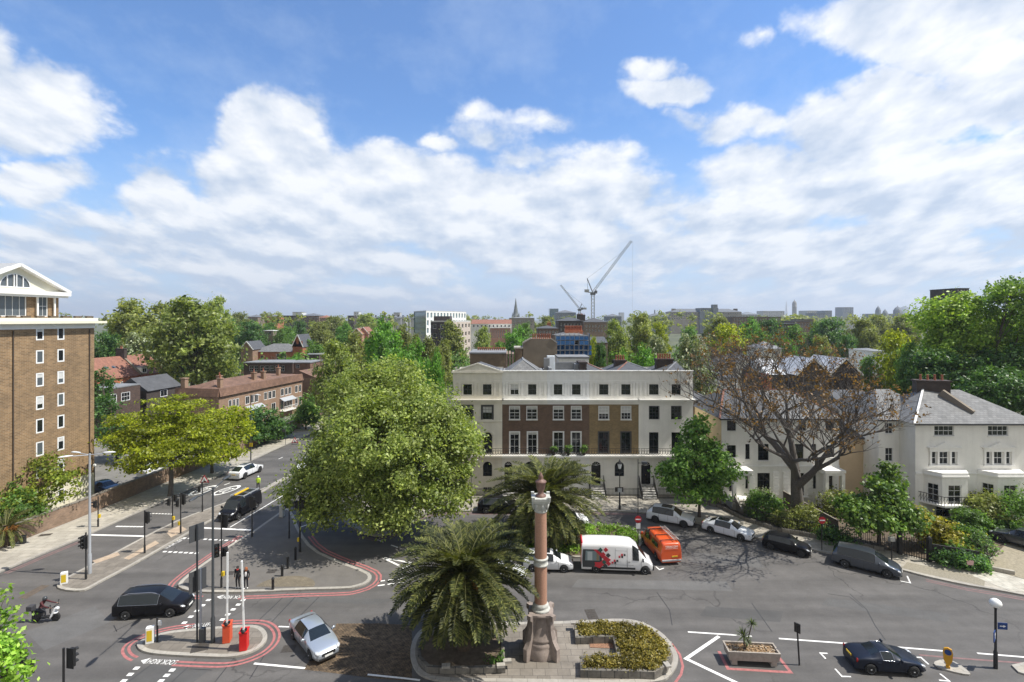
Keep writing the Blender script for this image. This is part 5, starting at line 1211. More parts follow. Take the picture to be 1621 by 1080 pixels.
far('white rooftop plant boxes on the left skyline', 463, 478, 494.5, 470, 10, M_wsl)
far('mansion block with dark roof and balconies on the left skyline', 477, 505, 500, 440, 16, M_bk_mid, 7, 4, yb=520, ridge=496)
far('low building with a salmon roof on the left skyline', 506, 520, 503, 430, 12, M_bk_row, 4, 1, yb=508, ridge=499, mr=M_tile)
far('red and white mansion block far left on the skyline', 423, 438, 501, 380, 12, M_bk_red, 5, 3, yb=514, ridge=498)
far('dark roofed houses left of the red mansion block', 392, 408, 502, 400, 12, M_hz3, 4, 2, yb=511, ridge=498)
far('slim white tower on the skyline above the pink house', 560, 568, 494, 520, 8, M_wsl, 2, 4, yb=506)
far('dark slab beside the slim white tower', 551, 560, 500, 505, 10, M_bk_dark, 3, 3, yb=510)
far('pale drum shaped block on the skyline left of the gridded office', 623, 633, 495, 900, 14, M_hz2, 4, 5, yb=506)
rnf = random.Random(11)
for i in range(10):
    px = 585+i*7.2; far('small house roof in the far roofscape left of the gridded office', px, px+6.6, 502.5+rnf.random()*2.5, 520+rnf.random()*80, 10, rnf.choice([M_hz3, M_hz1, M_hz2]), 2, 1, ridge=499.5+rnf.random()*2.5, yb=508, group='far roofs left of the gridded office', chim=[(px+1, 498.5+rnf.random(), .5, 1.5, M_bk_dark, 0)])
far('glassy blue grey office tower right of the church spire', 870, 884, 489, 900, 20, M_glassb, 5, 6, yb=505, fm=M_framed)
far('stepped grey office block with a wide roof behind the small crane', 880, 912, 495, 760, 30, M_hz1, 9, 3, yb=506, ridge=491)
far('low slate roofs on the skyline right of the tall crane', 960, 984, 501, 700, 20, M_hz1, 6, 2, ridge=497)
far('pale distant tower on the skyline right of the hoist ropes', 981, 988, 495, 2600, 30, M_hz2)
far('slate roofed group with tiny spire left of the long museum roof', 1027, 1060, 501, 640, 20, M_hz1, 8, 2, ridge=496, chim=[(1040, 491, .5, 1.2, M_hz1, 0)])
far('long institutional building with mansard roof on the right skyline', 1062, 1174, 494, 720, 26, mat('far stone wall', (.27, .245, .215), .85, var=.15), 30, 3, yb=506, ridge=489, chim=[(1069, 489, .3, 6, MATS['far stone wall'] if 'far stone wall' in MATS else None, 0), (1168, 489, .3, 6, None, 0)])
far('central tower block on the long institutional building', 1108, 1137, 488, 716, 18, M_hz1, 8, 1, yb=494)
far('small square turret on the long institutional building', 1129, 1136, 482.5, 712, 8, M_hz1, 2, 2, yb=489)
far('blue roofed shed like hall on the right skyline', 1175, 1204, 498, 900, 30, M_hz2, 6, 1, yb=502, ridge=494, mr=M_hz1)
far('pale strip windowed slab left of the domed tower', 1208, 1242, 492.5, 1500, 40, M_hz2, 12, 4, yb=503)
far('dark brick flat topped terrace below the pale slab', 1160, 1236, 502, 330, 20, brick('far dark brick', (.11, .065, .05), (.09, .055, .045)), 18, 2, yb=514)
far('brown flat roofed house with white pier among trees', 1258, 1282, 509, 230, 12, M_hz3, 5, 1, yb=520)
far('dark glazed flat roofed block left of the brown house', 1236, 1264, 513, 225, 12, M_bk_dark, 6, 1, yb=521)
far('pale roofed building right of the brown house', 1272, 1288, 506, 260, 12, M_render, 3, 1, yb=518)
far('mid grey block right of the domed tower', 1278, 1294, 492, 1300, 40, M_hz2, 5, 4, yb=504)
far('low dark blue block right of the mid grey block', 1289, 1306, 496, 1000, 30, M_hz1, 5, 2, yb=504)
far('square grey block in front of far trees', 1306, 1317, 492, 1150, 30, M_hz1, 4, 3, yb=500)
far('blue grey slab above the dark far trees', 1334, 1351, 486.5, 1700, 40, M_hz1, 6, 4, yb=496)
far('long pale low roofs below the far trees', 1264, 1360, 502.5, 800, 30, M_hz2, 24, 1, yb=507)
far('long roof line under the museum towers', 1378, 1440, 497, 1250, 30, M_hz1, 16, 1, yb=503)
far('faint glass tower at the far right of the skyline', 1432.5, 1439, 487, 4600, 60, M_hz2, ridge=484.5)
far('dark flat topped tower block peeping over the tall green trees', 1514, 1534, 457, 190, 12, M_bk_dark, 4, 2, yb=466)
def turned(name, label, px, ybase, Y, prof, mt, cat, n=8, parts=None):
    b = B(name, (P(px, 0, Y).x, Y, 0), label, cat); k = Y/F; z0 = 0
    m = b.mb(); m.lathe((P(px, 0, Y).x, Y, 0), [(r*k, 0 if y is None else H-(y-HY)*k) for r, y in prof], n); b.part(m, 'shaft', mt); return b
b = turned('church_spire', 'slender grey church spire with pinnacled tower on the skyline', 816.5, 0, 1050, [(5.2, None), (5.2, 501), (4.6, 500.5), (3.7, 495), (2.4, 487), (1.2, 479), (.25, 472)], mat('spire stone', (.13, .145, .14), .85, var=.15), 'church spire')
for dx in (-5, 5):
    m = b.mb(); p = P(816.5+dx, 0, 1050); m.lathe((p.x, p.y-5, 0), [(1.6, 0), (1.6, P(0, 500, 1050).z), (.1, P(0, 494.5, 1050).z)], 6); b.part(m, 'pinnacle', MATS['spire stone'])
b = turned('domed_tower', 'tall stone tower with a green dome on the right skyline', 1257.5, 0, 1900, [(3.3, None), (3.3, 487), (3.7, 486), (3.3, 485.5), (3.3, 481), (3.0, 479.5), (2.0, 477.5), (.7, 476.3), (.3, 474.5)], mat('tower stone', (.21, .20, .19), .85), 'tower')
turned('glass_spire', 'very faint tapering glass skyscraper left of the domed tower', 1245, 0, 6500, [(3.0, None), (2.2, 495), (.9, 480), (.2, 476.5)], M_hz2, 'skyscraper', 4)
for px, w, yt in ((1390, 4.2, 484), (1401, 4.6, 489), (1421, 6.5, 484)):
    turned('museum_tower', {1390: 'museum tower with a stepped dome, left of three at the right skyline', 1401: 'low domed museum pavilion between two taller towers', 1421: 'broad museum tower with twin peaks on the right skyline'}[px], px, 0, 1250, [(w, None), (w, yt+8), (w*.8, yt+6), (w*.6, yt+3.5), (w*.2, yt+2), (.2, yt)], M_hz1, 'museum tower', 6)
# ---- tower cranes
def lattice(m, a, c, w, n, t=.12, mi=0):
    a, c = Vector(a), Vector(c); d = (c-a).normalized(); s = d.cross(V(0, 1, 0)); s.normalize(); r = V(0, 1, 0)
    cs = [s*w/2+r*w/2, -s*w/2+r*w/2, -s*w/2-r*w/2, s*w/2-r*w/2]
    for q in cs: m.bar(a+q, c+q, t*1.3, m=mi)
    for i in range(n):
        for j in range(4):
            p, q = a.lerp(c, i/n)+cs[j], a.lerp(c, (i+1)/n)+cs[(j+1) % 4]; m.bar(p, q, t, m=mi)
M_crane = mat('crane steel', (.30, .30, .29), .6); M_craned = mat('crane dark steel', (.10, .10, .105), .6)
def crane(label, Y, mast, cab, tip, aframe, cjib, hoist=None, w=1.9):
    b = B('tower_crane', (P(mast[0], 0, Y).x, Y, 0), label, 'crane'); pt = lambda q: P(q[0], q[1], Y)
    m = b.mb(); p = pt(cab); lattice(m, (p.x, Y, 0), (p.x, Y, p.z-1), w, int(p.z/2.2), .16); b.part(m, 'mast', M_crane, uv=False)
    m = b.mb(); m.box((p.x, Y, p.z-.4), (w*1.6, w*1.6, 1.6)); m.box((p.x+1.8, Y-.8, p.z+.6), (1.6, 1.5, 1.9)); b.part(m, 'cab', M_craned)
    m = b.mb(); a = pt(cjib[0]); c = pt(cjib[1]); m.bar((a.x, Y, a.z), (c.x, Y, c.z), 1.4, .5); m.box((a.x+1.4, Y, a.z+.7), (2.8, 1.8, 1.6)); b.part(m, 'counter_jib', M_crane)
    m = b.mb(); lattice(m, (p.x, Y, p.z+.5), pt(tip), w*.62, 26, .13); b.part(m, 'jib', M_crane, uv=False)
    m = b.mb(); f = pt(aframe); m.bar((p.x, Y, p.z), (f.x, Y, f.z), .5); m.bar((a.x+2, Y, a.z+.8), (f.x, Y, f.z), .14); t = pt(tip)
    m.bar((f.x, Y, f.z), Vector((p.x, Y, p.z)).lerp(t, .82), .1); b.part(m, 'pendant_frame', M_craned)
    if hoist: m = b.mb(); h0, h1 = pt(hoist[0]), pt(hoist[1]); m.bar(h0, h1, .06); m.bar(t, h0, .2); b.part(m, 'hoist_rope', M_crane)
    return b
crane('tall luffing tower crane with its jib raised to the right', 330, (939, 530), (938.5, 464), (999, 382), (929.5, 441), ((925.5, 462), (943, 464)), ((1001.5, 384), (1001, 497)))
crane('smaller luffing tower crane with its jib raised to the left', 420, (917, 520), (917.5, 490), (887.5, 451.5), (921, 481), ((923, 490), (914, 490)), None, 1.6)
# ---------------------------------------------------------------- vegetation
M_bark = mat('bark', (.075, .058, .043), .95, var=.4, vscale=5, bump=.4, bscale=20)
M_barkd = mat('dark bark', (.105, .093, .082), .95, var=.35, vscale=6)
L_plane = leaf_mat('plane leaves', (.109, .157, .042), (.232, .294, .072), (.420, .473, .157), .45)
L_bright = leaf_mat('bright green leaves', (.065, .164, .026), (.135, .306, .044), (.241, .438, .088), .45)

L_olive = leaf_mat('olive leaves', (.125, .160, .046), (.227, .261, .078), (.352, .376, .125), .45)
L_dark = leaf_mat('dark green leaves', (.039, .095, .032), (.078, .171, .048), (.158, .276, .078), .45)
L_pale = leaf_mat('pale blossom leaves', (.096, .132, .054), (.180, .222, .102), (.480, .504, .360), .3)
L_mid = leaf_mat('mid green leaves', (.061, .131, .031), (.131, .251, .053), (.251, .405, .099), .45)
L_orange = leaf_mat('orange leaves', (.075, .05, .02), (.16, .085, .026), (.25, .14, .04), .35)
L_gold = leaf_mat('golden leaf', (.13, .17, .012), (.30, .36, .02), (.50, .53, .05), .5)
L_palm = leaf_mat('palm leaflets', (.022, .032, .007), (.066, .080, .015), (.20, .205, .05), .25, .6)
L_bed = leaf_mat('bed plants', (.09, .09, .02), (.215, .18, .036), (.34, .27, .06), .3)
L_lime = leaf_mat('lime ground cover', (.105, .210, .026), (.210, .367, .044), (.350, .507, .088), .35)
L_yellow = leaf_mat('yellow climber leaves', (.175, .193, .026), (.367, .350, .044), (.578, .490, .088), .4)

def leaf_mesh(name, lobes, n, size, seed, mtl, cs=.75, flat=.75, per=38, zmin=.6, shell=.45, droop=0.0, squash=0.0):
    "many leaf-sized faces in clumps spread through the lobes: (x,y,z,rx,ry,rz)"
    g = np.random.default_rng(seed); lb = np.array(lobes, float); wt = (lb[:, 3]*lb[:, 4]+lb[:, 3]*lb[:, 5]); wt /= wt.sum()
    nc = max(4, n//per); li = g.choice(len(lb), nc, p=wt); d = g.normal(size=(nc, 3)); d /= np.linalg.norm(d, axis=1)[:, None]
    r = shell+(.98-shell)*g.random(nc)**.6; r *= 1+.09*g.normal(size=nc)
    cc = lb[li, :3]+d*lb[li, 3:6]*r[:, None]; od = d
    ci = g.integers(0, nc, n); csz = cs*(.6+.8*g.random(nc))
    p = cc[ci]+g.normal(size=(n, 3))*csz[ci][:, None]*np.array([1, 1, flat])*.55
    keep = p[:, 2] > zmin; p = p[keep]; ci = ci[keep]; n = len(p)
    nv = od[ci]*.55+np.array([0, 0, .55])+g.normal(size=(n, 3))*.62; nv /= np.linalg.norm(nv, axis=1)[:, None]
    ref = g.normal(size=(n, 3)); a = np.cross(nv, ref); a /= np.linalg.norm(a, axis=1)[:, None]; b_ = np.cross(nv, a)
    s = size*(.6+.8*g.random(n))[:, None]
    q = np.stack([p-a*s*.55, p+b_*s*.34+nv*s*.08, p+a*s*.6, p-b_*s*.34+nv*s*.08], 1).reshape(-1, 3)
    me = bpy.data.meshes.new(name); me.vertices.add(4*n); me.vertices.foreach_set('co', q.astype(np.float32).ravel())
    me.loops.add(4*n); me.loops.foreach_set('vertex_index', np.arange(4*n, dtype=np.int32)); me.polygons.add(n)
    me.polygons.foreach_set('loop_start', np.arange(0, 4*n, 4, dtype=np.int32)); me.update(calc_edges=True); me.materials.append(mtl); return me
def trunk_mesh(name, top, rad, lobes, seed, mtl=None, limbs=True, lean=(0, 0)):
    rr = random.Random(seed); m = MB(); fork = V(lean[0], lean[1], top)
    m.tube([(0, 0, -.1), (0, 0, .3), (lean[0]*.4+rr.uniform(-.1, .1), lean[1]*.4, top*.5), fork], [rad*1.5, rad*1.1, rad*.9, rad*.75], 9)
    if limbs:
        for l in lobes:
            e = V(*l[:3]); st = fork.lerp(V(lean[0]*.5, lean[1]*.5, top*.7), rr.random()*.5); mid = st.lerp(e, .5)+V(rr.uniform(-.6, .6), rr.uniform(-.6, .6), .3)
            m.tube([st, mid, e], [rad*.5, rad*.33, rad*.12], 6)
            for _ in range(5):
                t = V(e.x+rr.uniform(-1, 1)*l[3]*.7, e.y+rr.uniform(-1, 1)*l[4]*.7, e.z+rr.uniform(-.4, .8)*l[5]*.7); s_ = mid.lerp(e, rr.random())
                m.tube([s_, s_.lerp(t, .5)+V(0, 0, .2), t], [rad*.18, rad*.1, rad*.03], 4)
    o = m.build(name, mtl or M_bark, uv=False); me = o.data; bpy.data.objects.remove(o); return me
def tree(label, base, lobes, n, size, mtl, seed, rad=.3, top=None, name='tree', cat='tree', group=None, bark=None, limbs=True, lean=(0, 0), **kw):
    base = Vector(base); r = empty(name, base, 0, label, cat, group); lb = [(x-base.x, y-base.y, z-base.z, a, b_, c) for x, y, z, a, b_, c in lobes]
    link(bpy.data.objects.new('crown', leaf_mesh('crown', lb, n, size, seed, mtl, **kw)), r)
    if rad: link(bpy.data.objects.new('trunk', trunk_mesh('trunk', top or min(l[2] for l in lb)*.8+.5, rad, lb, seed, bark, limbs, lean)), r)
    return r
def lobe(px, py, Y, r, rz=None, ry=None):
    p = P(px, py, Y); return (p.x, p.y, p.z, r, ry or r, rz or r)

# the great plane tree in front of the terrace
pl = [lobe(600, 640, 55.5, 4.6, 4.2), lobe(664, 665, 54, 4.5, 4.2), lobe(704, 690, 54.5, 3.4, 3.6), lobe(556, 690, 54, 3.9), lobe(640, 745, 51.5, 4.8, 4.2), lobe(530, 745, 52, 3.6), lobe(484, 775, 52, 2.5, 2.3),
      lobe(588, 780, 50.5, 3.8, 3.2), lobe(695, 765, 52.5, 3.3, 3.4), lobe(628, 597, 57.5, 3.4, 2.6), lobe(570, 622, 57, 3.6, 3), lobe(725, 705, 54, 2.4, 3), lobe(510, 800, 51, 2.2, 2), lobe(640, 805, 50.5, 2.6, 1.7), lobe(545, 725, 54, 3.6), lobe(600, 700, 50.5, 5.0)]
pl = [(*P((x*F/y)+CX, HY-(z-H)*F/y, y-3.2), a*.9, b_*.9, c*.92) for x, y, z, a, b_, c in pl]
tree('huge spreading plane tree with pale green leaves in front of the terrace', (P(600, 0, 51.5).x, 51.5, .13), pl, 110000, .265, L_plane, 1, .75, 4.5, 'plane_tree', per=85, cs=.95, zmin=.9, shell=.55)
# golden locust trees over the boundary wall
g1 = G(270, 786)
tree('large golden yellow layered tree by the boundary wall, its trunk on the pavement', g1, [lobe(262, 672, 62, 3.9, 1.8), lobe(225, 690, 61, 3.6, 1.5), lobe(300, 690, 61, 3.6, 1.6), lobe(255, 715, 59, 3.8, 1.5), lobe(222, 730, 60, 2.4, 1.2), lobe(275, 645, 63, 3.3, 1.7), lobe(315, 720, 62, 2.6, 1.3), lobe(205, 665, 62, 1.9, 1.0), lobe(322, 672, 63, 2.2, 1.4)],
     21000, .29, L_gold, 2, .27, 4.5, 'golden_tree', flat=.2, cs=1.2, per=75, shell=.3, zmin=2.2, bark=M_barkd)
g2 = G(335.5, 750)
tree('smaller golden tree further along the pavement, partly behind the large golden tree', g2, [lobe(345, 668, 70, 3.0, 1.9), lobe(372, 682, 71, 2.4, 1.6), lobe(330, 690, 70, 2.6, 1.6), lobe(352, 715, 69, 2.6, 1.4), lobe(372, 655, 72, 1.9, 1.3)], 7500, .36, L_gold, 3, .2, 4, 'golden_tree', flat=.3, cs=1.1, per=34, zmin=2.0, bark=M_barkd)
b0 = G(62, 818)
tree('yellow green multi-stemmed tree in front of the cream tower base', (b0.x-1.2, b0.y+1.5, 0), [lobe(38, 752, 54, 2.5, 1.5), lobe(70, 738, 54, 2.0, 1.2), lobe(15, 770, 52, 2.4, 1.5), lobe(92, 760, 53, 1.7, 1.0), lobe(40, 790, 51.5, 2.4, 1.2), lobe(-10, 755, 52, 2.6, 1.8), lobe(75, 790, 52, 1.4, .9), lobe(112, 785, 53, .8, .5)],
     5600, .30, leaf_mat('lime gold leaves', (.105, .158, .021), (.210, .271, .032), (.350, .385, .061), .4), 4, .1, 1.2, 'multi_stemmed_tree', flat=.4, cs=.9, zmin=.3, bark=M_barkd)
tree('dark green shrub mass at the foot of the yellow green tree', (P(25, 0, 50).x, 50.5, 0), [lobe(28, 805, 50, 1.8, 1.3), lobe(5, 790, 50.5, 2, 1.6), lobe(50, 812, 50.3, 1.2, .9)], 3000, .25, L_mid, 5, .08, .5, 'garden_shrub', 'shrub', zmin=.1)
tree('dark shady tree beside the tower, left of the golden tree', (P(185, 0, 76).x, 76, 0), [lobe(182, 680, 76, 2.4, 2.6), lobe(165, 650, 78, 1.9, 2.2), lobe(198, 700, 75, 1.8, 1.8), lobe(160, 610, 84, 1.6, 3.0)], 5200, .36, L_dark, 6, .2, 2.5, 'dark_tree', zmin=.8)
tree('close bright leafy branch ends of a tree at the bottom left corner', (P(-60, 0, 17).x, 17.5, 0), [lobe(2, 990, 17.5, .55, .9), lobe(22, 1062, 17, .5, .55), lobe(-25, 1040, 17, .9, 1.3), lobe(-8, 945, 18, .35, .4), lobe(10, 1030, 17.2, .45, .5), lobe(-70, 1010, 17, 1.2, 1.8), lobe(34, 1035, 17.4, .22, .2)],
     2600, .16, leaf_mat('fresh lime leaves', (.105, .210, .026), (.228, .385, .044), (.385, .542, .105), .4), 7, .14, 7.5, 'street_tree', 'tree', cs=.32, per=26, shell=.2)
# greenery along the row
tree('dark green leafy trees over the garden wall before the brick row', (P(420, 0, 86).x, 86, 0), [lobe(415, 668, 85, 2.8, 2.3), lobe(432, 680, 87, 2.3, 1.9), lobe(400, 685, 83, 2.0, 1.8), lobe(448, 678, 90, 1.9, 1.3)], 7000, .36, L_dark, 8, .2, 2.2, 'garden_tree')
tree('mid green shrubs topping the wall between the garden tree and the street tree', (P(468, 0, 100).x, 100, 0), [lobe(462, 672, 100, 1.6, 1.0), lobe(475, 664, 103, 1.8, 1.1), lobe(450, 678, 97, 1.2, .9)], 2600, .34, L_mid, 9, .12, 1.0, 'garden_shrub', 'shrub')
s9 = G(484, 681)
tree('slim young street tree on the pavement by the brick row', s9, [lobe(488, 655, 97, 2.1, 2.2), lobe(490, 638, 97, 1.6, 1.8), lobe(478, 660, 97, 1.4, 1.4), lobe(500, 660, 97, 1.6, 1.6)], 4200, .36, L_mid, 10, .12, 2.6, 'street_tree')

# mid-distance and background trees from a few crown kinds, each its own object
KIND = {}
def kind(k, lobes, n, size, mtl, seed, rad=.35, top=None, **kw):
    me = leaf_mesh('crown', lobes, n, size, seed, mtl, **kw); tm_ = trunk_mesh('trunk', top or 3, rad, lobes, seed, M_bark, True); KIND[k] = (me, tm_)
RND = [(0, 0, 9.5, 3.9, 3.9, 3.6), (-2.4, .5, 7.2, 3.2, 3.2, 3.0), (2.5, -.4, 7.4, 3.2, 3.2, 3.0), (.3, -2.3, 6.6, 3.2, 2.8, 2.8), (.2, 2.4, 7.0, 3, 3, 2.8), (-1.0, -.6, 11.5, 2.0, 2.0, 1.8), (1.6, .5, 11, 1.9, 1.9, 1.6), (0, 0, 4.4, 3.4, 3.4, 2.0)]
RND2 = [(-.6, 0, 10.0, 3.3, 3.3, 3.0), (-3.0, 0, 7.4, 2.6, 3, 2.6), (2.9, 0, 8.2, 2.9, 3, 3.1), (.5, -2.6, 7.4, 2.8, 2.4, 3.0), (0, 0, 5.0, 4.4, 4.4, 2.2), (1.2, 0, 11.9, 1.7, 1.7, 1.3)]
COLM = [(0, 0, 10.8, 1.7, 1.7, 2.3), (0, 0, 7.8, 2.4, 2.4, 2.8), (.3, 0, 4.8, 2.7, 2.7, 2.4), (-.5, .2, 12.4, .9, .9, 1.2)]
kind('plane', RND, 11000, .42, L_plane, 21, cs=.8); kind('plane2', RND2, 10000, .42, L_olive, 22, cs=.8)
kind('bright', RND2, 11000, .42, L_bright, 23, cs=.8); kind('dark', RND, 10000, .42, L_dark, 24, cs=.8)
kind('mid', RND, 10000, .42, L_mid, 25, cs=.8); kind('gold', RND2, 9000, .42, L_gold, 26, cs=1.0, flat=.4); kind('pale', RND, 10000, .40, L_pale, 27, cs=.8)
kind('column', COLM, 8000, .40, L_olive, 28, cs=.7, flat=1.1)
KW = {'plane': 12.2, 'plane2': 11.8, 'bright': 11.8, 'dark': 12.2, 'mid': 12.2, 'gold': 11.8, 'pale': 12.2, 'column': 5.8}
def bt(k, px, ytop, wpx, Y, label, rot=0.0, group=None, name='tree', z0=0.0):
    "background tree of a kind: crown width in photo pixels and top row give its size"
    top = H-(ytop-HY)*Y/F-z0; w = wpx*Y/F; sx = w/KW[k]; sz = top/13.3
    r = empty(name, (P(px, 0, Y).x, Y, z0), rot, label, 'tree', group); r.scale = (sx, sx, sz)
    for nm, me in zip(('crown', 'trunk'), KIND[k]): link(bpy.data.objects.new(nm, me), r)
    return r
bt('plane', 305, 471, 150, 122, 'broad olive green plane tree rising behind the red roofs', .5, name='plane_tree')
bt('plane2', 262, 478, 120, 150, 'olive tree crown on the skyline left behind the broad plane', 1.2); bt('plane2', 205, 474, 120, 155, 'olive tree crown on the skyline beside the penthouse', 2.2); bt('plane', 340, 470, 70, 150, 'feathery olive crown rising behind the broad plane tree', 2.9)
bt('dark', 170, 524, 70, 140, 'dark chestnut tree right beside the tower, above the red roof', .3); bt('pale', 222, 527, 80, 138, 'chestnut tree dotted with white blossom above the red roofs', 1.3)
bt('dark', 396, 506, 62, 205, 'dark green round tree above the ornate mansion', .8); bt('mid', 366, 505, 40, 230, 'mid green tree between broad plane and dark round tree', 1.8); bt('plane2', 378, 494, 46, 330, 'olive tree on the skyline right of the broad plane', .2)
bt('plane2', 420, 495, 44, 420, 'pale grey green tree on the left skyline behind red mansion block', .4); bt('mid', 428, 510, 46, 260, 'green tree behind the turret house', 2.0); bt('mid', 455, 515, 40, 250, 'green tree in front of the dark slab block', .2)
bt('dark', 474, 506, 36, 270, 'dark green tree standing before the mansion block', 1.1); bt('plane2', 505, 510, 52, 215, 'olive plane tree left of the pink gabled house', .6, name='plane_tree'); bt('bright', 545, 511, 44, 260, 'bright dark tree just left of the pink gabled house', 1.7)
bt('plane2', 528, 500, 60, 330, 'olive tree on the skyline above the pink gabled house', 1.0); bt('plane', 581, 496, 48, 360, 'large olive tree on the skyline above the pink gables', 2.4); bt('mid', 491, 537, 30, 190, 'small dark tree beside the steep brick gable', .5)
bt('plane', 352, 545, 64, 130, 'plane tree filling the gap behind the brick row, beside the broad plane', 2.2); bt('mid', 503, 545, 52, 172, 'leafy tree behind the grey mews block', 1.1); bt('plane2', 385, 520, 50, 215, 'olive tree left of the plain brick gable', 2.8); bt('bright', 466, 560, 38, 160, 'bright lime tree on the far side of the mansard roofs', .9); bt('mid', 445, 520, 36, 215, 'leafy tree behind the bare dead tree', 1.4)
bt('plane', 533, 538, 84, 92, 'plane tree behind the big plane, left side', .4, name='plane_tree'); bt('plane2', 560, 525, 70, 118, 'yellow green plane tree between the street and the bright tree', 1.9, name='plane_tree')
bt('bright', 607, 506, 92, 108, 'vivid green tree towering behind the big plane', 2.1); bt('bright', 652, 540, 66, 92, 'vivid green tree right behind the top of the big plane', .3); bt('bright', 688, 556, 40, 88, 'vivid green tree low at the right behind the big plane', 1.0)
for i, (px, yt, w, Y, k) in enumerate([(640, 520, 38, 150, 'column'), (658, 528, 36, 140, 'plane2'), (676, 536, 34, 130, 'column'), (692, 548, 34, 118, 'plane2'), (704, 540, 30, 138, 'column')]):
    bt(k, px, yt, w, Y, ['tall olive plane of the far street avenue, leftmost and farthest up', 'broad olive plane second along the far street avenue', 'upright olive plane third along the far street avenue', 'low broad olive plane close behind the vivid trees', 'upright olive plane last in the avenue before the pale front'][i], i*1.3, 'planes of the far street avenue', 'plane_tree')
bt('column', 716, 511, 44, 180, 'tall tapering olive plane before the pink rendered front', .6, name='plane_tree'); bt('plane', 765, 517, 42, 165, 'olive plane before the orange roofed block', 1.6, name='plane_tree'); bt('mid', 790, 540, 40, 120, 'small green tree left of the rendered party wall', .7)
bt('bright', 815, 517, 50, 170, 'rounded green tree behind the rendered party wall', .2); bt('mid', 832, 510, 42, 200, 'leafy tree below the church spire', 1.3); bt('plane2', 864, 500, 34, 300, 'olive tree right of the church spire', 2.2)
bt('plane', 974, 506, 56, 150, 'olive plane tree right of the crane mast', .3, name='plane_tree'); bt('plane2', 1015, 494, 66, 155, 'tallest olive plane tree right of the crane', 1.9, name='plane_tree'); bt('gold', 1045, 508, 36, 165, 'yellow green tree at the right shoulder of the tallest plane', 2.6)
bt('dark', 950, 540, 36, 98, 'dark green tree right of the blue scaffold', .4); bt('bright', 985, 556, 40, 92, 'bright green tree behind the red hipped roof', 1.1); bt('bright', 1022, 548, 66, 96, 'broad bright green tree behind the terrace chimneys', 2.0); bt('gold', 938, 530, 18, 120, 'small yellow tree at the corner of the scaffold', .2); bt('pale', 1040, 530, 60, 120, 'blossom flecked tree behind the broad bright green tree', .9)
bt('pale', 1096, 530, 100, 79, 'whitish green flowering tree leaning over the end of the terrace', .6); bt('gold', 1152, 511, 86, 138, 'golden olive tree with a domed crown behind the white house', 1.5); bt('olive' if 'olive' in KIND else 'plane2', 1140, 501, 56, 230, 'hazy grey green tree under the long museum roof', 2.8)
bt('bright', 1186, 504, 52, 210, 'small bright tree left of the dark round tree', .7); bt('mid', 1258, 514, 60, 190, 'green tree below the domed tower, right of the dark round tree', .3); bt('dark', 1218, 503, 62, 215, 'dark round tree below the domed tower', 1.7); bt('mid', 1092, 516, 44, 210, 'dull green tree before the roofs under the long building', 2.1); bt('mid', 1205, 522, 60, 140, 'green tree behind the bare tree, below the dark round tree', .1)
bt('dark', 1312, 502, 76, 185, 'wide dark green tree above the bare tree', .9); bt('plane2', 1366, 503, 60, 170, 'brownish olive tree right of the wide dark tree', 2.3); bt('plane2', 1388, 498, 56, 260, 'light olive tree under the museum towers, left', .5); bt('plane2', 1430, 498, 60, 255, 'light olive tree under the museum towers, right', 1.5); bt('mid', 1290, 508, 24, 195, 'small fresh tree left of the wide dark tree', 2.7); bt('gold', 1418, 520, 84, 92, 'loose yellow green tree left of the tall green trees', 1.2); bt('mid', 1440, 540, 60, 84, 'shaded tree under the tall green trees', .4)
tree('tall vivid green tree dominating the right skyline', (P(1500, 0, 80).x, 80, 0), [lobe(1502, 498, 80, 4.8, 3.2), lobe(1484, 525, 80, 2.8, 3.2), lobe(1545, 510, 81, 4.6, 3.3), lobe(1520, 545, 79, 4.8, 3.4), lobe(1488, 500, 81, 2.4, 2.2), lobe(1580, 540, 80, 4.4, 3.4), lobe(1496, 570, 78, 3.0, 3.0), lobe(1620, 520, 82, 4.0, 3.6), lobe(1524, 482, 80, 2.6, 1.6)], 24000, .42, leaf_mat('vivid leaves', (.125, .227, .033), (.261, .398, .049), (.433, .569, .103), .4), 31, .5, 6, cs=1.0, zmin=1.5)
tree('leafy tree with a high crown at the top right edge', (P(1610, 0, 72).x, 76, 0), [lobe(1600, 468, 74, 3.6, 2.2), lobe(1640, 460, 75, 4.4, 2.6), lobe(1590, 490, 75, 2.4, 1.8), lobe(1650, 500, 74, 5, 4)], 9000, .38, leaf_mat('clear green leaves', (.079, .149, .025), (.158, .271, .038), (.280, .411, .088), .4), 32, .4, 8, cs=.9)
tree('dark shaded tree mass beneath the tall vivid tree', (P(1545, 0, 76).x, 75, 0), [lobe(1520, 590, 75, 4.6, 3.4), lobe(1580, 580, 75, 4.4, 3.4), lobe(1470, 590, 76, 3.4, 3.2), lobe(1625, 575, 75, 4, 3.6), lobe(1490, 620, 74, 3.2, 2.4)], 13000, .40, L_dark, 33, .3, 3, cs=.9, zmin=.5)
tree('dense round dark green tree right of the villa chimney', (P(1580, 0, 68).x, 69, 0), [lobe(1575, 618, 68, 4.0, 2.9), lobe(1548, 628, 68, 2.3, 2.0), lobe(1608, 625, 68, 3.6, 2.9), lobe(1590, 600, 69, 2.4, 1.6)], 13000, .34, leaf_mat('deep green leaves', (.035, .096, .021), (.070, .158, .032), (.131, .236, .052), .3), 34, .3, 3, cs=.7, shell=.7)
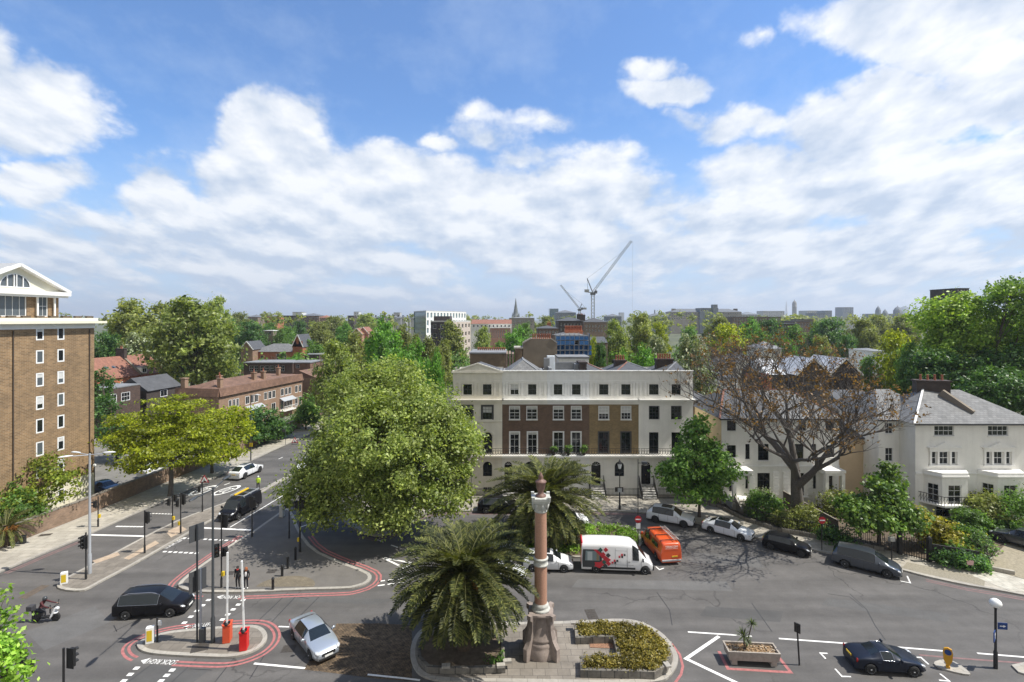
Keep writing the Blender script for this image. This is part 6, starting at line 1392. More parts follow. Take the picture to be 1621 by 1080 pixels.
# trees in front of terrace end and villas
bt('mid', 1375, 562, 52, 95, 'leafy tree between the white gables and the large villa roof', .8); bt('plane2', 1300, 532, 60, 135, 'olive tree behind the white gables', 1.6); bt('bright', 1250, 536, 44, 130, 'fresh green tree behind the leftmost white gable', 2.2); bt('dark', 1340, 528, 50, 150, 'dark tree behind the rightmost white gable', .1)
t30 = G(1107, 820)
tree('medium green street tree standing before the white end house', t30, [lobe(1102, 735, 53.5, 2.9, 2.5), lobe(1068, 750, 53, 2.0, 1.7), lobe(1140, 742, 53, 2.1, 1.9), lobe(1104, 690, 54, 1.6, 1.8), lobe(1106, 664, 54, .55, .9), lobe(1092, 775, 52.5, 1.9, 1.0), lobe(1130, 775, 53, 1.7, 1.0), lobe(1085, 705, 53.5, .9, 1.0), lobe(1128, 708, 54, .9, 1.1)], 11500, .32, L_mid, 35, .16, 2.6, 'street_tree', cs=.62, zmin=1.6, shell=.35)
t32 = G(1396, 872)
tree('broad maple with fresh green leaves by the iron gate on the right', (t32.x, t32.y+.3, .13), [lobe(1398, 803, 46.5, 2.0, 1.7), lobe(1364, 815, 46, 1.6, 1.3), lobe(1430, 818, 46, 1.6, 1.3), lobe(1404, 768, 47, 1.6, 1.3), lobe(1345, 800, 47, 1.2, .9), lobe(1400, 826, 45.5, 1.5, .6), lobe(1409, 745, 47, .5, .6)], 12500, .30, leaf_mat('maple leaves', (.056, .123, .025), (.123, .228, .038), (.245, .359, .070), .35), 36, .17, 1.8, 'maple_tree', cs=.6, zmin=1.0, shell=.35)
# the bare, orange-tinged tree
def bare_tree(label, base, spread, height, seed, rad, depth=5, leaves=0, name='bare_tree', lmat=None, lsize=.26, up_b=.1):
    rr = random.Random(seed); m = MB(); tips = []
    def grow(p, d, L, r, lev):
        k = 3 if lev < 2 else 2; pts = [p]; q = p.copy(); dd = d.copy()
        for i in range(k):
            w_ = .05 if lev == 0 else .16; dd = (dd+V(rr.gauss(0, w_), rr.gauss(0, w_), rr.gauss(.02, .10))).normalized(); q = q+dd*L/k; pts.append(q.copy())
        rads = [r*(1-.42*i/k) for i in range(k+1)]; m.tube(pts, rads, 8 if lev == 0 else (6 if lev < 3 else 3), cap=False)
        if lev >= depth: tips.append(q); return
        nb = [4, 3, 3, 3, 3, 3, 2][lev]
        for i in range(nb):
            th = 2*math.pi*(i+rr.random()*.8)/nb; out = V(math.cos(th), math.sin(th), 0)*spread*(1.0 if lev < 2 else .9)
            nd_ = (dd*.62+out*(.62 if lev else .8)+V(0, 0, up_b)).normalized(); lead_ = i == 0 and lev < 3; nd_ = (dd*.8+out*.2+V(0, 0, .35)).normalized() if lead_ else nd_; s_ = pts[-1] if i < 2 else pts[-2].lerp(pts[-1], rr.random())
            grow(s_, nd_, L*rr.uniform(.68, .88), r*.61*rr.uniform(.8, 1.1), lev+1)
            if lev > 1 and rr.random() < .5: tips.append(s_.lerp(q, .5))
    grow(V(0, 0, 0), V(.02, 0, 1), height*.22, rad, 0)
    r = empty(name, base, 0, label, 'tree'); m.build('trunk', M_barkd, r, False)
    if leaves:
        pt = np.array([tuple(t) for t in tips]); g = np.random.default_rng(seed); lob = [(x, y, z, .25, .25, .22) for x, y, z in pt[g.permutation(len(pt))[:max(10, int(len(pt)*.55))]]]
        link(bpy.data.objects.new('crown', leaf_mesh('crown', lob, leaves, lsize, seed, lmat or L_orange, cs=.35, per=7, shell=.2, zmin=2)), r)
    return r
t31 = G(1262, 826)
bare_tree('big gnarled tree with bare grey branches and sparse orange leaves', (t31.x, t31.y, .15), 1.0, 25, 5, .72, 7, 7500, 'gnarled_tree', lsize=.2, up_b=.22).rotation_euler.z = R(20)
bare_tree('pale dead tree with bare limbs before the ornate mansion', (P(440, 0, 175).x, 175, 0), .7, 15, 9, .45, 4, 0, 'dead_tree')
# shrubs, hedges in the villa gardens
def bush(label, px, py, Y, r, rz, n, size, mtl, seed, name='garden_shrub', cat='shrub', extra=(), **kw):
    p = P(px, py, Y); lb = [(p.x, p.y, max(p.z, rz*.8), r, r*.8, rz)]+[lobe(*e) for e in extra]
    return tree(label, (p.x, p.y, .15), lb, n, size, mtl, seed, .06, .5, name, cat, zmin=.05, limbs=False, **kw)
bush('dense dark bush in front of the porch steps of the left villa', 1210, 806, 54, 2.0, 1.5, 4600, .22, L_mid, 41, cs=.5, shell=.6)
bush('straggly brown and green shrub right of the gnarled trunk', 1282, 822, 51, 1.8, 1.2, 2400, .20, L_olive, 42, cs=.6)
bush('low mottled shrub left of the gnarled trunk', 1243, 826, 51.5, 1.4, .9, 1600, .20, L_olive, 43, cs=.5)
bush('leafy climber shrub on the steps side of the right half villa', 1325, 806, 55, 2.0, 1.4, 2600, .24, L_olive, 44, cs=.6)
bush('tall yellow and green climber tumbling over the right garden gate', 1478, 842, 46.5, 1.6, 1.2, 7500, .22, L_yellow, 45, 'climber_hedge', 'hedge', [(1500, 850, 46, 1.5, 1.2), (1455, 825, 47, 1.3, 1.0), (1520, 862, 45, 1.2, 1.0)], cs=.5, shell=.6)
bush('green leafy shrub at the right end of the climber hedge', 1538, 858, 45, 1.3, 1.5, 4200, .22, L_mid, 46, extra=[(1520, 868, 44.6, 1.0, .9), (1552, 868, 45, .9, 1.1)], cs=.5)
bush('dark ivy covered fence clump below the climber hedge', 1500, 884, 43.6, 1.3, .8, 5200, .2, L_dark, 47, extra=[(1530, 889, 43, 1.2, .8), (1548, 892, 42.8, .8, .8), (1515, 880, 43.4, 1.0, .9)], cs=.4)
bush('round golden green bush below the right bay balcony', 1560, 808, 51.5, 2.0, 1.5, 5200, .22, L_olive, 48, cs=.5, shell=.65)
bush('dome of clipped green hedge before the large villa', 1533, 826, 50, 1.6, 1.3, 5200, .16, L_mid, 49, 'clipped_hedge', 'hedge', cs=.25, shell=.8)
bush('long low clipped hedge right of the hedge dome', 1580, 838, 49.5, 2.2, .75, 5200, .16, L_mid, 50, 'clipped_hedge', 'hedge', [(1552, 836, 49.7, 1.3, .8), (1610, 842, 49, 1.6, .8)], cs=.25, shell=.8)
bush('dark shrub at the right edge below the far bay', 1612, 815, 50, 1.8, 1.7, 3600, .22, L_mid, 51, extra=[(1630, 800, 51, 2, 1.6)])
bush('tall dark shrub behind the maple by the railings', 1320, 858, 48, 1.3, .7, 2200, .22, L_dark, 52, extra=[(1340, 866, 47.5, 1.0, .6)])
bush('flowering bush at the cleft of the left villa window', 1208, 782, 56.5, .8, .35, 700, .18, L_pale, 53)
bare_tree('small leafless shrub tree beside the driveway on the right', (*G(1566, 896).xy, .14), 1.0, 3.6, 12, .12, 4, 260, 'bare_shrub', L_dark, .14)
# small potted leaves on the balcony
for i, r in enumerate(BALC): link(bpy.data.objects.new('foliage', leaf_mesh('foliage', [(0, 0, .75, .42, .42, .45)], 420, .14, 60+i, L_mid, cs=.2, zmin=.3, shell=.5)), r)
# far woodland: reads as one mass
g = random.Random(5); lob = []
for i in range(420):
    px = g.uniform(-200, 1820); Y = g.uniform(330, 1500); yt = g.uniform(501, 507); p = P(px, yt, Y); rr_ = g.uniform(6, 11)
    lob.append((p.x, Y, max(p.z-rr_*.6, rr_*.3), rr_*1.4, rr_, rr_))
wd = bpy.data.objects.new('distant_woodland', leaf_mesh('distant_woodland', lob, 60000, 2.4, 70, L_olive, cs=3.0, per=30, zmin=.5, shell=.7)); link(wd)
tag(wd, 'mass of tree tops filling the far distance between buildings', 'woodland', kind='stuff')
lob = []
for i in range(260):
    px = g.uniform(-250, 1850); Y = g.uniform(125, 330); p = P(px, 500, Y); rr_ = g.uniform(3, 5); lob.append((p.x, Y, rr_*.7+g.uniform(0, 4), rr_*1.3, rr_*1.3, rr_))
wd = bpy.data.objects.new('garden_greenery', leaf_mesh('garden_greenery', lob, 60000, .9, 71, L_mid, cs=1.4, per=30, zmin=.3, shell=.7)); link(wd)
tag(wd, 'mixed garden greenery filling the ground between the middle distance houses', 'greenery', kind='stuff')

# ---- date palms and planted beds
def palm(label, base, hgt, rad, nf, seed, name='palm_tree'):
    rr = random.Random(seed); r = empty(name, base, 0, label, 'palm tree'); m = MB()
    prof = [(.55, -.1), (.46, .2)]
    for i in range(14): z = .2+(hgt-.4)*i/14; prof += [(.40+.07*(i % 2), z)]
    prof += [(.62, hgt-.3), (.75, hgt), (.35, hgt+.35)]
    m.lathe((0, 0, 0), prof, 14); m.build('trunk', mat('palm trunk', (.085, .06, .038), .95, var=.4, vscale=6, bump=.6, bscale=9), r, False)
    vs, fs, ms = [], [], []
    def leaflet(p, d, up_, L, w):
        s = d.cross(up_).normalized()*w; b0 = len(vs); mid = p+d*L*.55+V(0, 0, -.02*L); e = p+d*L+V(0, 0, -.10*L)
        vs.extend([tuple(p), tuple(mid+s), tuple(e), tuple(mid-s)]); fs.append((b0, b0+1, b0+2, b0+3))
    stem = MB()
    for i in range(nf):
        t = (i+.5)/nf; el = R(87)-R(120)*(t**1.05)+rr.gauss(0, .08); az = i*2.39996+rr.gauss(0, .12); L = rad*(1.12+.16*rr.random())*(.86+.22*math.sin(math.pi*min(1, t*1.15)))
        h = V(math.cos(az), math.sin(az), 0); p = V(0, 0, hgt+.15)+h*.3; e = el; n = 17; seg = L/n; pts = [p.copy()]
        curl = (.62+.45*(1-t)+rr.uniform(-.1, .15))/n*1.35
        for j in range(n):
            p = p+(h*math.cos(e)+V(0, 0, math.sin(e)))*seg; e -= curl*(1.0 if e > -1.35 else .2); pts.append(p.copy())
        stem.tube(pts[:-1], [.05-.042*k/n for k in range(n)], 4, cap=False)
        side = h.cross(V(0, 0, 1)).normalized()
        for j in range(2, n):
            for sub in range(4):
                q = pts[j].lerp(pts[j+1] if j < n else pts[j], sub/4); tn = (pts[min(j+1, n)]-pts[j-1]).normalized(); up_ = side.cross(tn)*-1
                if up_.z < 0: up_ = -up_
                ln = (.52 if n-j > 3 else .16+.10*(n-j))*rad/4.1*min(1, .5+j*.12)*rr.uniform(.85, 1.15)
                for s_ in (-1, 1):
                    d = (tn*.55+side*s_*.72+up_*(.42 if sub % 2 else .18)+V(rr.gauss(0, .06), rr.gauss(0, .06), rr.gauss(-.04, .06))).normalized(); leaflet(q, d, up_, ln, .050*rad/4.1)
    me = bpy.data.meshes.new('crown'); me.from_pydata(vs, [], fs); me.materials.append(L_palm); me.update(); link(bpy.data.objects.new('crown', me), r)
    stem.build('frond_stems', mat('frond midrib', (.14, .14, .045), .6), r, False)
    m = MB()
    for k in range(16):
        az = rr.uniform(0, 6.28); e = rr.uniform(.15, .8); h = V(math.cos(az), math.sin(az), 0); p0 = V(0, 0, hgt+.1); p1 = p0+h*rad*.30+V(0, 0, rad*.26*e); p2 = p0+h*rad*.48+V(0, 0, rad*.15*e)
        m.tube([p0, p1, p2], [.04, .03, .02], 4)
        for _ in range(26):
            s_ = p1.lerp(p2, rr.random()); t_ = s_+V(rr.gauss(0, .14), rr.gauss(0, .14), -rr.uniform(.1, .45)); m.tube([s_, t_], [.014, .012], 3)
    m.build('fruit_stalks', mat('orange fruit stalk', (.36, .16, .03), .7, var=.3), r, False)
    return r
pb = G(735, 1034); palm('large date palm with drooping dark fronds left of the memorial column', (pb.x, pb.y, .3), 4.4, 3.7, 190, 3)
pb2 = G(864, 856); palm('date palm behind the memorial column, in front of the terrace', (pb2.x, pb2.y, .2), 3.6, 4.5, 150, 8)
palm('palm with golden fronds at the left edge behind the wall', (P(-6, 0, 46).x-.4, 47.2, 0), 1.6, 1.9, 40, 13)
def carpet(name, label, cat, plan, z, n, size, mtl, seed, h=.25, m_keep=None):
    "low planting spread over a plan polygon"
    plan = [Vector((p[0], p[1])) for p in plan]; g = np.random.default_rng(seed); x0, x1 = min(p.x for p in plan), max(p.x for p in plan); y0, y1 = min(p.y for p in plan), max(p.y for p in plan)
    def inside(x, y):
        c = False; j = len(plan)-1
        for i in range(len(plan)):
            a, b_ = plan[i], plan[j]
            if (a.y > y) != (b_.y > y) and x < (b_.x-a.x)*(y-a.y)/(b_.y-a.y)+a.x: c = not c
            j = i
        return c
    lb = []
    while len(lb) < n//14:
        x, y = g.uniform(x0, x1), g.uniform(y0, y1)
        if inside(x, y) and (m_keep is None or m_keep(x, y)): lb.append((x, y, z+h*.5, .14, .14, h*.6))
    me = leaf_mesh(name, lb, n, size, seed, mtl, cs=.2, per=14, zmin=z, shell=.1); o = bpy.data.objects.new(name, me); link(o); return tag(o, label, cat, kind='stuff')
# ---------------------------------------------------------------- memorial island
M_gran = mat('pink granite', (.40, .225, .155), .35, var=.22, vscale=14, spec=.5)
M_sand = mat('weathered pink sandstone', (.24, .195, .168), .85, var=.3, vscale=2.2, var2=.2)
M_carv = mat('pale carved stone', (.45, .45, .41), .8, var=.25, vscale=6, bump=.5, bscale=22)
c = G(856, 1034); c.z = .13
r = empty('memorial_column', c, 0, 'tall pink granite memorial column on a bell shaped stone base between two palms', 'monument')
m = MB()
m.lathe((0, 0, 0), [(1.06, 0), (1.06, .62), (1.0, .7), (1.02, .78), (.98, .95), (.9, 1.0), (.95, 1.06), (.93, 1.18), (.88, 1.24), (.80, 1.55), (.70, 1.95), (.62, 2.25), (.60, 2.4), (.70, 2.46), (.80, 2.52), (.80, 2.66), (.6, 2.68)], 24); m.box((0, 0, 2.6), (1.5, 1.5, .15))
m.build('base', M_sand, r)
for i in range(4):
    a = R(45)+i*math.pi/2; d = V(math.cos(a), math.sin(a), 0); t = V(-d.y, d.x, 0); m = MB()
    prof = [(.7, 0), (1.46, 0), (1.46, .75), (1.28, .95), (1.1, 1.2), (.97, 1.7), (.95, 2.3), (1.12, 2.4), (1.12, 2.68), (.4, 2.68)]
    vs = [d*x+t*(-.15)+V(0, 0, z) for x, z in prof]+[d*x+t*.15+V(0, 0, z) for x, z in prof]; n = len(prof)
    m.add(vs, [tuple(range(n)), tuple(range(2*n-1, n-1, -1))]+[(i_+n, (i_+1) % n+n, (i_+1) % n, i_) for i_ in range(n)]); m.build('buttress', M_sand, r)
m = MB(); m.lathe((0, 0, 2.68), [(.58, 0), (.60, .06), (.56, .14), (.48, .18), (.50, .26), (.52, .3), (.45, .4), (.42, .46)], 20); m.build('column_base', M_carv, r)
m = MB(); m.lathe((0, 0, 3.14), [(.405, 0), (.40, 2.4)], 24); m.lathe((0, 0, 5.98), [(.395, 0), (.37, 2.95)], 24); m.build('shaft', M_gran, r)
m = MB(); m.lathe((0, 0, 5.5), [(.40, 0), (.47, .03), (.47, .1), (.43, .13), (.44, .38), (.48, .41), (.48, .48), (.40, .52)], 24); m.build('carved_band', M_carv, r)
m = MB(); m.lathe((0, 0, 8.9), [(.38, 0), (.42, .05), (.39, .1), (.42, .3), (.55, .62), (.58, .66)], 16)
for i in range(8):
    a = i*math.pi/4+.2; m.lathe((.47*math.cos(a), .47*math.sin(a), 9.05), [(.02, 0), (.09, .2), (.12, .42), (.03, .5)], 6)
m.box((0, 0, 9.63), (1.02, 1.02, .14)); m.box((0, 0, 9.78), (1.18, 1.18, .18))
for sx, sy in ((1, 1), (1, -1), (-1, 1), (-1, -1)): m.box((sx*.5, sy*.5, 9.92), (.2, .2, .12))
m.build('capital', M_carv, r)
m = MB(); m.lathe((0, 0, 9.86), [(.34, 0), (.34, .1), (.2, .16), (.17, .3), (.26, .5), (.31, .85), (.36, .9), (.36, .98), (.2, 1.06), (.14, 1.15), (.17, 1.25), (.10, 1.4), (.02, 1.55)], 12); m.build('urn', mat('dark red urn stone', (.17, .095, .075), .6, var=.3, vscale=6), r)
def wall_ring(b_or_root, name, plan, z0, z1, w, mt, parent=None):
    plan = [Vector((p[0], p[1])) for p in plan]
    if area(plan) < 0: plan = plan[::-1]
    inn = off(plan, w); m = MB(); n = len(plan)
    if parent is not None: m.xf = Matrix.Translation(-parent.location)
    for i in range(n):
        j = (i+1) % n
        m.add([(*plan[i], z0), (*plan[j], z0), (*plan[j], z1), (*plan[i], z1)], [(0, 1, 2, 3)]); m.add([(*inn[i], z0), (*inn[j], z0), (*inn[j], z1), (*inn[i], z1)], [(3, 2, 1, 0)])
        m.add([(*plan[i], z1), (*plan[j], z1), (*inn[j], z1), (*inn[i], z1)], [(0, 1, 2, 3)])
    m.build(name, mt, parent); return inn
M_bedw = mat('dark weathered bed stone', (.17, .155, .13), .9, tex=('slab', (.125, .115, .10), (.05, .05, .045), .8, .5, .03), var=.4, vscale=2.5, var2=.2, bump=.3, bscale=8)
zt = .58
bedR = gp([(909, 986.5), (985, 984), (1017, 990), (1042, 1003), (1058.5, 1020.5), (1064, 1036), (1056, 1053.5), (1036, 1064), (1004, 1062.5), (919, 1061), (918, 1038.5), (977, 1035), (970, 1008), (911, 1009.5)], zt)
r = empty('flower_bed', (*(sum(bedR, Vector((0, 0)))/len(bedR)), .13), 0, 'low stone walled flower bed with yellow green ground cover right of the memorial column', 'flower bed')
inn = wall_ring(r, 'stone_wall', bedR, .1, zt, .22, M_bedw, r)
m = MB(); m.xf = Matrix.Translation(-r.location); m.poly([(*p, zt-.12) for p in inn]); up(m.build('soil', M_soil, r))
innR = inn
for i in range(0, 7, 2):
    p = bedR[i]; m = MB(); m.xf = Matrix.Translation(-r.location); m.box((p.x, p.y, zt+.04), (.45, .32, .1), .3*i); m.build('loose_coping', M_kerb, r)
m = MB(); p = G(952, 1022, .14); m.box((p.x, p.y, .142), (1.5, .5, .02), -.06); tag(m.build('leaf_litter', mat('dry leaf litter', (.24, .13, .08), .95, var=.6, vscale=12, bump=.8, bscale=30)), kind='structure')
bedL = gp([(680, 1002), (740, 1000), (798, 1006), (800, 1056), (740, 1058), (704, 1058), (676, 1056), (661, 1040), (659, 1018), (666, 1008)], .5)
r = empty('flower_bed', (*(sum(bedL, Vector((0, 0)))/len(bedL)), .13), 0, 'dark stone walled bed of bare soil round the foot of the large palm', 'flower bed')
inn = wall_ring(r, 'stone_wall', bedL, .1, .5, .22, M_bedw, r)
m = MB(); m.xf = Matrix.Translation(-r.location); m.poly([(*p, .4) for p in inn]); up(m.build('soil', M_soil, r))
for px, py in ((793, 1055), (803, 1048), (706, 1056)):
    p = G(px, py, .5); m = MB(); m.xf = Matrix.Translation(-r.location); m.box((p.x, p.y, .56), (.5, .3, .14), .1); m.build('loose_coping', M_kerb, r)
carpet('bed_planting', 'yellow green and rust ground cover filling the right flower bed', 'planting', innR, zt-.1, 13000, .13, L_bed, 80, .32)
carpet('bed_weeds', 'a few weeds growing in the soil by the palm', 'planting', gp([(770, 1035), (796, 1030), (796, 1052), (772, 1052)], .4), .4, 260, .14, L_mid, 81, .2)
innI5 = off(I5 if area(I5) > 0 else I5[::-1], .35); cI = G(905, 858).xy
carpet('ground_cover_hedge', 'bright green low hedge round the planted island behind the parked vans', 'planting', innI5, .13, 13000, .14, L_lime, 82, .4, lambda x, y: ((x-cI.x)/5.4)**2+((y-cI.y)/1.1)**2 > .75 and x > G(815, 858).x)
carpet('dry_planting', 'brown dry planting inside the planted island', 'planting', innI5, .13, 900, .14, L_orange, 83, .12, lambda x, y: ((x-cI.x)/5.4)**2+((y-cI.y)/1.1)**2 < .7 and x > G(850, 858).x)

# stone trough with yucca
a_ = -.076; c = G(1189, 1047); r = empty('planter_trough', (c.x, c.y, 0), a_, 'rectangular concrete planter trough on two block feet in a red painted box', 'planter')
m = MB(); M_trough = mat('trough concrete', (.33, .29, .25), .85, var=.2, vscale=4, var2=.1)
W2, D2, z0, z1, t = 1.56, .55, .32, .88, .1
m.add([(-W2+.1, -D2+.06, z0), (W2-.1, -D2+.06, z0), (W2-.1, D2-.06, z0), (-W2+.1, D2-.06, z0), (-W2, -D2, z1), (W2, -D2, z1), (W2, D2, z1), (-W2, D2, z1), (-W2+t, -D2+t, z1), (W2-t, -D2+t, z1), (W2-t, D2-t, z1), (-W2+t, D2-t, z1), (-W2+t, -D2+t, z1-.14), (W2-t, -D2+t, z1-.14), (W2-t, D2-t, z1-.14), (-W2+t, D2-t, z1-.14)],
      [(3, 2, 1, 0), (0, 1, 5, 4), (1, 2, 6, 5), (2, 3, 7, 6), (3, 0, 4, 7), (4, 5, 9, 8), (5, 6, 10, 9), (6, 7, 11, 10), (7, 4, 8, 11), (8, 9, 13, 12), (9, 10, 14, 13), (10, 11, 15, 14), (11, 8, 12, 15)])
m.build('trough', M_trough, r)
for x in (-1.15, 1.2): m = MB(); m.box((x, 0, .16), (.34, .85, .318)); m.build('foot', M_trough, r)
m = MB(); rr = random.Random(4)
for i in range(220):
    s = rr.uniform(.03, .06); m.box((rr.uniform(-1.4, 1.4), rr.uniform(-.4, .4), z1-.12+rr.uniform(0, .03)), (s*1.6, s*1.2, s), rr.uniform(0, 3), rr.randint(0, 2))
m.box((0, 0, z1-.15), (2.9, .88, .02), 0, 0)
m.build('pebbles', [mat('brown pebble', (.20, .13, .07), .8), mat('ochre pebble', (.38, .24, .12), .8), mat('pale pebble', (.45, .36, .26), .8)], r)
p = c+V(-.42, 0, z1-.15); r2_ = empty('yucca_plant', p, 0, 'spiky two stemmed yucca growing in the planter trough', 'plant'); m = MB()
heads = [V(-.05, 0, .85), V(.5, .05, 1.6), V(.25, 0, .45)]
m.tube([(0, 0, 0), (-.02, 0, .4), heads[0]], [.05, .045, .04], 6); m.tube([(.05, 0, 0), (.25, .02, .7), heads[1]], [.045, .04, .03], 6); m.tube([(.1, 0, .2), heads[2]], .03, 5); m.build('stem', M_bark, r2_, False)
vs, fs = [], []
for h_, n, L in ((heads[0], 80, .62), (heads[1], 40, .42), (heads[2], 26, .36)):
    for i in range(n):
        az, e = rr.uniform(0, 6.28), rr.uniform(-.7, 1.4); d = V(math.cos(az)*math.cos(e), math.sin(az)*math.cos(e), math.sin(e)); s = d.cross(V(0, 0, 1)).normalized()*.025; b0 = len(vs); e_ = h_+d*L*rr.uniform(.8, 1.1)+V(0, 0, -.06)
        vs += [tuple(h_-s*.6), tuple(h_+d*L*.5+s), tuple(e_), tuple(h_+d*L*.5-s), tuple(h_+s*.6)]; fs.append((b0, b0+3, b0+2, b0+1, b0+4))
me = bpy.data.meshes.new('leaves'); me.from_pydata(vs, [], fs); me.materials.append(leaf_mat('yucca blades', (.05, .08, .025), (.10, .14, .04), (.2, .23, .09))); link(bpy.data.objects.new('leaves', me), r2_)

# ---------------------------------------------------------------- street furniture
M_pole = mat('dark grey pole', (.045, .05, .055), .5); M_black = mat('black pole', (.016, .016, .017), .5); M_galv = mat('pale grey column', (.42, .44, .47), .45, .3)
M_sigb = mat('signal black', (.012, .012, .012), .55); M_yel = mat('signal yellow', (.62, .44, .02), .5); M_signback = mat('sign back grey', (.055, .058, .062), .6)
M_whitep = mat('white plastic', (.76, .76, .74), .45); M_lamph = mat('lamp head', (.66, .68, .70), .4)
def sig_head(parent, pos, ang, lamps=3, s=1.0):
    "signal head facing along ang: box, backing board, hoods"
    m = MB(); h = .32*lamps*s
    m.box((.02, 0, h/2), (.03, .44*s, h+.1)); m.box((.12, 0, h/2), (.2, .26*s, h))
    for i in range(lamps):
        z = .16*s+.32*s*i
        for k in range(7):
            a = math.pi*(k)/6; b_ = math.pi*(k+1)/6
            if k < 6: m.add([(.22, .11*s*math.cos(a), z+.11*s*math.sin(a)), (.22, .11*s*math.cos(b_), z+.11*s*math.sin(b_)), (.40, .11*s*math.cos(b_), z+.11*s*math.sin(b_)-.02), (.40, .11*s*math.cos(a), z+.11*s*math.sin(a)-.02)], [(0, 1, 2, 3)])
    o = m.build('signal_head', M_sigb, parent, False); o.location = pos; o.rotation_euler.z = ang
    for i in range(lamps):
        l = MB(); z = .16*s+.32*s*i; l.add([(.225, .09*s*math.cos(k*math.pi/5), z+.09*s*math.sin(k*math.pi/5)) for k in range(10)], [tuple(range(10))])
        l.build('lens', [mat('green lens', (.01, .06, .03), .3), mat('amber lens', (.12, .05, .01), .3), mat('red lens', (.14, .012, .01), .3)][min(i, 2)], o, False)
    return o
def signal(px, ytop, label, heads, yellow=None, w=.055, lean=0):
    g = G(*px, .13); h = (px[1]-ytop)*g.y/F; r = empty('traffic_light', g, 0, label, 'traffic light', 'traffic lights at the junction')
    m = MB(); m.tube([(0, 0, 0), (0, 0, h)], w, 8); m.lathe((0, 0, 0), [(w*1.5, 0), (w*1.5, .7), (w, .75)], 8); m.build('pole', M_black, r, False)
    for (dx, dz, ang, n) in heads: sig_head(r, (dx, 0, h-dz), R(ang), n)
    if yellow: m = MB(); m.box((yellow[0], -.04, yellow[1]), (.16, .2, .34)); m.build('push_button', M_yel, r, False)
    return r
signal((136, 917), 843, 'traffic light with two hooded heads facing left on the median nose', [(-.14, 1.25, 190, 3), (.14, 1.25, 215, 3)])
signal((229, 875.5), 808, 'traffic light on the median at the end of the left stop line', [(.16, 1.15, 60, 3)])
signal((273, 834.8), 781, 'traffic light with two small heads on the left edge of the median', [(-.25, 1.2, 200, 2), (.2, .85, 60, 2)], (.14, .95))
signal((286, 844.4), 780, 'traffic light with yellow push button in the middle of the median', [(.2, 1.15, 60, 3), (-.2, 1.35, 200, 2)], (-.12, 1.0))
signal((320.4, 810), 763, 'slim traffic light at the far end of the median, before the speed roundels', [(-.22, 1.1, 200, 2)])
signal((155.3, 834), 786, 'traffic light on the left pavement by the brick wall', [(-.2, 1.1, 200, 2)], (.16, 1.1))
signal((350.5, 930), 811, 'tall traffic light on the triangular island, left of the two pedestrians', [(.24, 1.2, 75, 3), (.26, 3.4, 330, 2), (-.4, 3.5, 300, 3)], (.16, 1.1))
signal((399, 850), 785, 'traffic light on the triangular island in front of the black van', [(-.1, 1.1, 70, 3), (.12, 1.1, 100, 2)], None)
signal((457.8, 852), 787, 'slim traffic light in the shade under the plane tree', [(-.1, 1.0, 200, 3)])
signal((474.8, 873), 785, 'stout traffic light with yellow button in the tree shade on the triangular island', [(.1, 1.1, 30, 3), (-.25, 1.1, 220, 2)], (-.12, 1.1), .08)
for px, yt, lb, hd in ((40, 1028, 'traffic light at the bottom left corner, seen from behind', [(-.30, 1.1, 95, 3), (.2, 1.25, 300, 2)]), (100.7, 1026, 'traffic light at the bottom edge with its head to the right', [(.32, 1.05, 80, 3)])):
    Y = 17.4*F/(yt-HY); p = P(px, yt, Y); signal((px, HY+21.17*F/Y), yt, lb, hd)
def lamp_post(px, ytop, label, arms, mt, w=(.11, .07), z0=.13, hm=None, name='street_lamp'):
    g = G(*px, z0); h = (px[1]-ytop)*g.y/F; r = empty(name, g, 0, label, 'street lamp'); m = MB()
    m.tube([(0, 0, 0), (0, 0, 1.6), (0, 0, 1.7), (0, 0, h)], [w[0], w[0], w[1], w[1]*.75], 10); m.build('post', mt, r, False)
    for (dx, dy, dz) in arms:
        m = MB(); e = V(dx, dy, h+dz); m.tube([(0, 0, h-.12), (dx*.75, dy*.75, h-.05+dz*.75)], .035, 6); a = m.build('arm', mt, r, False)
        d = V(dx, dy, 0).normalized(); m = MB(); n = 12; vs = []
        s = V(-d.y, d.x, 0)
        prof = [(-.45, .05), (-.3, .13), (0, .18), (.25, .17), (.42, .1), (.5, .03)]
        for t, ww in prof: vs += [e+d*(t)+s*ww, e+d*t+V(0, 0, .09*(ww/.2)), e+d*t-s*ww, e+d*t-V(0, 0, .05)]
        fs = [(i*4+j, i*4+(j+1) % 4, i*4+4+(j+1) % 4, i*4+4+j) for i in range(5) for j in range(4)]+[(3, 2, 1, 0), (20, 21, 22, 23)]
        m.add(vs, fs, 0, True); m.build('lamp_head', hm or M_lamph, a, False)
    return r
lamp_post((142, 908), 718, 'tall pale grey lamp post with three flat lamp heads on the median nose', [(-1.4, .3, .02), (-1.1, -1.0, .02), (1.35, .3, .02)], M_galv, (.14, .10))
lamp_post((337, 1017), 772, 'very tall dark lamp post on the barrier island with two dark arms', [(-.1, 1.75, .1), (.2, -2.3, .1)], M_pole, (.13, .085), hm=M_pole)
l = lamp_post((397, 729), 625, 'lamp post with one short arm on the left pavement by the brick row', [(1.3, -.4, .02)], M_pole, (.09, .06)); m = MB(); m.box((.08, -.1, 2.35), (.5, .05, .55)); m.build('yellow_sign', M_yel, l, False)
lamp_post((714.4, 820), 728, 'slim dark lamp post in front of the plane tree edge', [(-.35, 0, 0)], M_pole, (.06, .04)); lamp_post((746, 803), 728, 'slim dark lamp post before the pediment house railings', [(.3, 0, 0)], M_pole, (.08, .05))
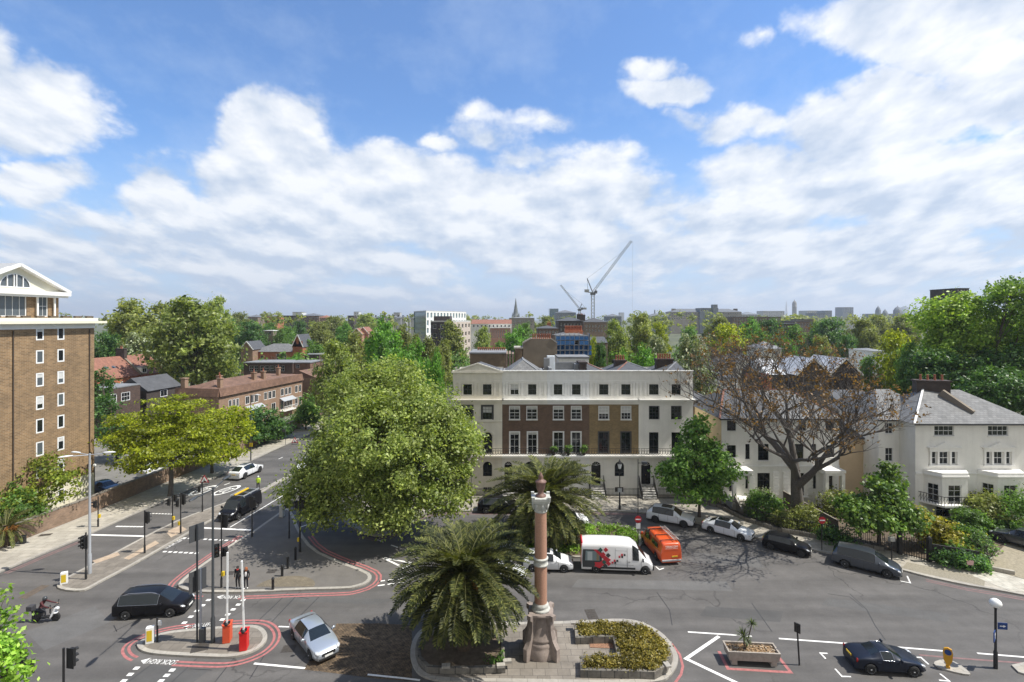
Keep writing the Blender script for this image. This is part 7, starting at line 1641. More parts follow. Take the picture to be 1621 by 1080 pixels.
# Victorian lantern and globe lamp
g = G(981, 806.5, .13); h = (806.5-727)*g.y/F; r = empty('lantern_lamp', g, 0, 'black Victorian lantern lamp post before the chequered steps', 'street lamp')
m = MB(); m.lathe((0, 0, 0), [(.14, 0), (.14, .3), (.10, .4), (.11, 1.2), (.06, 1.3), (.045, h-1.1), (.08, h-1.05)], 10); m.bar((-.3, 0, h-1.35), (.3, 0, h-1.35), .04); m.build('post', M_black, r, False)
m = MB(); m.lathe((0, 0, h-1.05), [(.13, 0), (.24, .55)], 6, 0, False); m.build('lantern_glass', M_lamph, r, False); m = MB(); m.lathe((0, 0, h-.5), [(.28, 0), (.16, .2), (.10, .3), (.03, .5)], 6, 0, False); m.build('lantern_cap', M_black, r, False)
m = MB(); m.box((.0, -.09, 2.15), (.46, .03, .42)); m.build('notice', mat('grey notice', (.45, .47, .48), .6), r, False)
g = G(1576, 1058, .0); h = (1058-962)*g.y/F; r = empty('globe_lamp', g, 0, 'black lamp post with a white globe and two blue arrow signs at the bottom right', 'street lamp')
m = MB(); m.lathe((0, 0, 0), [(.11, 0), (.11, 1.0), (.07, 1.08), (.062, h-.1), (.10, h), (.05, h+.05)], 12); m.build('post', M_black, r, False)
m = MB(); m.lathe((0, 0, h), [(.06, 0), (.2, .06), (.30, .2), (.31, .3), (.25, .44), (.12, .53), (.01, .55)], 18); m.build('globe', mat('white globe', (.82, .82, .80), .25), r, False)
M_bluesign = mat('blue sign face', (.01, .045, .19), .5); M_wsign = mat('sign white', (.78, .78, .78), .5)
def arrow_sign(parent, pos, rz, w, h_, rightwards):
    m = MB(); m.box((0, 0, 0), (w, .03, h_)); o = m.build('blue_sign', M_bluesign, parent, False); o.location = pos; o.rotation_euler.z = rz
    q = [(-.32, -.07), (.05, -.07), (.05, -.2), (.34, 0), (.05, .2), (.05, .07), (-.32, .07)]
    pts = [((x*w), -.02, z*h_) for x, z in q] if rightwards else [((z*w*.9), -.02, x*h_) for x, z in q]
    m = MB(); m.poly(pts if rightwards else pts[::-1]); m.build('arrow', M_wsign, o, False)
arrow_sign(r, (.38, -.05, h-1.10), R(-8), .52, .40, True); arrow_sign(r, (-.16, -.12, h-1.62), R(38), .72, .62, False)
def sign_pole(px, ytop, label, mt=None, w=.04, z0=.13, lean=0.0, name='sign_post', cat='sign'):
    g = G(*px, z0); h = (px[1]-ytop)*g.y/F; r = empty(name, g, 0, label, cat); m = MB(); m.tube([(0, 0, 0), (lean, 0, h)], w, 8); m.build('post', mt or M_black, r, False); return r, h
M_redsign = mat('no entry red', (.42, .012, .02), .5)
def no_entry(px, py, base, label, z0=.13, post_top=None, extra=False):
    r, h = sign_pole(base, post_top or py-9, label, z0=z0, name='no_entry_sign'); g = r.location; z = (base[1]-py)*g.y/F
    m = MB(); n = 24; R_ = .32; m.add([(R_*math.cos(2*math.pi*i/n), -.06, z+R_*math.sin(2*math.pi*i/n)) for i in range(n)]+[(R_*math.cos(2*math.pi*i/n), -.03, z+R_*math.sin(2*math.pi*i/n)) for i in range(n)], [tuple(range(n)), tuple(range(2*n-1, n-1, -1))]+[(i, n+i, n+(i+1) % n, (i+1) % n) for i in range(n)])
    o = m.build('red_disc', M_redsign, r, False); m = MB(); m.box((0, -.064, z), (.48, .008, .1)); m.build('white_bar', M_wsign, o, False)
    if extra: m = MB(); m.box((0, -.06, z-.62), (.4, .03, .5)); m.build('white_plate', M_wsign, r, False)
    return r, h
r, h = no_entry(1010, 822, (1010, 866), 'no entry sign with white plate on a tall black camera pole by the vans', 0.0, 727, True)
m = MB(); m.bar((0, 0, h-.35), (.5, -.1, h-.35), .05); m.box((.55, -.12, h-.3), (.5, .18, .18), -.2); m.build('camera', M_pole, r, False)
no_entry(1300, 823.5, (1301, 871), 'no entry sign on its own post at the right hand kerb')
r, h = sign_pole((1265.5, 1053), 987, 'leaning black sign post with a small plate seen nearly edge on, by the planter', w=.05, z0=0, lean=-.16); m = MB(); m.box((-.13, 0, h-.28), (.36, .04, .58), R(-52)); m.build('plate', M_black, r, False)
r, h = sign_pole((1411.5, 889), 851, 'black parking post with a small grey box sign by the iron gate', w=.055); m = MB(); m.box((0, 0, h-.12), (.42, .3, .36)); m.build('sign_box', mat('grey box', (.30, .30, .28), .6), r, False)
r, h = sign_pole((452, 704), 679, 'sign post with a round plate near the young street tree', M_pole); m = MB(); m.box((-.3, 0, h-.3), (.55, .04, .5)); m.build('plate', M_signback, r, False)
r, h = sign_pole((312, 1016), 834, 'tall post with dark backs of two direction signs, left pole of the barrier island', M_pole, .06); k = G(312, 1016).y/F
for (dx, y0, y1, w_) in ((-.08, 832, 858, .95), (-.14, 905, 938, .85)):
    m = MB(); m.box((dx, .08, (1016-(y0+y1)/2)*k), (w_, .05, (y1-y0)*k), R(62)); m.build('sign_back', M_signback, r, False)
r, h = sign_pole((317.5, 1016), 900, 'thick signal post with a sign back on the barrier island, beside the tall sign post', M_galv, .07); k = G(317, 1016).y/F; m = MB(); m.box((.03, .1, (1016-918)*k), (.55, .05, 33*k), R(62)); m.build('sign_back', M_signback, r, False)
m = MB(); m.box((.12, 0, .45), (.3, .3, .9)); m.build('feeder_pillar', M_signback, r, False)
r, h = sign_pole((249, 1016), 978, 'short black post with small plate beside the keep left bollard', w=.06); m = MB(); m.box((.12, 0, h-.35), (.3, .05, .3)); m.build('plate', M_wsign, r, False)
# globe lamp behind the wall by the tower
r, h = sign_pole((149.7, 800), 738, 'dark lamp post with a small white globe at the tower corner', z0=0, name='globe_lamp', cat='street lamp'); m = MB(); m.lathe((0, 0, h-.1), [(.02, 0), (.16, .1), (.17, .2), (.1, .33), (.01, .36)], 10); m.build('globe', MATS['white globe'], r, False)
# barriers with raised arms
M_or = mat('barrier orange red', (.62, .085, .03), .45, var=.08); M_rd = mat('barrier red', (.60, .012, .01), .4, var=.05)
for base, top, col, lb, tilt in (((360, 1014.5), 873, M_or, 'orange red barrier cabinet with its white arm raised, left of two', .03), ((386.5, 1026.5), 886, M_rd, 'bright red barrier cabinet with its white arm raised, right of two', -.12)):
    g = G(*base, .13); r = empty('barrier', g, R(14), lb, 'road barrier', 'raised road barriers'); m = MB(); m.box((0, 0, .56), (.46, .62, 1.12)); m.build('cabinet', col, r, False, .03)
    m = MB(); m.box((0, 0, 1.16), (.52, .66, .08)); m.build('lid', col, r, False, .02)
    m = MB(); m.box((.02, -.1, 1.18), (.34, .16, .3)); m.lathe((0.02, -.2, 1.2), [(.05, -.12), (.16, -.05), (.16, .05), (.05, .12)], 10); m.build('pivot', M_sigb, r, False)
    L = (base[1]-top)*g.y/F; m = MB(); m.bar((.02, -.16, 1.2), (.02+tilt, -.16, L), .15, .09); m.bar((.02+tilt*.3, -.165, 1.2+(L-1.2)*.3), (.02+tilt*.36, -.165, 1.2+(L-1.2)*.36), .153, .092, 1); m.build('arm', [M_whitep, mat('grey arm band', (.60, .60, .60), .5)], r, False)
# keep left bollards
for px, hgt, lb, rz in (((101.5, 924), .92, 'white and yellow keep left bollard on the nose of the median', .5), ((237.5, 1017.5), 1.05, 'white and yellow keep left bollard on the barrier island', .35)):
    g = G(*px, .13); r = empty('keep_left_bollard', g, rz, lb, 'bollard', 'keep left bollards'); m = MB(); m.box((0, 0, hgt/2), (.46, .34, hgt), 0, 0, .94); m.build('shell', M_whitep, r, False, .03)
    m = MB(); m.box((.0, -.171, hgt*.5), (.30, .012, hgt*.66)); m.build('yellow_panel', M_yel, r, False)
    m = MB(); m.box((-.232, 0, hgt*.72), (.012, .24, .24)); m.build('blue_roundel', M_bluesign, r, False)
I6 = smooth(gp([(1476, 1051), (1492, 1045.5), (1514, 1050), (1537, 1068), (1533, 1071), (1505, 1065), (1484, 1058)]), True, 1); island('refuge_island', I6, M_slab, .25, .1)
I7 = gp([(1601, 1055), (1624, 1050), (1660, 1062), (1640, 1075), (1612, 1066)]); island('refuge_island', I7, M_slab, .2, .1)
g = G(1500.5, 1057, .1); r = empty('shield_bollard', g, R(-35), 'yellow shield shaped bollard with a blue roundel on a tiny pale island', 'bollard'); m = MB()
sh = [(-.05, .12), (.05, .12), (.2, .45), (.24, .9), (.18, 1.15), (.0, 1.22), (-.18, 1.15), (-.24, .9), (-.2, .45)]
m.add([(x, -.06, z) for x, z in sh]+[(x, .06, z) for x, z in sh], [tuple(range(9)), tuple(range(17, 8, -1))]+[(i, 9+i, 9+(i+1) % 9, (i+1) % 9) for i in range(9)]); m.box((0, 0, .06), (.2, .2, .12)); m.build('shield', mat('shield yellow', (.55, .27, .01), .5), r, False)
m = MB(); n = 16; m.add([(.17*math.cos(2*math.pi*i/n), -.068, .95+.17*math.sin(2*math.pi*i/n)) for i in range(n)], [tuple(range(n))]); m.build('blue_roundel', M_bluesign, r, False)
m = MB(); m.bar((0, 0, .12), (0, .09, 1.15), .1); m.build('back_rib', M_black, r, False)
# black bollards in a row, cabinet, litter bin
for i, (px, py, yt) in enumerate([(432, 933, 914), (446.7, 912, 893.5), (455.5, 900, 881), (467.7, 886, 866)]):
    g = G(px, py, .13); h = (py-yt)*g.y/F; m = MB(); m.lathe((0, 0, 0), [(.10, 0), (.10, h*.8), (.115, h*.82), (.115, h*.86), (.10, h*.88), (.10, h*.96), (.06, h)], 12)
    o = m.build('black_bollard', M_black); o.location = g; tag(o, ['nearest black bollard, on the sett apron of the triangular island', 'second black bollard from the camera, right of the drain cover', 'third black bollard from the camera, at the edge of the tree shade', 'farthest black bollard of the row, inside the tree shade'][i], 'bollard', 'row of black bollards')
g = G(446.5, 818, .13); r = empty('control_cabinet', g, -.2, 'pale grey control cabinet in the tree shade by the kerb', 'cabinet'); m = MB(); m.box((0, 0, .6), (.42, .4, 1.2)); m.build('body', mat('cabinet grey', (.45, .46, .45), .6), r, False, .02); m = MB(); m.box((0, 0, 1.23), (.48, .46, .06)); m.build('cap', MATS['cabinet grey'], r, False)
g = G(36.5, 860.5, .13); r = empty('litter_bin', g, .35, 'small black litter bin against the brick wall', 'litter bin'); m = MB(); m.box((0, 0, .35), (.4, .34, .7)); m.build('body', M_black, r, False, .03); m = MB(); m.box((0, -.172, .52), (.28, .02, .12)); m.build('mouth', M_dark, r, False); m = MB(); m.box((0, 0, .72), (.44, .38, .05)); m.build('lid', M_pole, r, False)
# temporary road signs
for px, lb in (((323.5, 767), 'red and white temporary triangle sign on the left pavement beside the roundels'), ((466.5, 703.5), 'red and white temporary triangle sign standing at the far kerb')):
    g = G(*px, .1); r = empty('road_works_sign', g, R(10), lb, 'road sign', 'temporary triangle signs'); s = 1.0
    for nm, sc, mt, y in (('red_border', 1.0, M_redsign, 0), ('white_face', .66, M_wsign, -.03)):
        m = MB(); cx_, cz = 0, .62; q = [(-.55, -.38), (.55, -.38), (0, .6)]; m.add([(x*sc, y-.02, cz+z*sc) for x, z in q]+[(x*sc, y, cz+z*sc) for x, z in q], [(0, 1, 2), (5, 4, 3), (0, 3, 4, 1), (1, 4, 5, 2), (2, 5, 3, 0)]); m.build(nm, mt, r, False)
    m = MB(); m.bar((-.4, 0, .3), (-.45, .3, 0), .04); m.bar((.4, 0, .3), (.45, .3, 0), .04); m.bar((-.45, -.05, 0.02), (.45, -.05, .02), .05); m.build('stand', M_pole, r, False)
    m = MB(); m.box((0, -.056, .5), (.08, .01, .3)); m.box((.1, -.056, .42), (.22, .01, .1)); m.build('black_symbol', M_black, r, False)
# railings, gate and fence of the right hand gardens
def fence(label, a, c, h, name='garden_railing', cat='railing', mt=None, gap=.14, t=.03, base=.35):
    a, c = Vector(a), Vector(c); r = empty(name, (a+c)/2, 0, label, cat); m = MB(); m.xf = Matrix.Translation(-(a+c)/2); railing(m, a+V(0, 0, base), c+V(0, 0, base), h, gap, t); m.build('bars', mt or M_iron, r, False)
    if base: m = MB(); m.xf = Matrix.Translation(-(a+c)/2); m.bar(a+V(0, 0, base/2), c+V(0, 0, base/2), .3, base); m.build('plinth', M_bedw, r)
    return r
q = [G(x, y, .13) for x, y in ((1100, 795), (1140, 804), (1180, 824), (1232, 841), (1322, 857), (1400, 872))]
for i, lb in enumerate(['iron railing by the white end house', 'iron railing left of the porch steps', 'iron railing before the dense dark bush', 'iron railing under the gnarled tree', 'iron railing behind the maple trunk']): fence(lb, q[i], q[i+1], 1.2)
g0, g1 = G(1424, 877, .14), G(1471, 889, .14); fence('black iron entrance gate with the path behind it, on the right', g0, g1, 1.75, 'iron_gate', 'gate', None, .16, .035, 0)
for i, p in enumerate((g0, g1)):
    m = MB(); m.box((0, 0, 1.0), (.3, .3, 2.0)); m.lathe((0, 0, 2.0), [(.2, 0), (.2, .08), (.02, .25)], 4); o = m.build('gate_pier', M_black); o.location = p; tag(o, ['black gate pier at the left end of the iron gate', 'black gate pier at the right end of the iron gate'][i], 'gate pier')
m = MB(); g2 = G(1550, 902, .13); r = empty('dark_fence', (g1+g2)/2, 0, 'dark boarded fence beneath the climber, right of the iron gate', 'fence'); m.xf = Matrix.Translation(-r.location); m.bar(g1+V(.2, 0, .8), g2+V(0, 0, .8), .12, 1.5); m.build('boards', mat('dark fence boards', (.03, .028, .025), .85, var=.3), r)
m = MB(); m.xf = Matrix.Translation(-r.location); p = G(1530, 889, .9); m.box((p.x, p.y-.35, .95), (.5, .03, .36), -.2); m.build('notice', mat('pink white notice', (.55, .35, .33), .6), r, False)
a, c = V(*P(1240, 0, 57).xy, .15), G(1327, 853, .15); r = empty('wooden_fence', (a+c)/2, 0, 'dark wooden slat fence dividing the two villa gardens', 'fence'); L = (c-a).length; n = int(L/.22)
for nm, rg in (('slats', range(n)),):
    m = MB(); m.xf = Matrix.Translation(-r.location); d = (c-a).normalized()
    for i in rg: p = a.lerp(c, (i+.5)/n); m.bar(p, p+V(0, 0, 1.7), .17, .04)
    m.build(nm, mat('grey brown fence wood', (.075, .06, .048), .9, var=.3), r, False)
m = MB(); m.xf = Matrix.Translation(-r.location); m.bar(a+V(0, 0, 1.74), c+V(0, 0, 1.74), .12, .06); m.build('rail', mat('weathered rail', (.25, .22, .18), .9), r, False)
m = MB(); a, c = G(1553, 902), G(1606, 912.5); r = empty('edging_wall', (a+c)/2, 0, 'low white edging wall beside the gravel forecourt', 'wall'); m.xf = Matrix.Translation(-r.location); m.bar(a+V(0, 0, .3), c+V(0, 0, .3), .25, .3); m.build('edging', M_slab, r)
m = MB(); c = G(610, 833, .13); m.lathe((0, 0, 0), [(1.15, 0), (1.1, .03), (.4, .06)], 18); o = m.build('tree_pit', mat('orange tree pit soil', (.28, .15, .07), .95, var=.4, vscale=5)); o.location = c; tag(o, 'round orange soil tree pit at the pavement corner under the plane tree', 'tree pit')
# parked bicycle frame by the tree pit
def bicycle(label, pos, ang, col):
    r = empty('bicycle', pos, ang, label, 'bicycle'); mt = mat('bicycle paint', col, .4)
    for x in (-.52, .52):
        m = MB(); n = 18; m.tube([(x+.33*math.cos(2*math.pi*i/n), 0, .34+.33*math.sin(2*math.pi*i/n)) for i in range(n+1)], .022, 5); w = m.build('wheel', M_black, r, False)
    m = MB()
    for a, c in (((-.52, 0, .34), (-.15, 0, .85)), ((-.15, 0, .85), (.38, 0, .85)), ((.38, 0, .88), (.52, 0, .34)), ((-.05, 0, .32), (.38, 0, .8)), ((-.05, 0, .32), (-.17, 0, .92)), ((-.52, 0, .34), (-.05, 0, .32))): m.bar(a, c, .045)
    m.build('frame', mt, r, False); m = MB(); m.box((-.18, 0, .97), (.26, .14, .06)); m.build('saddle', M_black, r, False); m = MB(); m.bar((.36, -.28, 1.02), (.36, .28, 1.02), .035); m.bar((.38, 0, .85), (.36, 0, 1.02), .035); m.build('handlebar', M_black, r, False); return r
bicycle('teal bicycle leaning by the tree pit under the plane tree', G(620, 826, .14), .4, (.05, .28, .24))
# ---------------------------------------------------------------- vehicles
M_tyre = mat('tyre rubber', (.018, .018, .018), .85); M_rim = mat('alloy rim', (.52, .53, .55), .35, .15); M_rimd = mat('dark alloy rim', (.06, .06, .065), .35, .6)
M_carglass = mat('car glass', (.012, .016, .018), .05, spec=.7); M_hl = mat('headlamp glass', (.62, .64, .66), .12, .3); M_tl = mat('tail lamp', (.30, .012, .012), .25); M_plw = mat('white plate', (.75, .75, .72), .5); M_ply = mat('yellow plate', (.62, .42, .03), .5)
M_trimb = mat('black trim plastic', (.02, .02, .021), .6); M_chrome = mat('chrome', (.6, .6, .62), .15, 1.0)
def paint(name, col, rough=.28): return mat('paint '+name, col, rough, 0, coat=.12 if max(col) < .05 else .8, spec=.22 if max(col) < .05 else .5)
PROTO = {}
def car_meshes(key, L, W, clear, wb, wr, st, subs=2, fx=0.0):
    """st: stations rear to front: (x, belt z, top z, plan half-width factor, roof half-width factor, tag) where tag of the
    span to the next station is r (rear window), c (cabin: side glass), p (cabin, blind side), w (windscreen), b (bonnet / boot)"""
    if key in PROTO: return PROTO[key]
    vs, fs, ms = [], [], []; hw = W/2; n = len(st)
    def ring(s):
        x, zb, zt, wf, rf = s[:5]; w = hw*wf; h = [(0, clear), (w*.86, clear), (w*.97, clear+.10), (w, (clear+zb)*.5+.05), (w*.965, zb), (w*.965*(1-.10*(zt-zb))*.0+hw*rf, zt-.035), (0, zt)]
        return [(x, -y, z) for y, z in h]+[(x, y, z) for y, z in h[-2:0:-1]]
    k = 12
    for s in st: vs += ring(s)
    for i in range(n-1):
        tg = st[i][5]
        for j in range(k):
            a = i*k+j; b_ = i*k+(j+1) % k; fs.append((a, b_, b_+k, a+k)); jj = j if j < 6 else 11-j
            m = 0
            if jj == 0: m = 4
            elif jj == 4 and tg == 'c': m = 1
            elif jj == 5 and tg == 'w': m = 2
            elif jj == 5 and tg == 'r': m = 3
            ms.append(m)
    fs.append(tuple(range(k-1, -1, -1))); ms.append(0); fs.append(tuple((n-1)*k+j for j in range(k))); ms.append(0)
    me = bpy.data.meshes.new('cage'); me.from_pydata(vs, [], fs)
    for i in range(6): me.materials.append(MATS['dark void'])
    me.polygons.foreach_set('material_index', ms)
    ca = me.attributes.new('crease_edge', 'FLOAT', 'EDGE'); ts = [s[5] for s in st]
    for e in me.edges:
        a, b_ = e.vertices; ja, jb, ia, ib = a % k, b_ % k, a//k, b_//k; ja, jb = (j if j < 7 else 12-j for j in (ja, jb)); c_ = 0
        if ja == jb: c_ = {4: .75, 5: .55, 1: .6, 2: .3}.get(ja, 0)
        elif ia == ib and {ja, jb} in ({5, 6}, {4, 5}) and ia > 0 and ts[ia] != ts[ia-1]: c_ = .65
        elif ia == ib and ia in (0, n-1): c_ = .35
        ca.data[e.index].value = c_
    o = bpy.data.objects.new('cage', me); COL.objects.link(o)
    md = o.modifiers.new('s', 'SUBSURF'); md.levels = subs; md.render_levels = subs
    cu = MB()
    for x in (-wb/2+fx, wb/2+fx):
        R_ = wr+.055; q = [(x+R_*math.cos(2*math.pi*i/24), -W, wr+R_*math.sin(2*math.pi*i/24)) for i in range(24)]; q2 = [(a, W, c) for a, _, c in q]
        cu.add(q+q2, [tuple(range(24)), tuple(range(47, 23, -1))]+[(i, 24+i, 24+(i+1) % 24, (i+1) % 24) for i in range(24)], 0)
    co = cu.build('cut', [MATS['dark void']], None, False); bmx = bmesh.new(); bmx.from_mesh(co.data); bmesh.ops.recalc_face_normals(bmx, faces=bmx.faces); bmx.to_mesh(co.data); bmx.free()
    for i in range(5): co.data.materials.append(MATS['dark void'])
    for p in co.data.polygons: p.material_index = 4
    bmx = bmesh.new(); bmx.from_mesh(me); bmesh.ops.recalc_face_normals(bmx, faces=bmx.faces); bmx.to_mesh(me); bmx.free()
    b2 = o.modifiers.new('b', 'BOOLEAN'); b2.operation = 'DIFFERENCE'; b2.object = co; b2.solver = 'EXACT'
    dg = bpy.context.evaluated_depsgraph_get(); ev = bpy.data.meshes.new_from_object(o.evaluated_get(dg)); bpy.data.objects.remove(o); bpy.data.objects.remove(co)
    V_ = [tuple(v.co) for v in ev.vertices]; parts = {}
    for p in ev.polygons:
        mi = p.material_index
        cy = sum(V_[i][1] for i in p.vertices)/len(p.vertices)
        kk = {0: 'body', 4: 'body', 5: 'body', 1: 'side_window_r' if cy < 0 else 'side_window_l', 2: 'windscreen', 3: 'rear_window'}[mi]
        parts.setdefault(kk, []).append((tuple(p.vertices), 1 if mi in (4, 5) else 0))
    out = {}
    for kk, pl_ in parts.items():
        ids = sorted({i for f, _ in pl_ for i in f}); mp = {a: b_ for b_, a in enumerate(ids)}
        m_ = bpy.data.meshes.new(kk.rsplit('_', 1)[0] if kk[-2:] in ('_r', '_l') else kk); m_.from_pydata([V_[i] for i in ids], [], [tuple(mp[i] for i in f) for f, _ in pl_])
        m_.polygons.foreach_set('use_smooth', [True]*len(pl_)); m_.polygons.foreach_set('material_index', [q for _, q in pl_]); out[kk] = m_
    PROTO[key] = out; return out
def at_y(out, x, z):
    "half width of the body near a point of its length"
    best = 0
    for v in out['body'].vertices:
        if abs(v.co.x-x) < .12 and abs(v.co.z-z) < .12: best = max(best, abs(v.co.y))
    return best
WH = {}
def wheel(parent, pos, r, w, rim, side):
    key = (r, w, rim.name)
    if key not in WH:
        t = MB(); prof = [(r*.62, -w/2), (r*.93, -w/2), (r, -w*.3), (r, w*.3), (r*.93, w/2), (r*.62, w/2)]; n = 20
        vs = [(rr_*math.cos(2*math.pi*j/n), y, rr_*math.sin(2*math.pi*j/n)) for rr_, y in prof for j in range(n)]
        t.add(vs, [(i*n+j, i*n+n+j, i*n+n+(j+1) % n, i*n+(j+1) % n) for i in range(5) for j in range(n)], 0, True); t.add([vs[j] for j in range(n)], [tuple(range(n))], 0)
        m = MB(); yo = -w*.42; m.add([(r*.66*math.cos(2*math.pi*j/n), -w/2-.002, r*.66*math.sin(2*math.pi*j/n)) for j in range(n)]+[(r*.57*math.cos(2*math.pi*j/n), yo, r*.57*math.sin(2*math.pi*j/n)) for j in range(n)], [(j, n+j, n+(j+1) % n, (j+1) % n) for j in range(n)], 0)
        m.add([(r*.57*math.cos(2*math.pi*j/n), yo+.03, r*.57*math.sin(2*math.pi*j/n)) for j in range(n)], [tuple(range(n-1, -1, -1))], 1)
        for s_ in range(5):
            a = 2*math.pi*s_/5+.3
            for da in (-.13, .13): m.bar((0, yo, 0), (r*.6*math.cos(a+da), yo, r*.6*math.sin(a+da)), .035, .045, 0)
        m.lathe((0, yo, 0), [(.05, -.02), (.05, .02)], 8)
        a_, b_ = t.build('wheel', M_tyre, uv=False), m.build('rim', [rim, MATS['dark void']], uv=False); WH[key] = (a_.data, b_.data); bpy.data.objects.remove(a_); bpy.data.objects.remove(b_)
    a, b_ = WH[key]; o = bpy.data.objects.new('wheel', a); link(o, parent); o.location = pos; o.rotation_euler.z = 0 if side < 0 else math.pi; q = bpy.data.objects.new('rim', b_); link(q, o); return o
SPEC = {
 'hatch': dict(L=4.27, W=1.80, clear=.20, wb=2.63, wr=.32, st=[(-2.12, .62, .66, .78, .60, 'b'), (-2.10, .86, .93, .90, .70, 'b'), (-2.02, .95, 1.03, .95, .66, 'r'), (-1.62, .97, 1.44, .98, .58, 'c'), (-1.0, .96, 1.49, 1, .62, 'c'), (.0, .94, 1.49, 1, .62, 'c'), (.42, .93, 1.42, 1, .60, 'w'), (1.10, .90, 1.00, .99, .72, 'b'), (1.55, .82, .90, .97, .72, 'b'), (1.95, .70, .76, .90, .66, 'b'), (2.12, .52, .58, .74, .52, 'b')]),
 'saloon': dict(L=4.70, W=1.82, clear=.19, wb=2.84, wr=.335, st=[(-2.34, .60, .66, .76, .6, 'b'), (-2.30, .90, .97, .88, .74, 'b'), (-1.95, .94, 1.04, .94, .74, 'b'), (-1.72, .94, 1.06, .96, .66, 'r'), (-1.02, .94, 1.38, .99, .56, 'c'), (-.4, .93, 1.44, 1, .60, 'c'), (.15, .92, 1.42, 1, .60, 'c'), (.42, .91, 1.36, 1, .58, 'w'), (1.12, .89, .98, .99, .74, 'b'), (1.6, .83, .92, .97, .74, 'b'), (2.1, .72, .80, .89, .66, 'b'), (2.34, .52, .60, .70, .5, 'b')]),
 'suv': dict(L=4.75, W=1.94, clear=.26, wb=2.82, wr=.37, st=[(-2.36, .66, .74, .76, .6, 'b'), (-2.34, 1.0, 1.06, .88, .70, 'b'), (-2.22, 1.06, 1.14, .95, .64, 'r'), (-1.72, 1.07, 1.58, .98, .56, 'c'), (-1.0, 1.05, 1.65, 1, .60, 'c'), (.0, 1.03, 1.65, 1, .62, 'c'), (.40, 1.02, 1.58, 1, .60, 'w'), (1.12, 1.00, 1.10, .99, .74, 'b'), (1.7, .93, 1.01, .97, .74, 'b'), (2.15, .80, .88, .89, .66, 'b'), (2.36, .58, .66, .72, .52, 'b')]),
 'coupe_suv': dict(L=5.05, W=2.0, clear=.26, wb=3.0, wr=.41, st=[(-2.52, .70, .78, .76, .6, 'b'), (-2.50, 1.05, 1.12, .90, .72, 'b'), (-2.30, 1.10, 1.18, .96, .62, 'r'), (-1.35, 1.10, 1.55, .98, .52, 'c'), (-.6, 1.07, 1.64, 1, .58, 'c'), (.1, 1.04, 1.62, 1, .60, 'c'), (.5, 1.02, 1.54, 1, .58, 'w'), (1.3, .99, 1.08, .99, .74, 'b'), (1.9, .90, .98, .97, .72, 'b'), (2.35, .76, .84, .88, .64, 'b'), (2.52, .55, .63, .72, .5, 'b')]),
 'mpv': dict(L=4.86, W=1.92, clear=.22, wb=2.92, wr=.335, st=[(-2.42, .66, .72, .78, .6, 'b'), (-2.40, .98, 1.04, .90, .70, 'b'), (-2.34, 1.02, 1.12, .95, .68, 'r'), (-2.0, 1.03, 1.64, .98, .62, 'c'), (-1.0, 1.01, 1.71, 1, .65, 'c'), (.2, .99, 1.70, 1, .65, 'c'), (.62, .98, 1.60, 1, .62, 'w'), (1.55, .95, 1.06, .99, .74, 'b'), (1.95, .86, .95, .95, .72, 'b'), (2.28, .72, .80, .86, .62, 'b'), (2.42, .54, .60, .70, .5, 'b')]),
 'convertible': dict(L=4.05, W=1.78, clear=.18, wb=2.42, wr=.325, st=[(-2.02, .58, .66, .76, .6, 'b'), (-1.98, .86, .93, .88, .74, 'b'), (-1.3, .92, 1.02, .95, .74, 'b'), (-1.05, .92, 1.04, .97, .62, 'r'), (-.52, .92, 1.27, .99, .55, 'c'), (-.1, .91, 1.30, 1, .57, 'c'), (.12, .90, 1.25, 1, .56, 'w'), (.70, .88, .96, .99, .74, 'b'), (1.3, .80, .89, .96, .74, 'b'), (1.8, .66, .74, .88, .64, 'b'), (2.02, .48, .56, .68, .5, 'b')]),
 'mini': dict(L=3.9, W=1.73, clear=.19, wb=2.5, wr=.31, st=[(-1.94, .60, .66, .78, .62, 'b'), (-1.92, .86, .92, .90, .72, 'b'), (-1.75, .93, 1.02, .95, .66, 'r'), (-1.42, .93, 1.34, .98, .62, 'c'), (-.7, .92, 1.40, 1, .66, 'c'), (.15, .91, 1.39, 1, .66, 'c'), (.42, .90, 1.32, 1, .64, 'w'), (.92, .88, .97, .99, .74, 'b'), (1.4, .83, .91, .97, .74, 'b'), (1.78, .72, .80, .90, .68, 'b'), (1.94, .52, .60, .74, .54, 'b')]),
 'van': dict(L=4.97, W=1.98, clear=.24, wb=2.93, wr=.34, st=[(-2.48, .6, .66, .93, .9, 'b'), (-2.47, 1.1, 1.85, .96, .80, 'p'), (-2.3, 1.1, 1.96, .99, .82, 'p'), (-1.0, 1.1, 1.99, 1, .82, 'p'), (.35, 1.1, 1.98, 1, .80, 'c'), (1.15, 1.08, 1.90, 1, .74, 'w'), (1.85, 1.02, 1.14, .98, .76, 'b'), (2.25, .88, .98, .93, .7, 'b'), (2.48, .60, .70, .80, .6, 'b')]),
 'panel_van': dict(L=6.0, W=2.05, clear=.24, wb=4.03, wr=.345, st=[(-2.99, .6, .66, .94, .9, 'b'), (-2.98, 1.2, 2.38, .97, .82, 'p'), (-2.8, 1.2, 2.49, .995, .84, 'p'), (-1.0, 1.2, 2.53, 1, .84, 'p'), (.8, 1.2, 2.50, 1, .82, 'p'), (1.25, 1.15, 2.42, 1, .78, 'c'), (1.75, 1.13, 2.05, .99, .74, 'w'), (2.45, 1.06, 1.18, .97, .76, 'b'), (2.8, .86, .96, .92, .7, 'b'), (2.99, .60, .70, .82, .62, 'b')]),
}
DR = {}
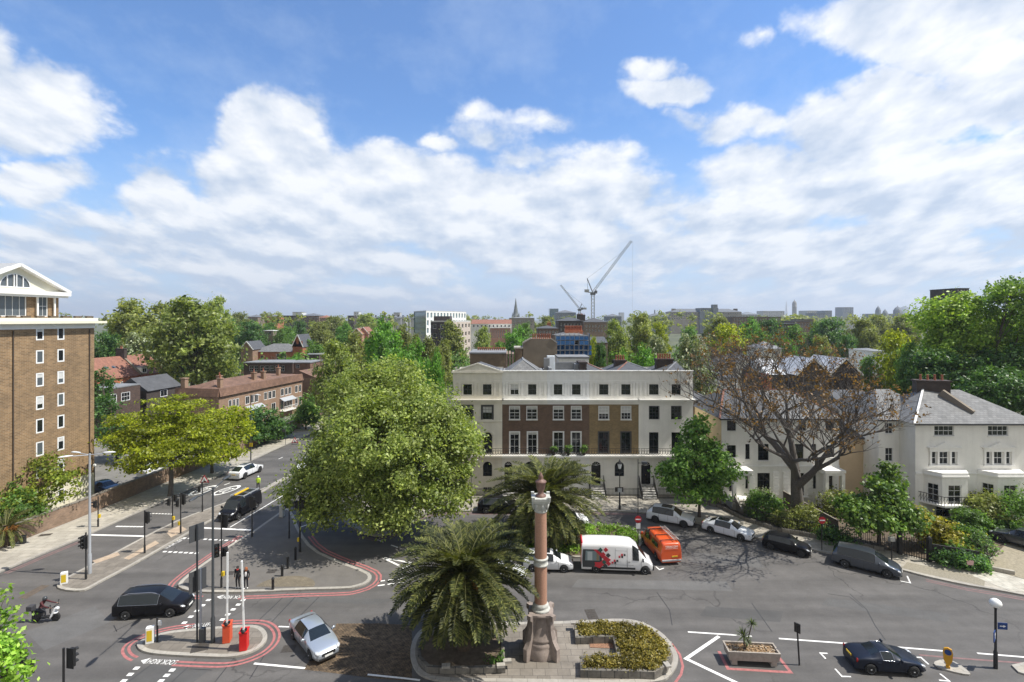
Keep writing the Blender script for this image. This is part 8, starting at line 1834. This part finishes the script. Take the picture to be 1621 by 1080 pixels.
def dress(r, style, out, sp, chrome):
    "window trims along the glass edges and door shut lines on the body sides"
    if style not in DR:
        from mathutils.bvhtree import BVHTree
        me = out['body']; bv = BVHTree.FromPolygons([v.co for v in me.vertices], [tuple(p.vertices) for p in me.polygons]); res = []
        for s in (-1, 1):
            g = out.get('side_window_r' if s < 0 else 'side_window_l')
            if g:
                cnt = {}
                for p in g.polygons:
                    for e in p.edge_keys: cnt[e] = cnt.get(e, 0)+1
                m = MB()
                for e, n in cnt.items():
                    if n == 1: a, c = (g.vertices[i].co+V(0, s*.006, 0) for i in e); m.tube([a, c], .014, 4, cap=False)
                o = m.build('window_trim', M_trimb, None, False); res.append(o.data); bpy.data.objects.remove(o)
            xs = {'panel_van': (1.95, .8), 'van': (.35, 1.3), 'convertible': (-.55, .72)}.get(style, (-1.05, -.12, .86))
            for x in xs:
                pts = []
                for i in range(9):
                    z = sp['clear']+.14+(sp['st'][4][1]-sp['clear']-.15)*i/8; h = bv.ray_cast(V(x, s*3, z), V(0, -s, 0))
                    if h[0] is not None and abs(h[0].y) > sp['W']*.35: pts.append(h[0]+V(0, s*.002, 0))
                if len(pts) > 3: m = MB(); m.tube(pts, .009, 4); o = m.build('door_seam', M_dark, None, False); res.append(o.data); bpy.data.objects.remove(o)
        DR[style] = res
    for me in DR[style]:
        if chrome and me.name.startswith('window_trim'): me = me.copy(); me.materials.clear(); me.materials.append(chrome)
        link(bpy.data.objects.new(me.name.split('.')[0], me), r)
def vehicle(style, label, pr, pf, col, cat='car', name='parked_car', near='r', rim=None, group=None, roof=None, plates=('w', 'y'), fixed=None, z=0.0, chrome=None):
    "pr, pf: photo pixels where the near rear and front tyres stand (or fixed = (x, y, heading))"
    sp = SPEC[style]; fxo = {'panel_van': .25, 'van': .12}.get(style, 0)
    if fixed: x, y, an = fixed; c = V(x, y, z)
    else:
        a, b_ = G(*pr, z), G(*pf, z); d = (b_-a); an = math.atan2(d.y, d.x); s = V(-math.sin(an), math.cos(an), 0)*(sp['W']/2-.12); c = (a+b_)/2+(s if near == 'r' else -s)-V(math.cos(an), math.sin(an), 0)*fxo
    out = car_meshes(style, sp['L'], sp['W'], sp['clear'], sp['wb'], sp['wr'], sp['st'], fx=fxo)
    r = empty(name, c, an, label, cat, group); L, W, wr = sp['L'], sp['W'], sp['wr']
    for kk, me in out.items():
        nm = {'side_window_r': 'side_window', 'side_window_l': 'side_window'}.get(kk, kk); me = me.copy(); me.materials.clear()
        for q in ([col, M_trimb] if kk == 'body' else [M_carglass]): me.materials.append(q)
        link(bpy.data.objects.new(nm, me), r)
    for x in (-sp['wb']/2+fxo, sp['wb']/2+fxo):
        for s in (-1, 1): wheel(r, (x, s*(W/2-.13), wr), wr, .22, rim or M_rim, s)
    zh = sp['st'][-2][1]-.06; xh = L/2-.21; yh = W*.36
    for s in (-1, 1):
        m = MB(); q = [(-.26, .02), (-.12, .10), (.08, .085), (.20, .0), (.10, -.07), (-.15, -.06)]
        m.lathe((0, 0, 0), [(.01, -.10), (.13, -.07), (.2, 0), (.14, .07), (.01, .09)], 10); o = m.build('headlight', M_hl, r, False); o.location = (xh, s*yh, zh); o.scale = (1.0, .72, .9); o.rotation_euler = (0, R(24), s*R(-32))
        m = MB(); m.lathe((0, 0, 0), [(.01, -.16), (.08, -.13), (.10, 0), (.08, .13), (.01, .16)], 8); o = m.build('tail_light', M_tl, r, False); zt_ = sp['st'][1][1]-.08 if 'van' not in style else 1.05; o.location = (-L/2+.09, s*W*.40, zt_); o.scale = (.5, .8, .8 if 'van' not in style else 2.0)
        xm = [q for q in sp['st'] if q[5] == 'w'][0][0]+.32; m = MB(); m.lathe((0, 0, 0), [(.02, -.09), (.12, -.06), (.13, .05), (.04, .09)], 8); o = m.build('mirror', col if 'panel' not in style else M_trimb, r, False); o.location = (xm, s*(W/2+.10), sp['st'][-4][1]+.12); o.scale = (.6, 1.0, 1.0 if 'van' not in style else 1.7)
        m = MB(); m.box((0, 0, 0), (.05, .12, .03)); o = m.build('mirror_arm', M_trimb, r, False); o.location = (xm, s*(W/2), sp['st'][-4][1]+.06)
        for x in ((-.75, .35) if 'van' not in style else (.95,)):
            yd = at_y(out, x, sp['st'][3][1]-.16) or W/2; m = MB(); m.box((0, 0, 0), (.2, .03, .03)); o = m.build('door_handle', col if 'van' not in style else M_trimb, r, False, .005); o.location = (x, s*(yd+.012), sp['st'][3][1]-.16)
    m = MB(); zf = sp['st'][-1][1]; m.box((L/2-.03, 0, zf+.02), (.08, W*.46, .16)); m.build('grille', M_trimb, r, False, .02)
    m = MB(); m.box((L/2-.02, 0, sp['clear']+.12), (.10, W*.66, .13)); m.build('lower_intake', M_trimb, r, False, .03)
    m = MB(); m.box((L/2+.022, 0, sp['clear']+.25), (.02, .52, .11)); m.build('front_plate', M_plw, r, False)
    zp = .78 if 'van' not in style else .75; m = MB(); m.box((-L/2-.004, 0 if 'van' not in style else -.3, zp), (.03, .52, .11)); m.build('rear_plate', M_ply, r, False)
    dress(r, style, out, sp, chrome)
    if roof: roof(r, sp)
    return r
P_black = paint('black', (.008, .008, .010)); P_navy = paint('navy', (.012, .016, .028)); P_silver = mat('paint silver', (.44, .48, .53), .28, .55, coat=1.0); P_white = paint('white', (.72, .73, .74)); P_wblue = paint('cool white', (.66, .69, .73)); P_grey = mat('paint grey', (.055, .065, .082), .28, .4, coat=1.0); P_orange = paint('orange', (.62, .085, .015)); P_dblue = paint('dark blue', (.012, .03, .07))
def rails(mt):
    def f(r, sp):
        for s in (-1, 1):
            m = MB(); z = max(q[2] for q in sp['st']); y = sp['W']*.31; m.tube([(-1.75, s*y, z-.10), (-1.4, s*y, z+.00), (.1, s*y, z+.00), (.45, s*y, z-.10)], .028, 6); m.build('roof_rail', mt, r, False)
    return f
def sunroof(r, sp):
    z = max(q[2] for q in sp['st']); m = MB(); m.box((-.35, 0, z-.014), (1.05, .82, .02)); m.build('sunroof', M_carglass, r, False, .008)
vehicle('mpv', 'black people carrier with silver roof rails crossing the junction at the lower left', (199, 981.5), (269.5, 977), P_black, name='people_carrier', roof=rails(M_chrome), chrome=M_chrome)
vehicle('saloon', 'silver saloon standing askew beside the brown cobbled patch, facing the camera', (464, 1011), (492, 1046), P_silver, name='saloon_car', rim=M_rim)
a_ = SD+math.pi; p = G(378, 822); hv = V(math.cos(a_), math.sin(a_), 0)
c = p-hv*1.45+V(hv.y, -hv.x, 0)*.87
def rack(r, sp):
    m = MB()
    for s in (-1, 1): m.bar((-2.1, s*.78, 2.12), (.6, s*.78, 2.12), .06, .12)
    for x in (-1.9, -.7, .4): m.bar((x, -.8, 2.10), (x, .8, 2.10), .07, .06); m.bar((x, -.76, 1.93), (x, -.76, 2.1), .06); m.bar((x, .76, 1.93), (x, .76, 2.1), .06)
    m.build('roof_rack', mat('rack silver', (.5, .52, .55), .4, .5), r, False)
    m = MB(); m.box((-.5, -.22, 2.22), (2.3, .26, .16)); m.build('yellow_tube', mat('tube yellow', (.62, .40, .02), .5), r, False, .05)
vehicle('van', 'black van with a yellow tube on its roof rack waiting at the stop line', None, None, P_black, 'van', 'black_van', fixed=(c.x, c.y, a_), roof=rack, rim=M_rim)
vehicle('coupe_suv', 'white sloping roofed sport utility car driving away along the street', (387, 758.5), (411.5, 747.3), P_white, name='white_car', rim=M_rimd, roof=sunroof)
p = G(503, 806); vehicle('suv', 'black taxi like car facing the camera in the dark shade under the plane tree', None, None, P_dblue, 'car', 'dark_car', fixed=(p.x, p.y+1.2, R(-92)))
p = G(489, 742); vehicle('suv', 'white car glimpsed behind the left boughs of the plane tree', None, None, P_white, 'car', 'white_car', fixed=(p.x, p.y, SD+math.pi)); p = G(503, 727); vehicle('hatch', 'blue car half hidden behind the white car by the plane tree', None, None, paint('blue', (.015, .05, .22)), 'car', 'blue_car', fixed=(p.x, p.y+2, SD+math.pi))
vehicle('suv', 'dark sport utility car parked at the kerb before the pediment house', (771.5, 813.5), (808, 813.5), P_black, name='parked_car', group='cars parked along the kerbs', chrome=M_chrome)
p = G(782, 876); vehicle('mpv', 'pale silver car behind the right edge of the large palm, nose to the right', None, None, P_silver, fixed=(p.x-.3, p.y+.9, R(-38)), group='cars parked along the kerbs')
p = G(795, 921); vehicle('hatch', 'white car mostly hidden behind the large palm, only its bonnet showing', None, None, P_white, fixed=(p.x-.2, p.y+.6, R(-12)), group='cars parked along the kerbs')
vehicle('hatch', 'white hatchback parked behind the memorial column, left of the white van', (842.3, 905), (893.3, 906.5), P_white, group='cars parked along the kerbs', roof=sunroof)
vehicle('suv', 'pale blue white sport utility car with dark roof glass, left of two at the kerb', (1037, 827.5), (1082, 835.5), P_wblue, rim=M_rimd, group='cars parked along the kerbs', roof=sunroof)
vehicle('saloon', 'white saloon with a sunroof parked right of the pale utility car', (1123.5, 843.5), (1174, 857), P_wblue, group='cars parked along the kerbs', rim=M_rim, roof=sunroof)
vehicle('mini', 'small black car with a brownish soft top in the tree shade', (1217.5, 870), (1270, 882.5), P_black, group='cars parked along the kerbs', rim=M_rimd)
vehicle('mpv', 'dark blue grey family car parked at the kerb by the iron gate', (1338.5, 898.5), (1403, 914.5), P_grey, group='cars parked along the kerbs')
vehicle('convertible', 'black two seater coupe in a marked bay at the bottom right', (1377.3, 1067.5), (1446.7, 1071.5), P_navy, name='black_coupe', chrome=M_chrome)
p = G(1622, 868); vehicle('suv', 'dark car with silver roof on the gravel forecourt at the right edge', None, None, P_grey, fixed=(p.x, p.y, R(118)), z=.16)
p = G(897, 836); vehicle('saloon', 'white car on the far lane glimpsed behind the small palm', None, None, P_white, name='white_car', fixed=(p.x, p.y+.9, R(2)))
p = G(166, 779); vehicle('saloon', 'dark blue car in the yard beside the tower, behind the brick wall', None, None, P_dblue, fixed=(p.x, p.y, R(-22)))
p = G(248, 750); vehicle('suv', 'white car in the yard behind the wall under the golden tree', None, None, P_white, fixed=(p.x, p.y, R(80))); p = G(292, 742); vehicle('saloon', 'blue car in the yard behind the wall, right of the white one', None, None, P_dblue, fixed=(p.x, p.y, R(75)))
# white panel van with a red, green and black diamond livery
def livery(r, sp):
    y = -sp['W']/2-.012
    def flat(pts, mt, nm, d=0.0): 
        m = MB(); n = len(pts); f = [(x, y-d, z) for x, z in pts]; b_ = [(x, y+.03, z) for x, z in pts]
        m.add(f+b_, [tuple(range(n)), tuple(range(2*n-1, n-1, -1))]+[(i, n+i, n+(i+1) % n, (i+1) % n) for i in range(n)]); bm = bmesh.new(); o = m.build(nm, mt, r, False); bm.from_mesh(o.data); bmesh.ops.recalc_face_normals(bm, faces=bm.faces); bm.to_mesh(o.data); bm.free(); return o
    mr = mat('livery red', (.55, .015, .03), .35, coat=.8); mg = mat('livery green', (.01, .09, .07), .35, coat=.8); mk = mat('livery charcoal', (.03, .033, .035), .35, coat=.8); mw = mat('livery window picture', (.20, .26, .27), .3)
    flat([(-2.9, .52), (-1.55, .52), (-1.3, 1.0), (-1.3, 1.75), (-1.6, 2.0), (-2.88, 2.0), (-2.93, 1.2)], mk, 'charcoal_panel'); flat([(-2.7, 1.08), (-1.5, 1.08), (-1.5, 1.88), (-2.65, 1.88)], mw, 'window_picture', .006)
    flat([(-2.5, 1.1), (-2.1, 1.1), (-2.1, 1.8), (-2.5, 1.8)], mat('picture pale', (.45, .50, .50), .4), 'window_picture', .012); flat([(-1.75, 1.1), (-1.55, 1.1), (-1.55, 1.8), (-1.75, 1.8)], mat('picture tan', (.25, .2, .12), .4), 'window_picture', .012)
    flat([(-2.0, 2.0), (-1.75, 2.0), (-.55, 1.18), (-1.45, .52), (-1.95, .62), (-1.15, 1.2)], mr, 'red_chevron', .016)
    flat([(-1.9, .95), (-1.55, .95), (-1.2, .72), (-1.5, .45), (-1.85, .62)], mr, 'red_patch', .018)
    def dia(x, z, s, mt, sq=False): flat([(x-s, z), (x, z-s), (x+s, z), (x, z+s)] if not sq else [(x-s*.7, z-s*.7), (x+s*.7, z-s*.7), (x+s*.7, z+s*.7), (x-s*.7, z+s*.7)], mt, 'diamond' if not sq else 'square', .02)
    for x, z, mt in ((-1.42, 1.98, mg), (-.98, 2.0, mr), (-1.2, 1.62, mr), (-.78, 1.55, mk), (-1.12, .98, mg), (-.75, .86, mr), (-1.02, .66, mk)): dia(x, z, .2, mt)
    for x, z, mt in ((.35, 1.62, mr), (.57, 1.62, mk), (.15, 1.45, mr), (.37, 1.45, mk), (-.25, 1.12, mr), (-.03, 1.12, mk), (-.42, .95, mr), (-.2, .95, mk)): dia(x, z, .11, mt, True)
    m = MB(); m.box((-2.93, 0, 2.40), (.12, 1.5, .16)); m.build('red_rear_edge', mr, r, False, .04); m = MB(); m.box((-2.985, 0, 1.5), (.05, 1.7, 1.7)); m.build('rear_door_panel', mr, r, False, .02)
    for s in (-1, 1): m = MB(); m.box((0, s*(sp['W']/2+.005), .50), (2.9, .05, .16)); m.build('side_moulding', M_trimb, r, False, .02)
    for x in (-.2, .78): m = MB(); m.box((x, y+.012, 1.3), (.022, .012, 1.7)); m.build('door_seam', mat('seam grey', (.25, .25, .26), .5), r, False)
    m = MB(); m.box((.3, y+.012, 1.95), (1.0, .012, .02)); m.box((.3, y+.012, .78), (2.0, .012, .02)); m.build('panel_crease', MATS['seam grey'], r, False)
    m = MB(); m.box((2.90, 0, .5), (.28, 1.75, .42)); m.build('front_bumper', M_trimb, r, False, .08)
vehicle('panel_van', 'white high roofed panel van with red, green and black diamond livery', (943.4, 906.8), (1021.4, 909.5), paint('van white', (.74, .74, .74)), 'van', 'white_panel_van', rim=M_rim, roof=livery)
def oladder(r, sp):
    m = MB(); z = 2.12
    for y in (-.75, -.33): m.bar((-2.3, y, z), (.6, y, z), .05, .07)
    for i in range(11): m.bar((-2.2+i*.27, -.75, z), (-2.2+i*.27, -.33, z), .035)
    m.build('ladder', mat('aluminium ladder', (.62, .60, .55), .4, .4), r, False)
    m = MB()
    for x in (-2.1, -1.0, .3): m.bar((x, -.85, 2.05), (x, .85, 2.05), .06, .05); m.bar((x, .8, 1.9), (x, .8, 2.05), .05); m.bar((x, -.8, 1.9), (x, -.8, 2.05), .05)
    m.build('roof_bars', M_trimb, r, False)
    m = MB(); m.box((-2.47, 0, .42), (.14, 1.75, .16)); m.build('rear_bumper', mat('bumper grey', (.35, .35, .36), .5), r, False, .03)
    m = MB(); m.box((-2.475, 0, 1.32), (.03, 1.3, .02)); m.build('tailgate_crease', MATS['paint orange'], r, False)
    x = -2.50; t = text('TERACOM', (x, .56, 1.53), (0, -1, 0), 1.12, (.03, 0, .15), 'lettering', M_white, r); t2 = text('MECHANICAL SERVICES', (x-.003, .56, 1.42), (0, -1, 0), 1.12, (.012, 0, .06), 'lettering', M_white, r)
    m = MB(); m.box((.3, .975, 1.45), (.9, .03, .45)); m.build('tinted_side_panel', M_carglass, r, False, .02); m = MB(); m.box((-1.2, .985, 1.45), (1.3, .03, .42)); m.build('tinted_side_panel', M_carglass, r, False, .02)
p = G(1063, 895); an = R(97.5); hv = V(math.cos(an), math.sin(an), 0); vehicle('van', 'orange van with an aluminium ladder on its roof, seen from behind', None, None, P_orange, 'van', 'orange_van', fixed=(p.x+hv.x*2.48, p.y+hv.y*2.48, an), roof=oladder)
# ---------------------------------------------------------------- people and the scooter
M_skin = mat('skin', (.42, .25, .17), .55); M_jkb = mat('black jacket', (.012, .012, .014), .8); M_trs = mat('dark trousers', (.02, .021, .026), .85); M_shw = mat('white shoes', (.70, .70, .68), .6); M_hair = mat('dark hair', (.02, .014, .010), .6); M_red_c = mat('red cloth', (.34, .02, .02), .8)
M_ginger = mat('ginger hair', (.26, .08, .025), .6); M_hiv = mat('hi vis yellow', (.50, .72, .04), .7); M_helm = mat('white helmet', (.70, .72, .72), .35); M_shoe = mat('black shoes', (.015, .015, .015), .6); M_tee = mat('white top', (.68, .67, .66), .8); M_cap = mat('black cap', (.015, .015, .016), .8)
def person(label, pos, ang, joints, mats_, hair=None, name='person', group=None, scale=1.0):
    """one skinned body: joints = dict name->(x,y,z); local x is the way the person faces. mats_ = dict region->material"""
    J = {k: Vector(v) for k, v in joints.items()}
    B_ = [('pelvis', 'waist', 'top'), ('waist', 'chest', 'top'), ('chest', 'neck', 'top'), ('neck', 'head', 'skin'), ('head', 'crown', 'skin')]
    RAD = {'pelvis': .135, 'waist': .125, 'chest': .15, 'neck': .055, 'head': .088, 'crown': .07}
    for s in 'lr':
        B_ += [('chest', 'sho_'+s, 'top'), ('sho_'+s, 'elb_'+s, 'top'), ('elb_'+s, 'wri_'+s, 'top'), ('wri_'+s, 'han_'+s, 'skin'), ('pelvis', 'hip_'+s, 'legs'), ('hip_'+s, 'kne_'+s, 'legs'), ('kne_'+s, 'ank_'+s, 'legs'), ('ank_'+s, 'toe_'+s, 'shoes')]
        RAD.update({'sho_'+s: .075, 'elb_'+s: .05, 'wri_'+s: .036, 'han_'+s: .034, 'hip_'+s: .095, 'kne_'+s: .062, 'ank_'+s: .045, 'toe_'+s: .04})
    names = list(J); idx = {n: i for i, n in enumerate(names)}
    me = bpy.data.meshes.new('sk'); me.from_pydata([tuple(J[n]) for n in names], [(idx[a], idx[b]) for a, b, _ in B_], [])
    o = bpy.data.objects.new('sk', me); COL.objects.link(o); o.modifiers.new('skin', 'SKIN')
    for n in names:
        sv = me.skin_vertices[0].data[idx[n]]; r = RAD[n]; sv.radius = (r, r*(.8 if n in ('chest', 'waist', 'pelvis') else 1)); sv.use_root = n == 'pelvis'
    md = o.modifiers.new('sub', 'SUBSURF'); md.levels = 2
    dg = bpy.context.evaluated_depsgraph_get(); ev = bpy.data.meshes.new_from_object(o.evaluated_get(dg)); bpy.data.objects.remove(o)
    regs = ['top', 'legs', 'skin', 'shoes']; ev.materials.clear()
    for k in regs: ev.materials.append(mats_[k])
    def dist(p, a, b): t = max(0, min(1, (p-a).dot(b-a)/max(1e-9, (b-a).length_squared))); return (p-a.lerp(b, t)).length
    for p in ev.polygons:
        c = p.center; best = min(B_, key=lambda e: dist(c, J[e[0]], J[e[1]])/(RAD[e[0]]+RAD[e[1]])); p.material_index = regs.index(best[2]); p.use_smooth = True
    ev.name = 'person'
    # fingers, nose and ears joined into the same mesh
    m = MB()
    for s in 'lr':
        d = (J['han_'+s]-J['wri_'+s]).normalized(); sd_ = d.cross(V(1, 0, 0)); sd_ = V(0, 1, 0) if sd_.length < .1 else sd_.normalized()
        for i, ln in enumerate((.07, .08, .075, .06)): a = J['han_'+s]+V(1, 0, 0)*(.03-.02*i)+d*.02; m.tube([a, a+d*ln*.6+V(.004, 0, 0), a+d*ln+V(.015, 0, 0)], [.010, .009, .007], 5, 2)
        a = J['wri_'+s].lerp(J['han_'+s], .4)+V(.03, 0, 0); m.tube([a, a+d*.05+V(.025, 0, 0)], [.011, .008], 5, 2)
    hd = J['head']; m.lathe(hd+V(.085, 0, -.02), [(.003, -.02), (.018, -.012), (.008, .03)], 6, 2)
    for s in (-1, 1):
        m.lathe(hd+V(0, s*.086, -.02), [(.004, -.03), (.016, 0), (.004, .03)], 6, 2); m.box(hd+V(.083, s*.032, .015), (.012, .022, .012), 0, 3)
    m.box(hd+V(.08, 0, -.055), (.012, .04, .01), 0, 3)
    bm = bmesh.new(); bm.from_mesh(ev); b0 = len(bm.verts); vs = [bm.verts.new(v) for v in m.v]
    for f, mi in zip(m.f, m.m):
        try: q = bm.faces.new([vs[i] for i in f]); q.material_index = mi; q.smooth = True
        except ValueError: pass
    bm.to_mesh(ev); bm.free()
    r = bpy.data.objects.new(name, ev); link(r); r.location = pos; r.rotation_euler.z = ang; r.scale = (scale,)*3; tag(r, label, 'person', group)
    if hair:
        for (nm, mt, pr, dz, dx) in hair:
            h = MB(); h.lathe(hd+V(dx, 0, dz), pr, 12); link_o = h.build(nm, mt, r, False)
    return r
def stand(step=.0, arm=.0, lean=0.0):
    j = {'pelvis': (0, 0, .95), 'waist': (lean*.4, 0, 1.10), 'chest': (lean, 0, 1.34), 'neck': (lean*1.2, 0, 1.50), 'head': (lean*1.2+.02, 0, 1.61), 'crown': (lean*1.2+.01, 0, 1.70)}
    for s, k in (('l', 1), ('r', -1)):
        j.update({'sho_'+s: (lean, k*.185, 1.42), 'elb_'+s: (-.03+k*arm*.15, k*.25, 1.15), 'wri_'+s: (.05+k*arm*.35, k*.24, .92), 'han_'+s: (.07+k*arm*.38, k*.235, .84), 'hip_'+s: (0, k*.10, .90), 'kne_'+s: (.03-k*step*.5, k*.10, .49), 'ank_'+s: (-.02-k*step, k*.10, .075), 'toe_'+s: (.13-k*step, k*.115, .035)})
    return j
CAP = [(.05, -.02), (.098, .01), (.104, .06), (.08, .115), (.02, .135)]; LONG = [(.06, -.22), (.12, -.16), (.125, -.02), (.112, .07), (.08, .115), (.02, .135)]
person('pedestrian in a black jacket with red scarf and cap, left of two at the kerb', G(376.5, 931, .13), R(-95), stand(.03), dict(top=M_jkb, legs=M_trs, skin=M_skin, shoes=M_shw), [('cap', M_cap, CAP, .0, 0), ('scarf', M_red_c, [(.06, -.19), (.10, -.16), (.10, -.10), (.06, -.08)], 0, .02)], group='pedestrians at the kerb')
j = stand(.05); pw = person('pedestrian with long ginger hair and white top, right of two at the kerb', G(389.5, 932, .13), R(-85), j, dict(top=M_jkb, legs=M_trs, skin=M_skin, shoes=M_shw), [('hair', M_ginger, LONG, .0, -.03)], group='pedestrians at the kerb', scale=.97)
m = MB(); m.lathe((.062, 0, 1.02), [(.06, 0), (.075, .05), (.085, .3), (.05, .38)], 10); m.build('white_top', M_tee, pw, False)
person('person in hi vis yellow vest and white helmet on the median', G(408.5, 776, .13), SD+.3, stand(.12, .5), dict(top=M_hiv, legs=M_trs, skin=M_skin, shoes=M_shoe), [('helmet', M_helm, [(.09, -.02), (.115, .02), (.11, .08), (.07, .135), (.01, .15)], 0, 0)])
person('pedestrian in dark clothes walking along the left pavement by the brick wall', G(375, 722.5, .13), SD, stand(.2, .4), dict(top=M_jkb, legs=M_trs, skin=M_skin, shoes=M_shoe), [('hair', M_hair, CAP, 0, -.01)])
# scooter with rider
g = G(72.5, 983.5); r = empty('scooter', g, R(4), 'white and black motor scooter ridden across the junction at the lower left', 'scooter')
for x in (-.62, .66):
    w = wheel(r, (x, 0, .30), .30, .13, M_rimd, -1)
M_scw = paint('scooter white', (.68, .69, .70))
m = MB(); m.add([(-.25, -.13, .3), (-.25, .13, .3), (-.85, .13, .62), (-.85, -.13, .62), (-.2, -.15, .62), (-.2, .15, .62), (-.9, .12, .8), (-.9, -.12, .8)], [(0, 1, 2, 3), (4, 7, 6, 5), (0, 4, 5, 1), (1, 5, 6, 2), (2, 6, 7, 3), (3, 7, 4, 0)]); m.box((.1, 0, .32), (.75, .3, .1)); m.build('body', M_trimb, r, False, .03)
m = MB(); m.add([(.38, -.2, .35), (.38, .2, .35), (.62, .12, .95), (.62, -.12, .95), (.5, -.22, .35), (.5, .22, .35), (.76, .10, .95), (.76, -.10, .95)], [(0, 3, 2, 1), (4, 5, 6, 7), (0, 4, 7, 3), (1, 2, 6, 5), (3, 7, 6, 2)]); m.lathe((.78, 0, .88), [(.02, -.1), (.11, -.05), (.12, .05), (.03, .12)], 10); m.build('front_shield', M_scw, r, False, .02)
m = MB(); m.box((-.45, 0, .82), (.75, .28, .1)); m.build('seat', M_trimb, r, False, .04); m = MB(); m.bar((.6, -.36, 1.05), (.6, .36, 1.05), .035); m.bar((.64, 0, .3), (.58, 0, 1.05), .05); m.build('handlebar', M_trimb, r, False)
m = MB(); m.lathe((.64, 0, .5), [(.02, 0), (.15, .05), (.16, .12), (.05, .16)], 10); m.build('front_mudguard', M_scw, r, False); m = MB(); m.box((-.98, 0, .98), (.38, .4, .34)); m.build('top_box', mat('dark box', (.05, .05, .055), .5), r, False, .03)
for s in (-1, 1): m = MB(); m.bar((.6, s*.3, 1.05), (.58, s*.34, 1.28), .02); m.lathe((.58, s*.36, 1.28), [(.01, -.04), (.06, 0), (.01, .05)], 8); m.build('mirror', M_trimb, r, False)
j = {'pelvis': (-.35, 0, .96), 'waist': (-.30, 0, 1.12), 'chest': (-.18, 0, 1.34), 'neck': (-.12, 0, 1.49), 'head': (-.06, 0, 1.60), 'crown': (-.06, 0, 1.69)}
for s, k in (('l', 1), ('r', -1)): j.update({'sho_'+s: (-.16, k*.19, 1.40), 'elb_'+s: (.12, k*.30, 1.20), 'wri_'+s: (.46, k*.33, 1.10), 'han_'+s: (.55, k*.33, 1.09), 'hip_'+s: (-.32, k*.13, .92), 'kne_'+s: (.14, k*.22, .82), 'ank_'+s: (.12, k*.2, .46), 'toe_'+s: (.28, k*.2, .42)})
person('rider in dark jacket with red shoulders and dark helmet on the scooter', g, R(4), j, dict(top=mat('maroon jacket', (.07, .014, .016), .8), legs=M_trs, skin=M_skin, shoes=M_shoe), [('helmet', mat('dark helmet', (.05, .055, .06), .25), [(.06, -.11), (.13, -.08), (.145, .02), (.12, .10), (.06, .145), (.01, .155)], 0, 0)])
# ---------------------------------------------------------------- the thin air that pales far things
hm = bpy.data.materials.new('haze'); hm.use_nodes = True; nt = hm.node_tree; nt.nodes.clear()
pv = nd(nt, 'ShaderNodeVolumePrincipled', {'Color': (.80, .88, 1.0, 1), 'Density': 1.5e-4, 'Anisotropy': .2}); ot = nd(nt, 'ShaderNodeOutputMaterial'); nt.links.new(pv.outputs[0], ot.inputs['Volume'])
m = MB(); m.box((0, 9000, 150), (19000, 19000, 303)); o = m.build('haze', hm, None, False); tag(o, kind='stuff'); tag(o, 'thin pale air over the whole town that fades the far skyline', 'haze')
